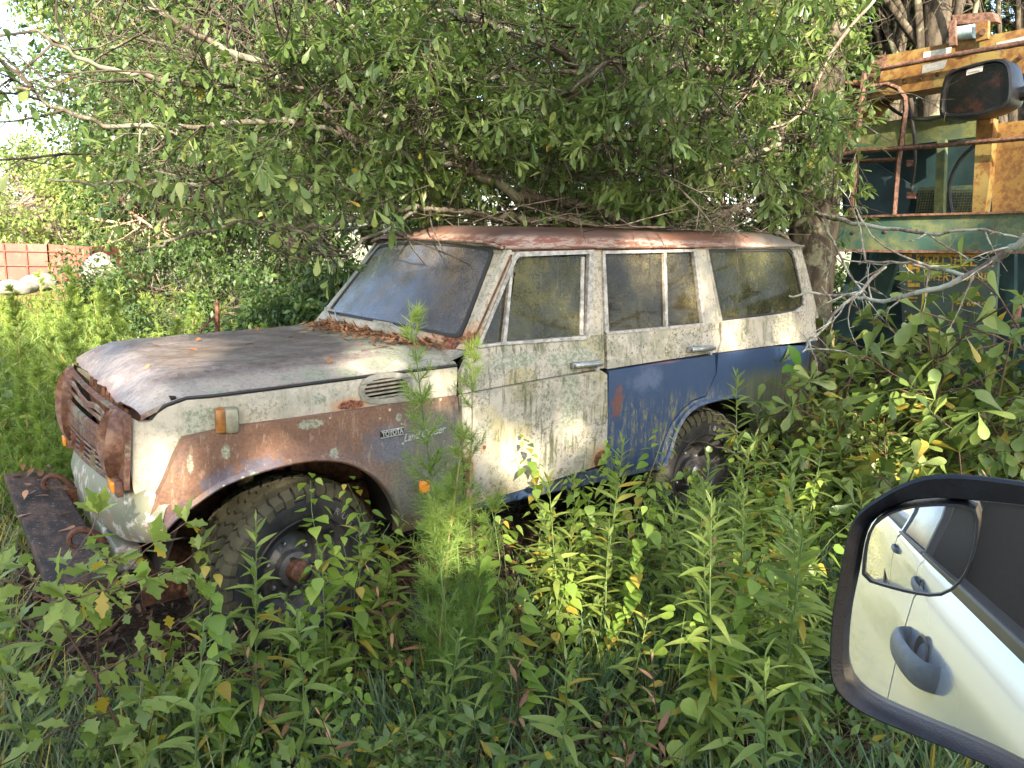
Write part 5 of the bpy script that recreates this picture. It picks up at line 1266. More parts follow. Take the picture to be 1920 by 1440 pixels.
# prominent plants: (pixel of the tip, y of the foot)
seed = 1000
for (u, v, y, lab) in [(480, 985, -.62, 'goldenrod stalk with narrow leaves before the middle of the front tyre'), (1180, 1130, -1.25, 'tall goldenrod at the centre bottom with drooping pale tips'), (1305, 900, -.30, 'slim goldenrod stalk below the rear wheel'),
        (1185, 800, -.38, 'tall stem before the blue panel with pale heart-shaped tips'), (1480, 1165, -2.12, 'large goldenrod nearest the camera with a pale bunched tip'), (1000, 960, -.35, 'goldenrod stalk in front of the door bottom'), (1400, 1150, -1.35, 'goldenrod with insect-holed leaves left of the largest one'),
        (700, 965, -.40, 'goldenrod pair stalk right of the front tyre'), (660, 970, -.42, 'goldenrod stalk over the right edge of the front tyre'), (25, 960, -.35, 'yellow-green tall weed at the left edge of the photograph'), (845, 1180, -1.0, 'thin pale weed in front of the feathery clump'),
        (900, 1130, -.95, 'leafy goldenrod right of the feathery clump foot'), (1060, 1230, -1.45, 'goldenrod above the long grass at the bottom centre'), (1560, 1100, -1.4, 'goldenrod just left of the mirror housing'), (1350, 960, -.9, 'tall goldenrod in front of the rear tyre'), (1150, 980, -.9, 'goldenrod in front of the door rear corner'), (560, 1120, -.9, 'goldenrod before the front hub'), (455, 1060, -.60, 'goldenrod over the front rim left edge'), (620, 1030, -.50, 'goldenrod over the front rim right edge'), (745, 1000, -.45, 'goldenrod between the front tyre and the feathery clump'), (1230, 930, -.6, 'goldenrod over the lower left of the rear wheel'), (1300, 950, -.45, 'goldenrod right before the rear hub'), (1370, 925, -.4, 'goldenrod at the right of the rear wheel'), (330, 1180, -1.0, 'goldenrod at the lower left among lobed seedlings'), (1260, 960, -.55, 'goldenrod with a straight yellow stem in the middle distance'), (1080, 1010, -.55, 'short pale goldenrod under the front door'), (1120, 930, -.3, 'goldenrod beside the sill under the blue panel')]:
    x, yy, h = tall(u, v, y); seed += 1
    if 'heart' in lab: plant_single('h', x, yy, h, lab, PR_HEART, heart_data(h, seed, .070, .03), STEMY, .0035, 'tall_weed')
    else: plant_single('g', x, yy, h, lab, PR_GOLD, goldenrod_data(h, seed, .125, .9, .03), STEMG, .0045, 'goldenrod')
for (u, v, y, lab) in [(962, 640, -.22, 'heart-leaved vine climbing in front of the white door'), (1040, 815, -.30, 'bright sunlit heart-leaved plant against the lower door'), (575, 895, -.30, 'vine tip rising before the top of the front tyre'), (1545, 905, -.25, 'heart-leaved plant with round leaves left of the mirror'), (760, 890, -.32, 'heart-leaved plant beside the arch rear edge'), (520, 1035, -.42, 'heart-leaved vine over the front rim'), (640, 960, -.36, 'heart-leaved vine over the right shoulder of the front tyre'), (690, 1010, -.5, 'heart-leaved vine low between tyre and feathery clump'), (1150, 830, -.35, 'heart-leaved vine before the door rear edge'), (390, 1040, -.55, 'heart-leaved plant in front of the tyre tread'), (1830, 810, .6, 'bright heart-leaved plant below the machine panel')]:
    x, yy, h = tall(u, v, y); seed += 1; plant_single('h', x, yy, h, lab, PR_HEART, heart_data(h, seed, .068, .05), STEMG, .003, 'heart_vine')
for (u, v, y, lab) in [(225, 985, -.45, 'oak seedling with lobed leaves in front of the bumper plank'), (130, 1050, -.30, 'second lobed seedling at the left of the bumper plank')]:
    x, yy, h = tall(u, v, y); seed += 1; plant_single('l', x, yy, h, lab, PR_LOBE, sapling_data(h, seed, .085, 9, .55), STEMB, .006, 'oak_seedling')
# glossy broad leaves before the tail
r = empty('broad_leaf_sprig', (0, 0, 0)); tag(r, 'sprig of large glossy leaves in front of the blue tail panel', 'plant')
pp = at(1500, 690, 1, -.30); b0 = np.array((pp[0] + .02, pp[1], gz(pp[0], pp[1]))); sm = stem_mesh(catmull([b0, (b0 + pp) / 2 + (.02, 0, 0), pp], 4), .006, .004); sm.materials.append(STEMB); link('stem', sm, None, r)
PRG = [leaf_proto(leaf_tpl([(0, .02), (.2, .14), (.5, .22), (.8, .14), (1, 0)], .25), LF['glossy'], .15, v) for v in (.2, .5, .8)]
Dv = [at(1478, 632, 1, -.30) - pp, at(1425, 690, 1, -.34) - pp, at(1548, 712, 1, -.28) - pp, at(1470, 725, 1, -.38) - pp, at(1520, 735, 1, -.2) - pp]
leaf_objs(PRG, r, [pp] * 5, Dv, [(-.3, -1, .3), (0, -.4, 1), (0, -.4, 1), (0, -.3, 1), (0, -1, .6)], [.19, .20, .12, .12, .10])

# feathery dogfennel
def dog_mesh(seed, h, nn, spread=.12, wide=1.0):
    R = np.random.default_rng(seed); P = wander(np.zeros((1, 3)), [[R.normal(0, .05), R.normal(0, .05), 1]], [h], 10, .03, 0, R)[0]
    nb = int(h / .020); s = R.uniform(.12, 1, nb); i = np.clip((s * 9).astype(int), 0, 8); Q = P[i] + (P[i + 1] - P[i]) * (s * 9 - i)[:, None]; a = R.uniform(0, 6.28, nb)
    L = np.interp(s, [0, .3, .8, 1], [.6, 1, .7, .25]) * spread * R.uniform(.6, 1.2, nb); d = np.stack([np.cos(a), np.sin(a), np.full(nb, 1.1)], 1); B = wander(Q, d, L, 4, .08, 0, R)
    k = nn; t_ = R.random((nb, k)); ii = np.clip((t_ * 3).astype(int), 0, 2); ar = np.arange(nb)[:, None]; q = (B[ar, ii] + (B[ar, ii + 1] - B[ar, ii]) * (t_ * 3 - ii)[..., None]).reshape(-1, 3)
    T = np.repeat(unit(B[:, -1] - B[:, 0]), k, 0); D = unit(T * .8 + rnd_dir(nb * k, R) * .75); LV = Leaves(); LV.add(q, D, rnd_dir(nb * k, R), R.uniform(.022, .050, nb * k), 0, np.repeat(np.interp(s, [0, 1], [.15, .75]), k) + R.uniform(-.15, .2, nb * k), wide)
    V, F, vr = LV.arrays(T_NEEDLE); o = mesh_np('feathery_foliage', V, F, LF['dog'], None, np.clip(vr, 0, 1)); me = o.data; bpy.data.objects.remove(o)
    tb = Tubes(); tb.one(P, [.005, .0015], 5); tb.add(B, np.broadcast_to([.0015, .001, .0008, .0005], (nb, 4)), 3); V = np.concatenate(tb.V); F = np.concatenate(tb.F); sm = bpy.data.meshes.new('stem'); sm.from_pydata(V.tolist(), [], F.tolist()); sm.materials.append(STEMY if seed % 2 else STEMG)
    return sm, me
DOG = [dog_mesh(700 + k, [1.45, 1.25, 1.0, 1.35, .85, 1.15][k], 64) for k in range(6)]
DOGF = [dog_mesh(720 + k, [1.45, 1.25, 1.0, 1.35, .85, 1.15][k], 60, .17, 2.6) for k in range(6)]
def dog(x, y, s, v, label, group=None, lean=(0, 0), rz=None, far=False):
    r = empty('dogfennel', (x, y, gz(x, y) - .01), rng.uniform(0, 6.28) if rz is None else rz); r.scale = (s, s, s); r.rotation_euler = (lean[0], lean[1], r.rotation_euler[2])
    sm, me = (DOGF if far else DOG)[v % 6]; link('stem', sm, None, r); o = link('foliage', me, None, r); o['kind'] = 'stuff'; tag(r, label, 'plant', group); return r
for (u, v, y, lab, k, lean) in [(752, 545, -.55, 'tallest feathery green weed leaning before the windscreen', 0, (0.02, -.14)), (850, 640, -.50, 'second tall feathery weed crossing the door edge', 3, (0.02, -.10)), (800, 800, -.62, 'thick feathery weed below the side badge', 1, (0, -.04)), (870, 860, -.6, 'feathery weed low in front of the door', 2, (0, .02)), (905, 930, -.75, 'low feathery tuft at the foot of the clump', 4, (0, .05)), (835, 900, -.78, 'dense feathery weed at the clump front', 2, (0, -.02)), (790, 950, -.58, 'feathery weed behind the clump front', 4, (0, -.06))]:
    p = at(u, v, 1, y); h = float(p[2] - gz(p[0], y)); hh = [1.45, 1.25, 1.0, 1.35, .85, 1.15][k]; dog(float(p[0]) - math.sin(lean[1]) * h, y, h / hh, k, lab, None, lean, 0.0)
DOGT = [dog_mesh(740 + k, 1.7, 60, .085, 1.9) for k in range(3)]
for k, (u, v, d, lab) in enumerate([(62, 482, 4.95, 'tallest feathery weed at the left, before the red container'), (14, 535, 5.3, 'feathery weed at the very left edge of the field'), (104, 560, 5.2, 'feathery weed right of the tallest one at the left'), (138, 512, 5.6, 'feathery weed before the dark end panel of the container'), (200, 560, 5.8, 'feathery weed before the white bundle'), (242, 590, 5.4, 'feathery weed behind the hood front corner'), (32, 610, 4.9, 'shorter feathery weed at the left edge'), (318, 598, 6.0, 'feathery weed left of the rusty stake'), (165, 600, 5.0, 'feathery weed just beyond the hood nose'), (85, 640, 4.85, 'low feathery weed beyond the far lamp')]):
    p = atd(u, v, d); h = float(p[2] - gz(p[0], p[1])); r = empty('dogfennel', (float(p[0]), float(p[1]), gz(p[0], p[1]) - .01), float(rng.uniform(0, 6.28))); r.scale = (1, 1, h / 1.7)
    sm, me = DOGT[k % 3]; link('stem', sm, None, r); o = link('foliage', me, None, r); o['kind'] = 'stuff'; tag(r, lab, 'plant')
# the field of tall weeds beyond and left of the wagon
R = rng; n = 0; fw_ = []; fd_ = []
for _ in range(1500):
    if n >= 240: break
    u = R.uniform(-120, 640); dd = R.uniform(4.2, 12.5); p = gpt(u, dd); x, y = p[0], p[1]
    if -1.2 < x < 4.3 and -.5 < y < 2.05: continue
    if y < 2.2 and x > -1.3: continue
    h = np.interp(dd, [4, 7, 12], [1.15, 1.3, 1.4]) * R.uniform(.65, 1.0)
    if u > 430: h *= .75
    if n % 3 == 0: fw_.append(plant('goldenrod', x, y, h * 1.05, label='leafy weed among the feathery ones in the field', group='leafy weeds of the field', name='field_weed'))
    else: fd_.append(dog(x, y, h / 1.25, n, 'feathery green weed in the field beyond the hood', 'feathery weeds of the field', (R.normal(0, .06), R.normal(0, .06)), None, True))
    n += 1
def field_labels(l, what):
    rows = {}
    for o in l:
        d = math.hypot(o.location.x - CAM[0], o.location.y - CAM[1]); k = ['hood-high strip nearest', 'near strip', 'middle strip', 'far strip', 'farthest strip'][min(4, int((d - 4.2) / 1.7))]
        rows.setdefault(k, []).append((to_px((o.location.x, o.location.y, .6))[0], o))
    order(rows, lambda k, n: f'{what} in the field, {k}, {n}')
field_labels(fw_, 'leafy weed'); field_labels(fd_, 'feathery green weed')
# meadow mass: one sheet of leafy stems
L = Leaves(); N = 85000; u = R.uniform(-150, 700, N); dd = 4 + 11 * R.random(N) ** .8; az = np.radians(53.08) - np.arctan((u - 960) / FPX); x = CAM[0] + dd * np.cos(az); y = CAM[1] + dd * np.sin(az); hh = R.random(N) ** 1.1 * np.interp(dd, [4, 6, 13], [.5, .72, .85])
ok = ~((x > -1.25) & (x < 4.2) & (y < 2.0)) ; x, y, hh = x[ok], y[ok], hh[ok]; n = len(x)
L.add(np.stack([x, y, ground_z(x, y) + hh], 1), unit(rnd_dir(n) * .75 + np.array([0, 0, .9])), rnd_dir(n), R.uniform(.06, .15, n), .2, None, .42)
o = build_leaves('tall_weeds', L, T_LANCE, LF['weed'], None); o['kind'] = 'stuff'; tag(o, 'dense mass of yellow-green weeds filling the field left of the wagon', 'weeds')

# undergrowth in front of and around the wagon
def scatter(kind, num, area, label, group, s=(.8, 1.2), cond=None, what=None):
    k = 0; tries = 0; made = []
    while k < num and tries < num * 40:
        tries += 1; x = R.uniform(area[0], area[1]); y = R.uniform(area[2], area[3])
        if cond and not cond(x, y): continue
        made.append(plant(kind, float(x), float(y), float(R.uniform(*s)), label=label, group=group)); k += 1
    if what: relabel(made, what)
def clear(x, y):
    """outside the wagon, clear of the pickup and the camera"""
    if y < -2.15 - .0 * x: return False
    if -.65 < x < 4.1 and y > -.12: return False
    if -1.0 < x < -.5 and 0 < y < 1.8: return False
    if math.hypot(x - CAM[0], y - CAM[1]) < 1.25: return False
    d = np.array([x, y]) - CAM[:2]; f = d @ nrm(CF[:2]); lat = d @ nrm(CR[:2])
    return f > .9
def near_tyre(x, y): return -.45 < x < .55 and y > -1.0
scatter('goldenrod', 72, (-.3, 4.0, -1.9, -.15), 'goldenrod among the undergrowth between the pickup and the wagon', 'goldenrods in the undergrowth', (.75, 1.15), lambda x, y: clear(x, y) and not near_tyre(x, y) and x > .75 and not (1.8 < x < 3.0 and y > -.55), 'goldenrod')
scatter('short_weed', 60, (-.9, 3.9, -1.9, -.12), 'short leafy weed in the undergrowth before the wagon', 'short weeds in the undergrowth', (.7, 1.15), lambda x, y: clear(x, y) and not (near_tyre(x, y) and y > -.4), 'short leafy weed')
scatter('heart_vine', 60, (-.5, 4.2, -1.7, -.12), 'heart-leaved vine among the undergrowth before the wagon', 'heart-leaved vines in the undergrowth', (.7, 1.15), lambda x, y: clear(x, y) and (y > -1.2 or R.random() < .4) and not near_tyre(x, y), 'heart-leaved vine')
scatter('low_shrub', 80, (-1.0, 4.0, -1.9, -.10), 'low small-leaved plant near the ground before the wagon', 'low plants in the undergrowth', (.7, 1.3), clear, 'small-leaved low plant')
scatter('goldenrod', 7, (1.7, 3.2, -.95, -.5), 'tall goldenrod close before the rear wheel', 'goldenrods close before the rear wheel', (.7, .9), clear, 'tall goldenrod close')
scatter('heart_vine', 14, (1.2, 3.2, -.7, -.18), 'tall heart-leaved vine close to the flank', 'heart-leaved vines close to the flank', (.7, .95), clear, 'tall heart-leaved vine close')
scatter('dead_weed', 16, (-.6, 3.2, -1.8, -.2), 'withered brown weed', 'withered weeds in the undergrowth', (.8, 1.2), clear, 'withered brown weed')
scatter('lobed_sapling', 14, (-1.0, .3, -1.3, -.25), 'lobed-leaf seedling in the left foreground', 'lobed seedlings in the left foreground', (.5, .8), clear, 'lobed-leaf seedling')
scatter('heart_vine', 9, (-1.15, -.95, -.1, 1.7), 'short vine in front of the bumper plank', 'vines in front of the bumper plank', (.5, .7), None, 'short vine')
scatter('short_weed', 12, (-1.3, -.97, -.2, 1.7), 'short weed in front of the bumper plank', 'weeds in front of the bumper plank', (.7, 1.1), None, 'short weed left of the plank')
scatter('heart_vine', 12, (-.7, .4, -1.0, -.3), 'short vine in front of the front tyre', 'vines in front of the front tyre', (.5, .75), clear, 'short vine')
# oak saplings massed at the right
def rightc(x, y):
    u, v = to_px((x, y, .3)); return u > 1400 and u < 1960 and math.hypot(x - CAM[0], y - CAM[1]) > 3.6
k = 0; saps = []
for _ in range(3000):
    if k >= 44: break
    x = R.uniform(3.1, 5.0); y = R.uniform(-1.6, .35)
    if not rightc(x, y) or (x < 4.15 and y > -.16): continue
    u, v = to_px((x, y, 1.2)); hmax = np.interp(u, [1380, 1500, 1650, 1800, 1950], [.52, .82, 1.02, 1.12, 1.2])
    saps.append(plant('oak_sapling', float(x), float(y), float(hmax * R.uniform(.75, 1.15) / .68), label='oak sapling with spoon-shaped leaves in the thicket before the machine', group='oak saplings before the machine')); k += 1
for (u, v, y) in [(1640, 640, .1), (1700, 590, -.3), (1765, 560, -.6), (1850, 520, -.9), (1900, 480, -1.0), (1590, 690, .05), (1800, 600, -.2), (1870, 610, -.7)]:
    p = at(u, v, 0, 4.55 if u < 1800 else 4.1); h = float(p[2] - gz(p[0], p[1])); saps.append(plant('oak_sapling', float(p[0]), float(p[1]), h / .86, v=4, label='x', group='oak saplings before the machine'))
relabel(saps, 'spoon-leaved oak sapling')
# grass: foreground blades and the left edge
L = Leaves(); N = 30000; x = R.uniform(-1.9, 3.2, N); y = R.uniform(-2.2, .1, N); d_ = np.stack([x - CAM[0], y - CAM[1]], 1); dist = np.linalg.norm(d_, axis=1)
cl = np.sin(x * 5.1 + 2 * np.sin(y * 4.3)) + np.sin(y * 6.7 + x * 2.2); ok = (dist > 1.0) & ((cl + R.normal(0, .8, N)) > .0) & ~((x > -.5) & (y > -.15)); x, y = x[ok], y[ok]; n = len(x)
L.add(np.stack([x, y, ground_z(x, y) - .01], 1), unit(rnd_dir(n) * .55 + np.array([0, 0, 1.0])), rnd_dir(n), R.uniform(.14, .38, n), R.uniform(.1, .7, n), None, R.uniform(.7, 1.5, n))
o = build_leaves('grass', L, T_BLADE, LF['grass'], None); o['kind'] = 'stuff'; tag(o, 'bluish green grass blades in the foreground under the weeds', 'grass')
L = Leaves(); N = 42000; x = R.uniform(-7, -.5, N); y = R.uniform(-2.0, 6, N); ok = ~((x > -1.0) & (y < 1.9) & (y > -.1)) & (np.linalg.norm(np.stack([x - CAM[0], y - CAM[1]], 1), axis=1) > 1.3); x, y = x[ok], y[ok]; n = len(x)
L.add(np.stack([x, y, ground_z(x, y) - .01], 1), unit(rnd_dir(n) * .6 + np.array([0, 0, 1.0])), rnd_dir(n), R.uniform(.12, .42, n), R.uniform(.1, .8, n), None, R.uniform(.6, 1.3, n))
o = build_leaves('field_grass', L, T_BLADE, LF['lawn'], None); o['kind'] = 'stuff'; tag(o, 'sunlit yellow-green grass beside the bumper at the left', 'grass')
L = Leaves(); N = 50000; x = R.uniform(-14, -1.8, N); y = R.uniform(-9, -2.2, N); n = N
L.add(np.stack([x, y, ground_z(x, y) - .01], 1), unit(rnd_dir(n) * .8 + np.array([0, 0, 1.0])), rnd_dir(n), R.uniform(.05, .12, n), R.uniform(.1, .8, n), None, 3.2)
o = build_leaves('lawn', L, T_BLADE, LF['lawn'], None); o['kind'] = 'stuff'; tag(o, 'short sunlit lawn seen in the pickup mirror', 'lawn')
# dead litter and twigs on the ground
L = Leaves(); N = 16000; x = R.uniform(-1.4, 4.6, N); y = R.uniform(-2.2, 1.9, N); n = N
L.add(np.stack([x, y, ground_z(x, y) + R.uniform(.0, .05, N)], 1), unit(rnd_dir(n) * np.array([1, 1, .25])), unit(rnd_dir(n) * .5 + np.array([0, 0, 1.])), R.uniform(.04, .09, n), R.uniform(-.3, .5, n), None, 1.6)
o = build_leaves('leaf_litter', L, T_LANCE, LF['litter'], None); o['kind'] = 'stuff'; tag(o, 'brown dead leaves covering the soil around the wagon', 'leaf litter')
tb = Tubes(); N = 1700; x = R.uniform(-1.3, 3.5, N); y = R.uniform(-2.0, -.1, N); P = wander(np.stack([x, y, ground_z(x, y)], 1), rnd_dir(N) * np.array([1, 1, .6]) + np.array([0, 0, .35]), R.uniform(.15, .5, N), 5, .15, .05)
tb.add(P, np.broadcast_to(np.linspace(.0028, .001, 5), (N, 5)), 3); o = tb.build('dead_twigs', BKT); o['kind'] = 'stuff'; tag(o, 'thin dead stalks and twigs lying between the weeds', 'twigs')
# fallen leaves on hood and cowl
L = Leaves(); N = 1700; y = .22 + 1.4 * R.random(N) ** .7; x = .93 - np.abs(R.normal(0, .12, N)) - .06 * R.random(N) + .0 * y; x -= .10 * np.exp(-((y - 1.1) / .3) ** 2) * R.random(N); x = np.minimum(x, .95)
zz = np.array([hood_z(min(a, .83), b) for a, b in zip(x, y)]) + np.maximum(0, x - .835) * .3 + R.uniform(.003, .014, N)
L.add(np.stack([x, y, zz], 1), unit(rnd_dir(N) * np.array([1, 1, .15])), unit(rnd_dir(N) * .3 + np.array([0, 0, 1.])), R.uniform(.04, .075, N), R.uniform(-.4, .5, N), R.uniform(.3, 1, N), 1.5)
o = build_leaves('fallen_leaves', L, T_LANCE, LF['dead'], None); o['kind'] = 'stuff'; tag(o, 'orange-brown dead leaves heaped below the windscreen', 'fallen leaves')
hl_ = []
PRD = [leaf_proto(T_SPAT2, LF['dead'], c, v) for c, v in ((.3, .2), (-.3, .5), (.5, .8))]
for (u, v) in [(270, 735), (318, 752), (335, 707), (345, 655), (365, 640), (405, 620), (420, 632), (485, 622), (300, 648), (410, 700), (210, 650), (330, 690), (620, 668), (575, 650), (560, 690), (260, 700), (490, 650), (455, 645)]:
    p = at(u, v, 2, 1.21); 
    for _ in range(3): p = at(u, v, 2, hood_z(max(-.6, min(p[0], .83)), p[1]) + .006)
    o = bpy.data.objects.new('dead_leaf', PRD[int(R.integers(3))]); COL.objects.link(o); o.location = p; o.scale = (.06,) * 3; o.rotation_euler = (R.uniform(-.3, .3), R.uniform(-.3, .3), R.uniform(0, 6.28)); tag(o, 'x', 'leaf', 'single dead leaves on the hood'); hl_.append(o)
rows = {}
for o in hl_: rows.setdefault('near the hood front lip' if o.location.x < -.35 else 'on the hood middle' if o.location.x < .1 else 'on the hood rear', []).append((to_px(o.location[:])[0], o))
order(rows, lambda k, n: f'single brown dead leaf {k}, {n}')
L = Leaves(); N = 20; L.add(np.stack([R.uniform(-.93, -.74, N), R.uniform(.05, 1.7, N), np.full(N, .498)], 1), unit(rnd_dir(N) * np.array([1, 1, .1])), unit(rnd_dir(N) * .3 + np.array([0, 0, 1.])), R.uniform(.05, .09, N), R.uniform(-.4, .4, N), None, 1.4)
o = build_leaves('fallen_leaves', L, T_SPAT, LF['dead'], None); o['kind'] = 'stuff'; tag(o, 'brown leaves lying on the bumper plank', 'fallen leaves')
# twig litter on the roof
tb = Tubes(); lv = Leaves(); N = 60; x = R.uniform(1.3, 3.6, N); y = R.uniform(.2, 1.3, N); P = wander(np.stack([x, y, 1.88 + .0 * x], 1), rnd_dir(N) * np.array([1, 1, .15]) + np.array([0, 0, .08]), R.uniform(.2, .6, N), 5, .18, .02); P[..., 2] = np.maximum(P[..., 2], 1.875)
tb.add(P, np.broadcast_to(np.linspace(.004, .0015, 5), (N, 5)), 4); o = tb.build('roof_twigs', BKT); o['kind'] = 'stuff'; tag(o, 'bare grey twigs lying along the top of the roof', 'twigs')
# ------------------------------------------------------------------ bare lichen branches at the right, brush, dead twigs
def bare_branch(name, label, paths, mat, subs=10, sub_len=(.15, .45), r=.012, cat='branch'):
    root = empty(name); tag(root, label, cat); tb = Tubes(); st = []; dr = []
    for i, px in enumerate(paths):
        p = catmull([atd(*q) for q in px], 4); p[1:-1] += rng.normal(0, .006, (len(p) - 2, 3)); tb.one(p, [r if i == 0 else r * .6, r * .3], 7)
        for _ in range(subs):
            k = int(rng.integers(2, len(p) - 1)); T = nrm(p[k] - p[k - 1]); st.append(p[k]); dr.append(nrm(T * .6 + rnd_dir(1)[0]))
    tb.build('branch', mat, root); tw = Tubes(); N = len(st); P = wander(st, dr, rng.uniform(*sub_len, N), 6, .16, .01); few = sub_len[1] < .12; tw.add(P, np.broadcast_to(np.linspace(r * .35, .0012, 6), (N, 6)), 4)
    q = P[:, 2:5].reshape(-1, 3)[::(6 if few else 1)]; Q = wander(q, rnd_dir(len(q)), rng.uniform(.04, .14, len(q)), 4, .2); tw.add(Q, np.broadcast_to(np.linspace(.0018, .0008, 4), (len(Q), 4)), 3)
    tw.build('twigs', mat, root, 'stuff'); return root
bare_branch('lichen_branch', 'pale lichen-covered bare branch crossing in front of the machine panel', [[(1925, 440, 4.0), (1880, 478, 4.1), (1810, 520, 4.2), (1740, 545, 4.3), (1650, 562, 4.5), (1600, 556, 4.6), (1530, 550, 4.7), (1480, 555, 4.8)], [(1810, 520, 4.2), (1750, 500, 4.4), (1690, 492, 4.5), (1610, 495, 4.6)], [(1660, 500, 4.6), (1600, 560, 4.5), (1540, 620, 4.4), (1505, 660, 4.35)]], BK2, 7, r=.017)
bare_branch('bare_limb', 'thin pale limb reaching right above the green beam', [[(1530, 400, 6.6), (1600, 418, 6.2), (1680, 432, 5.9), (1760, 436, 5.6), (1850, 430, 5.4), (1925, 455, 5.3)], [(1535, 405, 6.6), (1570, 470, 6.3), (1600, 525, 6.1), (1625, 550, 6.0)]], BK2, 5, r=.018)
bare_branch('dead_twig_spray', 'spray of bare reddish twigs resting over the rear of the roof', [[(1440, 352, 5.4), (1400, 375, 5.3), (1350, 390, 5.2), (1300, 415, 5.1)], [(1400, 372, 5.3), (1340, 410, 5.2), (1310, 424, 5.1)], [(1420, 365, 5.4), (1370, 405, 5.25), (1350, 425, 5.2)]], BKT, 16, (.12, .4), .006)
bare_branch('dead_wheel_twig', 'bare grey twig in front of the rear wheel', [[(1400, 850, 4.1), (1360, 842, 4.08), (1310, 828, 4.05), (1262, 828, 4.05)], [(1388, 812, 4.1), (1362, 785, 4.08), (1330, 770, 4.08), (1305, 768, 4.1)], [(1400, 850, 4.1), (1370, 878, 4.1), (1335, 868, 4.1)]], BK, 2, (.04, .10), .005)
bare_branch('upper_bare_twig', 'pale forked twig hanging in the oak crown left of the trunk', [[(1640, 0, 6.0), (1560, 100, 5.9), (1500, 215, 5.8), (1420, 250, 5.7), (1300, 300, 5.6), (1210, 330, 5.5)], [(1440, 120, 5.9), (1330, 250, 5.8), (1200, 260, 5.7), (1090, 225, 5.6)], [(1180, 0, 5.0), (1220, 60, 5.0), (1210, 110, 5.1), (1150, 145, 5.2)]], BKT, 12, (.2, .6), .011)
# sunlit brush pile in the gap left of the oak
bare_branch('brush_pile', 'pile of pale dead branches at the wood edge left of the oak', [[(210, 350, 12), (250, 400, 11.6), (310, 440, 11.4)], [(230, 370, 12), (300, 385, 11.8), (340, 400, 11.6)], [(170, 410, 12), (240, 420, 11.8), (310, 430, 11.6)], [(270, 350, 12.2), (290, 410, 12), (300, 450, 11.8)]], bark('sunlit_dead_wood', (.20, .14, .10), (.42, .31, .22), lf=.1), 12, (.4, 1.2), .035, 'brush pile')
# rusty stake beyond the hood
r = empty('rusty_stake'); tag(r, 'rusty pointed stake with two short props standing beyond the hood', 'stake')
p0 = at(408, 625, 1, 2.6); p1 = at(407, 562, 1, 2.6); MB().tube([(p0[0], p0[1], GZ), p0 + (0, 0, .0), p1 + (0, 0, -.03), p1], [.018, .018, .016, .003], 6).build('post', MT['rust'], r, True)
for du in (-26, 6): q0 = at(402 + du, 618, 1, 2.58); MB().tube([q0 - (0, 0, .3), q0, at(400, 596, 1, 2.6)], [.010, .010, .008], 6).build('prop', MT['rust_dark'], r, True)
# orange object low by the arch
MB().box(at(796, 912, 1, -.05), (.028, .012, .030), None, .01).build('side_reflector', simple('orange_reflector', (.62, .20, .02), .3), car, True)

# ------------------------------------------------------------------ red container and white sacks in the field
t = NT('red_painted_steel'); g = t.noise(2.2, 6, .7); x = t.sep()[0]
c = t.mix(t.step(g, .42, .62), (.15, .034, .024), (.21, .055, .038)); c = t.mix(t.math('MULTIPLY', t.step(t.noise(5, 6, .7), .56, .64), .6), c, (.17, .10, .07))
red = t.done(c, .6, normal=t.bump(g, .2, .01)); dred = rusty('dark_red_steel', (.13, .05, .04), (.26, .11, .08), (.30, .08, .055), .5, 3)
rc = empty('red_container'); tag(rc, 'red open-topped steel container in the field at the far left', 'container')
D0 = 15.0
c0 = atd(-260, 452, D0 + 1.2); c1 = atd(88, 458, D0 + .6); c2 = atd(165, 463, D0); zb = GZ + .1
def wallq(name, a, b, m, th=.08):
    a = np.array(a); b = np.array(b); n = nrm(np.cross(b - a, (0, 0, 1))); top = a[2]
    V = [(a[0], a[1], zb), (b[0], b[1], zb), (b[0], b[1], b[2]), (a[0], a[1], a[2])]; V2 = [tuple(np.array(v) - n * th) for v in V]
    return mesh(name, V + V2, [(0, 1, 2, 3), (7, 6, 5, 4), (0, 4, 5, 1), (1, 5, 6, 2), (2, 6, 7, 3), (3, 7, 4, 0)], m, rc)
wallq('long_wall', c0, c1, red); wallq('end_panel', c1, c2, dred)
back = nrm((CF[0], CF[1], 0)) * 2.2
wallq('end_wall', c2, c2 + back, red)
for k in range(5):
    for (a, b) in ((c0, c1), (c1, c2)):
        z = a[2] - .12 - .24 * k; z2 = b[2] - .12 - .24 * k
        if z > zb: MB().bar((a[0], a[1] - .03, z), (b[0], b[1] - .03, z2), .02, .014).build('rib', red, rc)
for k in range(9):
    q = c0 + (c1 - c0) * k / 8; MB().bar((q[0], q[1] - .035, zb), (q[0], q[1] - .035, q[2]), .02, .018, (0, 1, 0)).build('rib', red, rc)
for k in range(4):
    q = c1 + (c2 - c1) * k / 3; MB().bar((q[0], q[1] - .035, zb), (q[0], q[1] - .035, q[2]), .02, .018, (0, 1, 0)).build('rib', dred, rc)
wht = simple('dirty_white_plastic', (.19, .185, .165), .6, 0, .3, .15)
def sack(u, v, d, r, lab):
    bm = bmesh.new(); bmesh.ops.create_icosphere(bm, subdivisions=3, radius=1)
    p = atd(u, v, d)
    for w_ in bm.verts:
        k = 1 + .12 * math.sin(w_.co.x * 5 + u) * math.cos(w_.co.y * 4) + .06 * math.sin(w_.co.z * 9); w_.co = Vector((w_.co.x * r[0] * k, w_.co.y * r[1] * k, w_.co.z * r[2] * k))
    me = bpy.data.meshes.new('sack'); bm.to_mesh(me); bm.free(); me.polygons.foreach_set('use_smooth', [True] * len(me.polygons)); o = link('white_sack', me, wht); o.location = p; tag(o, lab, 'sack')
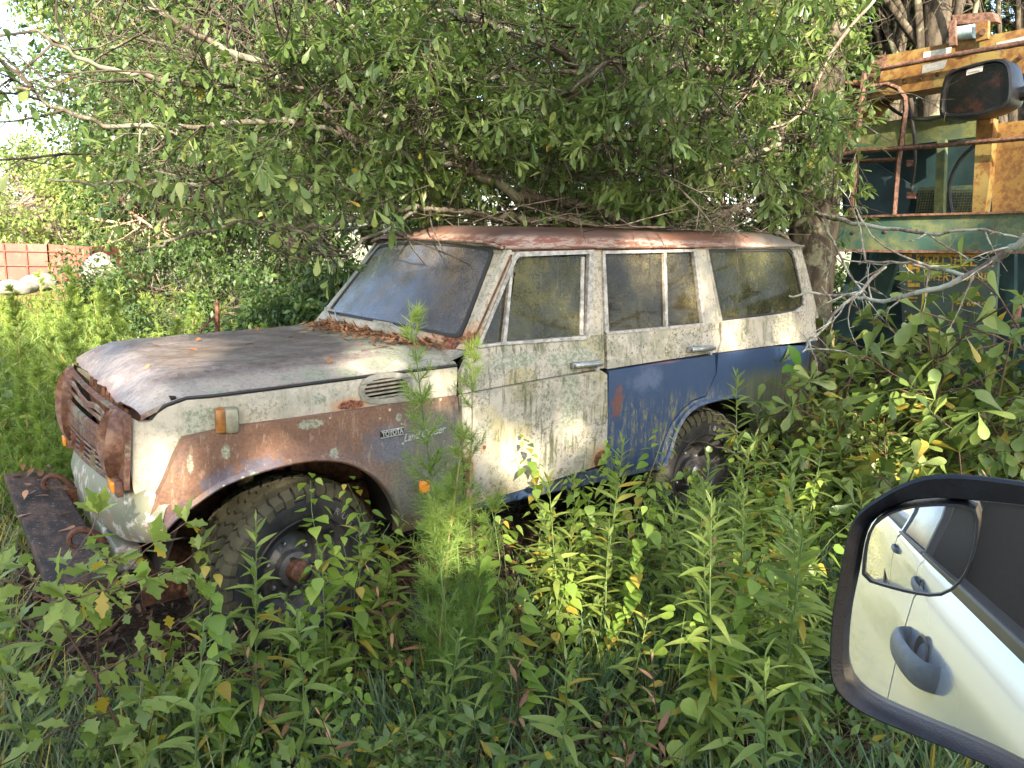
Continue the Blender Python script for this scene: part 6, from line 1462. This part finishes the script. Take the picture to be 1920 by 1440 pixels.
sack(190, 512, 14.5, (.32, .3, .30), 'white bundle right of the red container'); sack(75, 530, 12.5, (.22, .2, .12), 'white bundle in front of the red container'); sack(28, 540, 12.0, (.25, .2, .10), 'low white bundle at the left edge before the container')
# barn siding seen through the trunks
# ------------------------------------------------------------------ the machine behind the wagon's tail
mc = empty('old_machine', tuple(at(1750, 700, 0, 5.2) * (1, 1, 0) + (0, 0, GZ))); mc.location = (0, 0, 0); tag(mc, 'old green and yellow machine with rusty railings behind the wagon tail', 'machine')
yel = rusty('yellow_machine_paint', (.12, .06, .022), (.22, .12, .035), (.20, .15, .05), .50, 4, .6); yel2 = rusty('rusty_yellow_plate', (.14, .07, .025), (.23, .13, .04), (.24, .14, .04), .5, 6)
grn = rusty('mossy_green_paint', (.045, .075, .052), (.11, .13, .06), (.03, .07, .058), .5, 3.5, .6); teal = simple('dark_teal_panel', (.010, .030, .033), .6, 0, .1, .35, 3); grn2 = simple('grey_green_panel', (.035, .055, .048), .55, 0, .15, .3, 4)
moss = rusty('mossy_plate', (.075, .095, .038), (.15, .16, .06), (.055, .08, .048), .52, 5)
def plate(name, px, X, mat, th=.03, parent=None):
    F0 = [at(u, v, 0, X) for u, v in px]; n = len(F0); V = F0 + [p + (th, 0, 0) for p in F0]
    F = [tuple(range(n)), tuple(range(2 * n - 1, n - 1, -1))] + [(i, n + i, n + (i + 1) % n, (i + 1) % n) for i in range(n)]
    o = mesh(name, V, F, mat, parent or mc); return o
def rail(name, px, X, w, mat, parent=None, n=6):
    P = [at(u, v, 0, X) for u, v in px]; return MB().tube(P, w, n).build(name, mat, parent or mc, True, 60)
RT = rusty('rusty_rail', (.065, .034, .024), (.17, .095, .066))
plate('boom', [(1636, 108), (1930, 52), (1930, 136), (1608, 188)], 5.10, yel, .24)
plate('boom_end', [(1612, 170), (1640, 104), (1665, 102), (1640, 170)], 5.06, RT, .02)
plate('decal', [(1732, 98), (1784, 88), (1782, 104), (1730, 115)], 5.097, simple('scraped_pale_patch', (.45, .44, .38), .6, 0, 0, .3, 40), .002); plate('decal', [(1730, 122), (1776, 112), (1770, 128), (1728, 138)], 5.097, MT['badge'], .002); plate('decal', [(1868, 80), (1930, 66), (1930, 82), (1868, 96)], 5.097, MT['badge'], .002)
plate('gusset', [(1600, 150), (1700, 158), (1640, 228), (1586, 232)], 5.30, yel2, .03); plate('gusset', [(1572, 175), (1606, 160), (1600, 240), (1572, 300)], 5.24, RT, .03)
plate('sloped_panel', [(1578, 240), (1700, 222), (1834, 208), (1834, 256), (1700, 272), (1574, 284)], 5.34, moss, .04)
plate('rear_wall', [(1578, 284), (1700, 272), (1860, 256), (1860, 404), (1580, 404)], 5.62, teal, .03)
plate('brace_plate', [(1586, 300), (1640, 305), (1712, 348), (1700, 404), (1586, 404)], 5.55, simple('blue_grey_plate', (.018, .038, .048), .5, 0, .1, .2), .02)
plate('upright', [(1757, 262), (1772, 261), (1768, 404), (1750, 404)], 5.30, moss, .05)
g_ = plate('screen_frame', [(1722, 352), (1852, 345), (1852, 404), (1716, 404)], 5.56, grn, .02)
sc = MB()
for k in range(26):
    a = at(1722 + k * 5, 358, 0, 5.54); b = at(1714 + k * 5, 402, 0, 5.54); sc.tube([a, b], .0025, 3)
for k in range(9):
    a = at(1720, 358 + 5 * k, 0, 5.535); b = at(1850, 356 + 5 * k, 0, 5.535); sc.tube([a, b], .0025, 3)
w_ = sc.build('wire_screen', MT['under'], mc); w_['kind'] = 'stuff'
plate('yellow_post', [(1831, 225), (1863, 222), (1856, 330), (1846, 404), (1822, 404), (1826, 330)], 5.08, yel, .08)
plate('side_plate', [(1864, 232), (1935, 224), (1935, 404), (1860, 404)], 5.16, yel2, .04)
rail('top_rail', [(1621, 135), (1760, 108), (1935, 78)], 5.0, .020, RT); rail('corner_post', [(1622, 132), (1612, 220), (1606, 300), (1597, 404)], 5.0, .024, RT)
rail('mid_rail', [(1606, 284), (1750, 274), (1935, 258)], 4.98, .019, RT)
rail('bent_rail', [(1576, 154), (1630, 164), (1664, 158), (1684, 166), (1697, 184), (1698, 205), (1690, 265), (1684, 310), (1676, 404)], 5.04, .020, RT)
rail('short_rail', [(1552, 296), (1620, 302), (1686, 298)], 5.06, .017, RT); rail('short_rail', [(1552, 294), (1606, 284)], 4.98, .015, RT)
# winch with pale roller on the boom
wn_ = plate('winch_bracket', [(1778, 40), (1790, 36), (1792, 84), (1780, 86)], 5.02, RT, .03); plate('winch_bracket', [(1828, 44), (1852, 38), (1852, 72), (1830, 78)], 5.02, yel, .04); plate('winch_bracket', [(1785, 28), (1860, 22), (1868, 40), (1788, 46)], 5.14, RT, .10)
MB().tube([at(1791, 64, 0, 5.10), at(1829, 58, 0, 5.08)], .050, 16).build('roller', simple('pale_blue_roller', (.30, .42, .44), .5, 0, .1, .2), mc, True)
MB().tube([at(1842, 60, 0, 5.0), at(1842, 60, 0, 5.03)], .022, 8).build('bolt', MT['rust_dark'], mc, True)
for k in range(9):
    p = at(1665 + k * 31, 158 - k * 6.3, 0, 5.09); lathe([(0, .018), (-.012, .016), (-.014, .001)], 6, p, (1, 0, 0), 'bolt', MT['rust_dark'], mc, False)
for px in ([(1650, 186), (1690, 215), (1740, 225), (1800, 205), (1834, 190)], [(1700, 186), (1712, 240), (1716, 300), (1708, 360)], [(1840, 262), (1800, 300), (1780, 350), (1786, 404)]):
    MB().tube([at(u, v, 0, 5.28) for u, v in smooth_path(px, 4)], .014, 6).build('hose', MT['gasket'], mc, True)
for (u, v) in ((1548, 438), (1600, 436), (1660, 434), (1720, 433), (1790, 431), (1860, 430)): lathe([(0, .016), (-.010, .014), (-.012, .001)], 6, at(u, v, 0, 5.02), (1, 0, 0), 'bolt', MT['rust_dark'], mc, False)
for k in range(2): plate('hinge', [(1700, 300 + 60 * k), (1716, 300 + 60 * k), (1716, 312 + 60 * k), (1700, 312 + 60 * k)], 5.27, RT, .02)
plate('beam_flange', [(1534, 407), (1700, 401), (1935, 395), (1935, 399), (1700, 405), (1534, 411)], 4.99, RT, .10); plate('beam_flange', [(1534, 466), (1700, 469), (1935, 471), (1935, 476), (1700, 474), (1534, 471)], 4.99, RT, .10)
# beam and lettered panel
plate('cross_beam', [(1534, 410), (1700, 404), (1935, 398), (1935, 472), (1700, 470), (1534, 467)], 5.02, grn, .10)
lpn = plate('lettered_panel', [(1684, 470), (1872, 472), (1862, 640), (1852, 900), (1700, 900), (1694, 640)], 5.06, grn2, .04)
t = NT('worn_yellow_lettering'); YT = t.done(t.mix(t.step(t.noise(40, 6, .75), .50, .62), (.30, .19, .02), (.06, .065, .035)), .6)
def txt(s, u0, v0, u1, size, X=5.055): a = at(u0, v0, 0, X); b = at(u1, v0, 0, X); text_mesh('lettering', s, size, a, b - a, (0, 0, 1), YT, lpn, .001, width=np.linalg.norm(b - a), bold=.001)
txt('ARDELL', 1727, 499, 1832, .115); txt('SUPER D400 RD', 1728, 526, 1858, .085); txt('L 9', 1803, 560, 1835, .07); txt('M 6914', 1792, 574, 1848, .05)
for px in ([(1702, 476), (1709, 476), (1709, 529), (1702, 529)], [(1718, 476), (1724, 476), (1724, 527), (1718, 527)], [(1695, 476), (1702, 476), (1702, 480), (1695, 480)], [(1724, 476), (1838, 476), (1838, 481), (1724, 481)], [(1709, 500), (1718, 500), (1718, 505), (1709, 505)], [(1702, 531), (1724, 531), (1724, 538), (1702, 538)], [(1702, 543), (1724, 543), (1724, 546), (1702, 546)], [(1702, 550), (1722, 550), (1722, 553), (1702, 553)], [(1702, 557), (1720, 557), (1720, 560), (1702, 560)], [(1702, 564), (1718, 564), (1718, 566), (1702, 566)]): plate('painted_emblem', px, 5.055, YT, .003, lpn)
rvm = MB()
for k in range(24):
    for (u0, u1, dx) in ((1690, 1704, 0), (1866, 1846, 0)):
        p = at(u0 + (u1 - u0) * k / 24 + 4 * (1 if u0 < 1800 else -1) * 1, 482 + 17 * k, 0, 5.058); rvm.box(p, (.004, .006, .006), None, .002)
q = rvm.build('rivets', MT['alu'], lpn); q['kind'] = 'stuff'
plate('notice', [(1712, 730), (1735, 724), (1738, 742), (1714, 748)], 5.056, simple('white_paper_notice', (.62, .64, .66), .7, 0, 0, .08), .002, lpn); plate('notice', [(1778, 728), (1796, 728), (1796, 748), (1780, 748)], 5.056, simple('white_sticker', (.60, .62, .64), .7, 0, 0, .08), .002, lpn)
plate('strut', [(1600, 468), (1632, 468), (1590, 640), (1556, 640)], 5.25, teal, .06); plate('strut', [(1652, 468), (1690, 468), (1640, 620), (1600, 620)], 5.35, simple('dark_green_strut', (.03, .065, .05), .6), .06)
plate('lower_box', [(1852, 760), (1935, 750), (1935, 930), (1848, 930)], 5.12, RT, .4); plate('lower_leg', [(1886, 470), (1902, 470), (1900, 900), (1884, 900)], 5.4, teal, .06)
MB().tube([at(1908, 572, 0, 5.2), at(1902, 612, 0, 5.2)], .03, 12).build('hydraulic_cylinder', RT, mc, True)
MB().box((5.95, -.6, .9), (.3, 1.5, .95)).build('machine_body', teal, mc)
MB().box((5.95, .55, 2.05), (.28, .04, .42)).build('side_wall', teal, mc)
for yv in (.2, -1.6):
    lathe([(-.14, .18), (-.15, .42), (-.10, .47), (.10, .47), (.15, .42), (.14, .18)], 32, (5.5, yv, .36), (1, 0, 0), 'machine_tyre', MT['rubber'], mc)
# black rounded housing of unknown use on its arm
hb = empty('black_equipment_housing'); tag(hb, 'black rounded box-shaped housing with a glossy dark red face on the machine', 'housing')
hc = at(1832, 168, 0, 4.75); ex, ez = .245, .185
outl = smooth_poly([(-ex, -ez * .85), (-ex * .7, -ez), (ex * .3, -ez * 1.02), (ex * .95, -ez * .72), (ex, -ez * .3), (ex * .86, ez * .70), (ex * .6, ez), (ex * .2, ez * 1.02), (-ex * .72, ez * .86), (-ex * .98, ez * .6)], 2)
def hmap(off, k=1.0, dz=0): return lambda a, b: (hc[0] + off, hc[1] - a * k, hc[2] + b * k + dz)
blk = simple('black_pitted_plastic', (.012, .012, .013), .38, 0, .15, .3, 20)
V = []; F = []; n = len(outl)
prof = [(-.0, .80), (-.0, .86), (-.025, .90), (-.02, .97), (.02, 1.0), (.14, 1.0), (.20, .93), (.23, .75), (.24, .02)]
for off, k in prof: V += [hmap(off, k)(a, b) for a, b in outl]
for i in range(len(prof) - 1):
    for k in range(n): F.append((i * n + k, i * n + (k + 1) % n, (i + 1) * n + (k + 1) % n, (i + 1) * n + k))
mesh('housing_shell', V, F, blk, hb, True, 50)
t = NT('dark_red_glossy_face'); g = t.noise(6, 5, .6); face = t.done(t.mix(t.step(g, .48, .60), (.006, .006, .007), (.028, .012, .010)), .22, normal=t.bump(t.noise(9, 3, .5), .1, .02))
panel('face', scale_poly(outl, .84), hmap(.004), face, hb, .06, .004, (1, 0, 0))
stk = [hmap(-.001)(a, b) for a, b in ((-.085, ez * .56), (.02, ez * .64), (.02, ez * .84), (-.085, ez * .76))]; so = mesh('label_sticker', stk, [(0, 1, 2, 3)], simple('white_sticker_paper', (.66, .62, .56), .6, 0, 0, .05), hb)
txc = hmap(-.003)(-.076, ez * .60); text_mesh('sticker_print', 'WARNING', .02, txc, (0, -1, .09), (0, .09, 1), simple('dark_print', (.12, .10, .09), .6), hb, .0003, width=.08)
MB().tube([hc + (.12, -ex * .8, -.05), hc + (.12, -ex * 1.25, -.03), hc + (.12, -ex * 2.2, .02)], [.045, .05, .04], 10).build('arm', blk, hb, True)
# ------------------------------------------------------------------ the pickup the photograph was taken from, and its mirror
pk = empty('silver_pickup'); tag(pk, 'silver pickup truck whose black wing mirror fills the lower right corner', 'pickup truck')
YT_ = CAM[1] - .055
t = NT('silver_car_paint'); silver = t.done((.56, .59, .64), .20, .55, t.bump(t.noise(2.0, 2, .5), .03, .02), spec=.5, Coat_Weight=1.0, Coat_Roughness=.04)
tglass = glass('pickup_window_glass', .50, .72, [(.10, .10, .10), (.2, .2, .2)], tint=(.05, .055, .06), dens=.5, rough=.02, fk=1.6)
blackp = simple('black_textured_plastic', (.0065, .0075, .011), .40, 0, .25, .3, 60); greyp = simple('grey_plastic', (.11, .12, .13), .5, 0, .1, .15, 40)
MZ0, BELT, ROOFZ = .36, 1.27, 1.96
# side: door skins with a crowned shoulder, from x = -4.2 (tail) to the front wheel
def side(x, z):
    k = (z - MZ0) / (BELT - MZ0); return YT_ + .045 * math.sin(min(1, max(0, k)) * math.pi) ** .7 - (.03 if z > BELT - .02 else 0)
def pan(name, x0, x1, z0, z1, mat, off=0.0, step=.08, th=.02):
    return panel(name, [(x0, z0), (x1, z0), (x1, z1), (x0, z1)], lambda x, z: (x, side(x, z) + off, z), mat, pk, step, th, (0, -1, 0), sharp=40)
FX = float(CAM[0]) + .42
pf = pan('door', FX - 1.02, FX - .004, MZ0, BELT, silver); pr_ = pan('door', FX - 2.02, FX - 1.028, MZ0, BELT, silver)
pan('front_wing', FX + .004, FX + 1.25, .75, BELT - .12, silver, -.004); pan('bed_side', FX - 4.0, FX - 2.06, .55, BELT + .02, silver, -.002)
def belt(name, x0, x1, mat): MB().box(((x0 + x1) / 2, YT_ - .004, BELT + .014), ((x1 - x0) / 2, .018, .014), None, .005).build(name, mat, pk)
belt('belt_trim', FX - 2.0, FX - 1.03, blackp); belt('belt_trim', FX - 1.01, FX - .02, blackp)
# windows: the rear one closed, the front one wound down (the camera looks out of it)
def tw_(x, z): return (x, YT_ - .03 - (z - BELT) * .32, z)
panel('window', [(FX - 1.96, BELT + .03), (FX - 1.10, BELT + .03), (FX - 1.10, ROOFZ - .12), (FX - 1.80, ROOFZ - .12)], tw_, tglass, pk, .1, .004, (0, -1, 0))
def post(name, a, b, w): MB().bar(tw_(*a), tw_(*b), w, .05, (0, 1, 0), .01).build(name, silver if name != 'b_pillar' else blackp, pk)
post('b_pillar', (FX - 1.04, BELT), (FX - 1.10, ROOFZ - .08), .05); post('c_pillar', (FX - 2.02, BELT), (FX - 1.86, ROOFZ - .08), .05)
MB().box((FX - 1.0, YT_ - .22 - .85, ROOFZ - .03), (.95, .86, .04), None, .03).build('roof', silver, pk, True)
MB().box((FX - 1.1, YT_ - 1.75, .95), (1.9, .03, .5), None, .02).build('far_side', silver, pk); MB().box((FX - 1.2, YT_ - .9, .55), (2.6, .78, .06)).build('floor_pan', blackp, pk)
MB().box((FX - 1.55, YT_ - .9, 1.3), (.08, .7, .45), None, .05).build('seat_back', blackp, pk, True)
MB().box((FX - 3.0, YT_ - .95, 1.0), (.95, .85, .42), None, .02).build('bed_box', greyp, pk)
MB().box((FX + .95, YT_ - .95, 1.0), (.62, .80, .30), None, .08).build('engine_bay', silver, pk, True)
for xw in (FX + .75, FX - 2.85):
    wa = empty('wheel'); wa.parent = pk; c_ = (xw, YT_ - .14, GZ + .40); lathe([(-.12, .25), (-.13, .34), (-.10, .40), (.10, .40), (.13, .34), (.12, .25)], 36, c_, (0, 1, 0), 'tyre', MT['rubber'], wa); lathe([(.10, .25), (.08, .22), (.05, .05), (.07, .0)], 24, c_, (0, 1, 0), 'rim', MT['chrome'], wa)
def flat_z(m, z, k): m.v = [(a, b, z + (c - z) * k) for a, b, c in m.v]
def handle(x, par):
    z = BELT - .17; y = side(x, z); hb_ = MB().tube(smooth_path([(x - .125, y - .015, z), (x - .108, y + .022, z), (x - .05, y + .036, z), (x + .05, y + .036, z), (x + .108, y + .022, z), (x + .125, y - .015, z)], 5), [.014] * 26, 16); flat_z(hb_, z, 2.1); hb_.build('door_handle', greyp, par, True)
    lathe([(0, .052), (.003, .047), (-.020, .0)], 32, (x, y + .001, z), (0, 1, 0), 'handle_cup', blackp, par)
handle(FX - .86, pf); handle(FX - 1.88, pr_)
# mirror
MC = atd(1790, 1190, .78)
_h = np.array((CAM[0] + .42 - .80, CAM[1] - .02, 1.10)); _p = atd(1725, 1285, .76); NRM = nrm(nrm(_h - _p) - ray(1725, 1285))   # the glass faces halfway between the eye and the door handle
mx_ = nrm(np.cross(NRM, (0, 0, 1))) * -1; 
if np.dot(mx_, CR) < 0: mx_ = -mx_
mz_ = nrm(np.cross(mx_, NRM)); mz_ = mz_ if mz_[2] > 0 else -mz_
def mp_(u, v, off=0.0):
    p = atp(u, v, MC, NRM) ; return p + NRM * off
def m2(u, v): p = mp_(u, v) - MC; return (float(p @ mx_), float(p @ mz_))
def mf(off, dome=0.0, c=(0, 0)): return lambda a, b: tuple(MC + mx_ * a + mz_ * b + NRM * (off - dome * ((a - c[0]) ** 2 + (b - c[1]) ** 2)))
mr = empty('side_mirror'); mr.parent = pk
outer_px = [(1556, 1250), (1560, 1150), (1580, 1050), (1592, 985), (1612, 950), (1680, 908), (1730, 888), (1780, 884), (1850, 888), (2010, 912), (2080, 950), (2085, 1200), (2060, 1440), (2000, 1515), (1940, 1480), (1860, 1432), (1700, 1368), (1620, 1335), (1580, 1305), (1562, 1280)]
inner_px = [(1584, 1240), (1590, 1150), (1608, 1070), (1617, 1010), (1632, 974), (1690, 942), (1750, 934), (1810, 938), (2000, 958), (2050, 985), (2052, 1200), (2030, 1420), (1990, 1480), (1930, 1452), (1850, 1410), (1700, 1348), (1630, 1315), (1602, 1290), (1590, 1268)]
O2 = smooth_poly([m2(*p) for p in outer_px], 2); I2 = smooth_poly([m2(*p) for p in inner_px], 2)
k_ = len(O2)
def ringsurf(name, loops, mat, par):
    n = max(len(l) for l, _ in loops); V = []; F = []
    def resamp(l):
        P = np.array(l); Q = np.vstack([P, P[:1]]); s = np.concatenate([[0], np.cumsum(np.linalg.norm(np.diff(Q, axis=0), axis=1))]); t_ = np.linspace(0, s[-1], n + 1)[:-1]
        return np.stack([np.interp(t_, s, Q[:, 0]), np.interp(t_, s, Q[:, 1])], 1)
    for l, off in loops: V += [mf(off)(a, b) for a, b in resamp(l)]
    for i in range(len(loops) - 1):
        for k in range(n): F.append((i * n + k, i * n + (k + 1) % n, (i + 1) * n + (k + 1) % n, (i + 1) * n + k))
    return mesh(name, V, F, mat, par, True, 50)
ringsurf('mirror_housing', [(scale_poly(I2, .985), -.012), (I2, -.004), (scale_poly(I2, 1.02), .005), (scale_poly(O2, .97), .010), (scale_poly(O2, .988), .008), (scale_poly(O2, .99), .002), (scale_poly(O2, .955), -.01), (scale_poly(O2, .90), -.035), (scale_poly(O2, .80), -.06), (scale_poly(O2, .55), -.085), (scale_poly(O2, .02), -.09)], blackp, mr)
spot_px = [(1624, 1078), (1626, 1040), (1633, 1000), (1645, 975), (1690, 950), (1745, 943), (1800, 943), (1830, 950), (1834, 975), (1828, 1020), (1815, 1065), (1792, 1095), (1760, 1110), (1715, 1104), (1660, 1090)]
S2 = smooth_poly([m2(*p) for p in spot_px], 1)
mg = bpy.data.materials.new('mirror_glass'); mg.use_nodes = True; nt_ = mg.node_tree; nt_.nodes.clear(); o_ = nt_.nodes.new('ShaderNodeOutputMaterial'); g_ = nt_.nodes.new('ShaderNodeBsdfGlossy'); g_.inputs['Roughness'].default_value = .0; g_.inputs[0].default_value = (.88, .90, .90, 1)
d_ = nt_.nodes.new('ShaderNodeBsdfDiffuse'); d_.inputs[0].default_value = (.3, .3, .29, 1); mm_ = nt_.nodes.new('ShaderNodeMixShader'); mm_.inputs[0].default_value = .09; nt_.links.new(g_.outputs[0], mm_.inputs[1]); nt_.links.new(d_.outputs[0], mm_.inputs[2]); nt_.links.new(mm_.outputs[0], o_.inputs[0])
panel('mirror_glass', scale_poly(I2, 1.0), mf(-.010), mg, mr, .05, .002, tuple(-NRM), [scale_poly(S2, 1.03)], smooth=False)
cS = tuple(np.mean(np.array(S2), 0)); panel('spot_glass', scale_poly(S2, .985), mf(.012, 1.05, cS), mg, mr, .008, .002, tuple(-NRM), smooth=True, sharp=35)
ringsurf('spot_rim', [(scale_poly(S2, 1.05), -.009), (scale_poly(S2, 1.04), .012), (scale_poly(S2, .985), .012), (scale_poly(S2, .975), -.004)], blackp, mr)
a = MC + mx_ * .17 - mz_ * .10; MB().tube([a, a + (.02, -.12, -.02), (a[0] + .03, YT_ + .02, a[2] - .02)], [.045, .04, .05], 10).build('mirror_arm', blackp, mr, True)
print('script seconds', round(time.time() - T0, 1), 'objects', len(bpy.data.objects), 'tris', sum(len(m.polygons) for m in bpy.data.meshes))
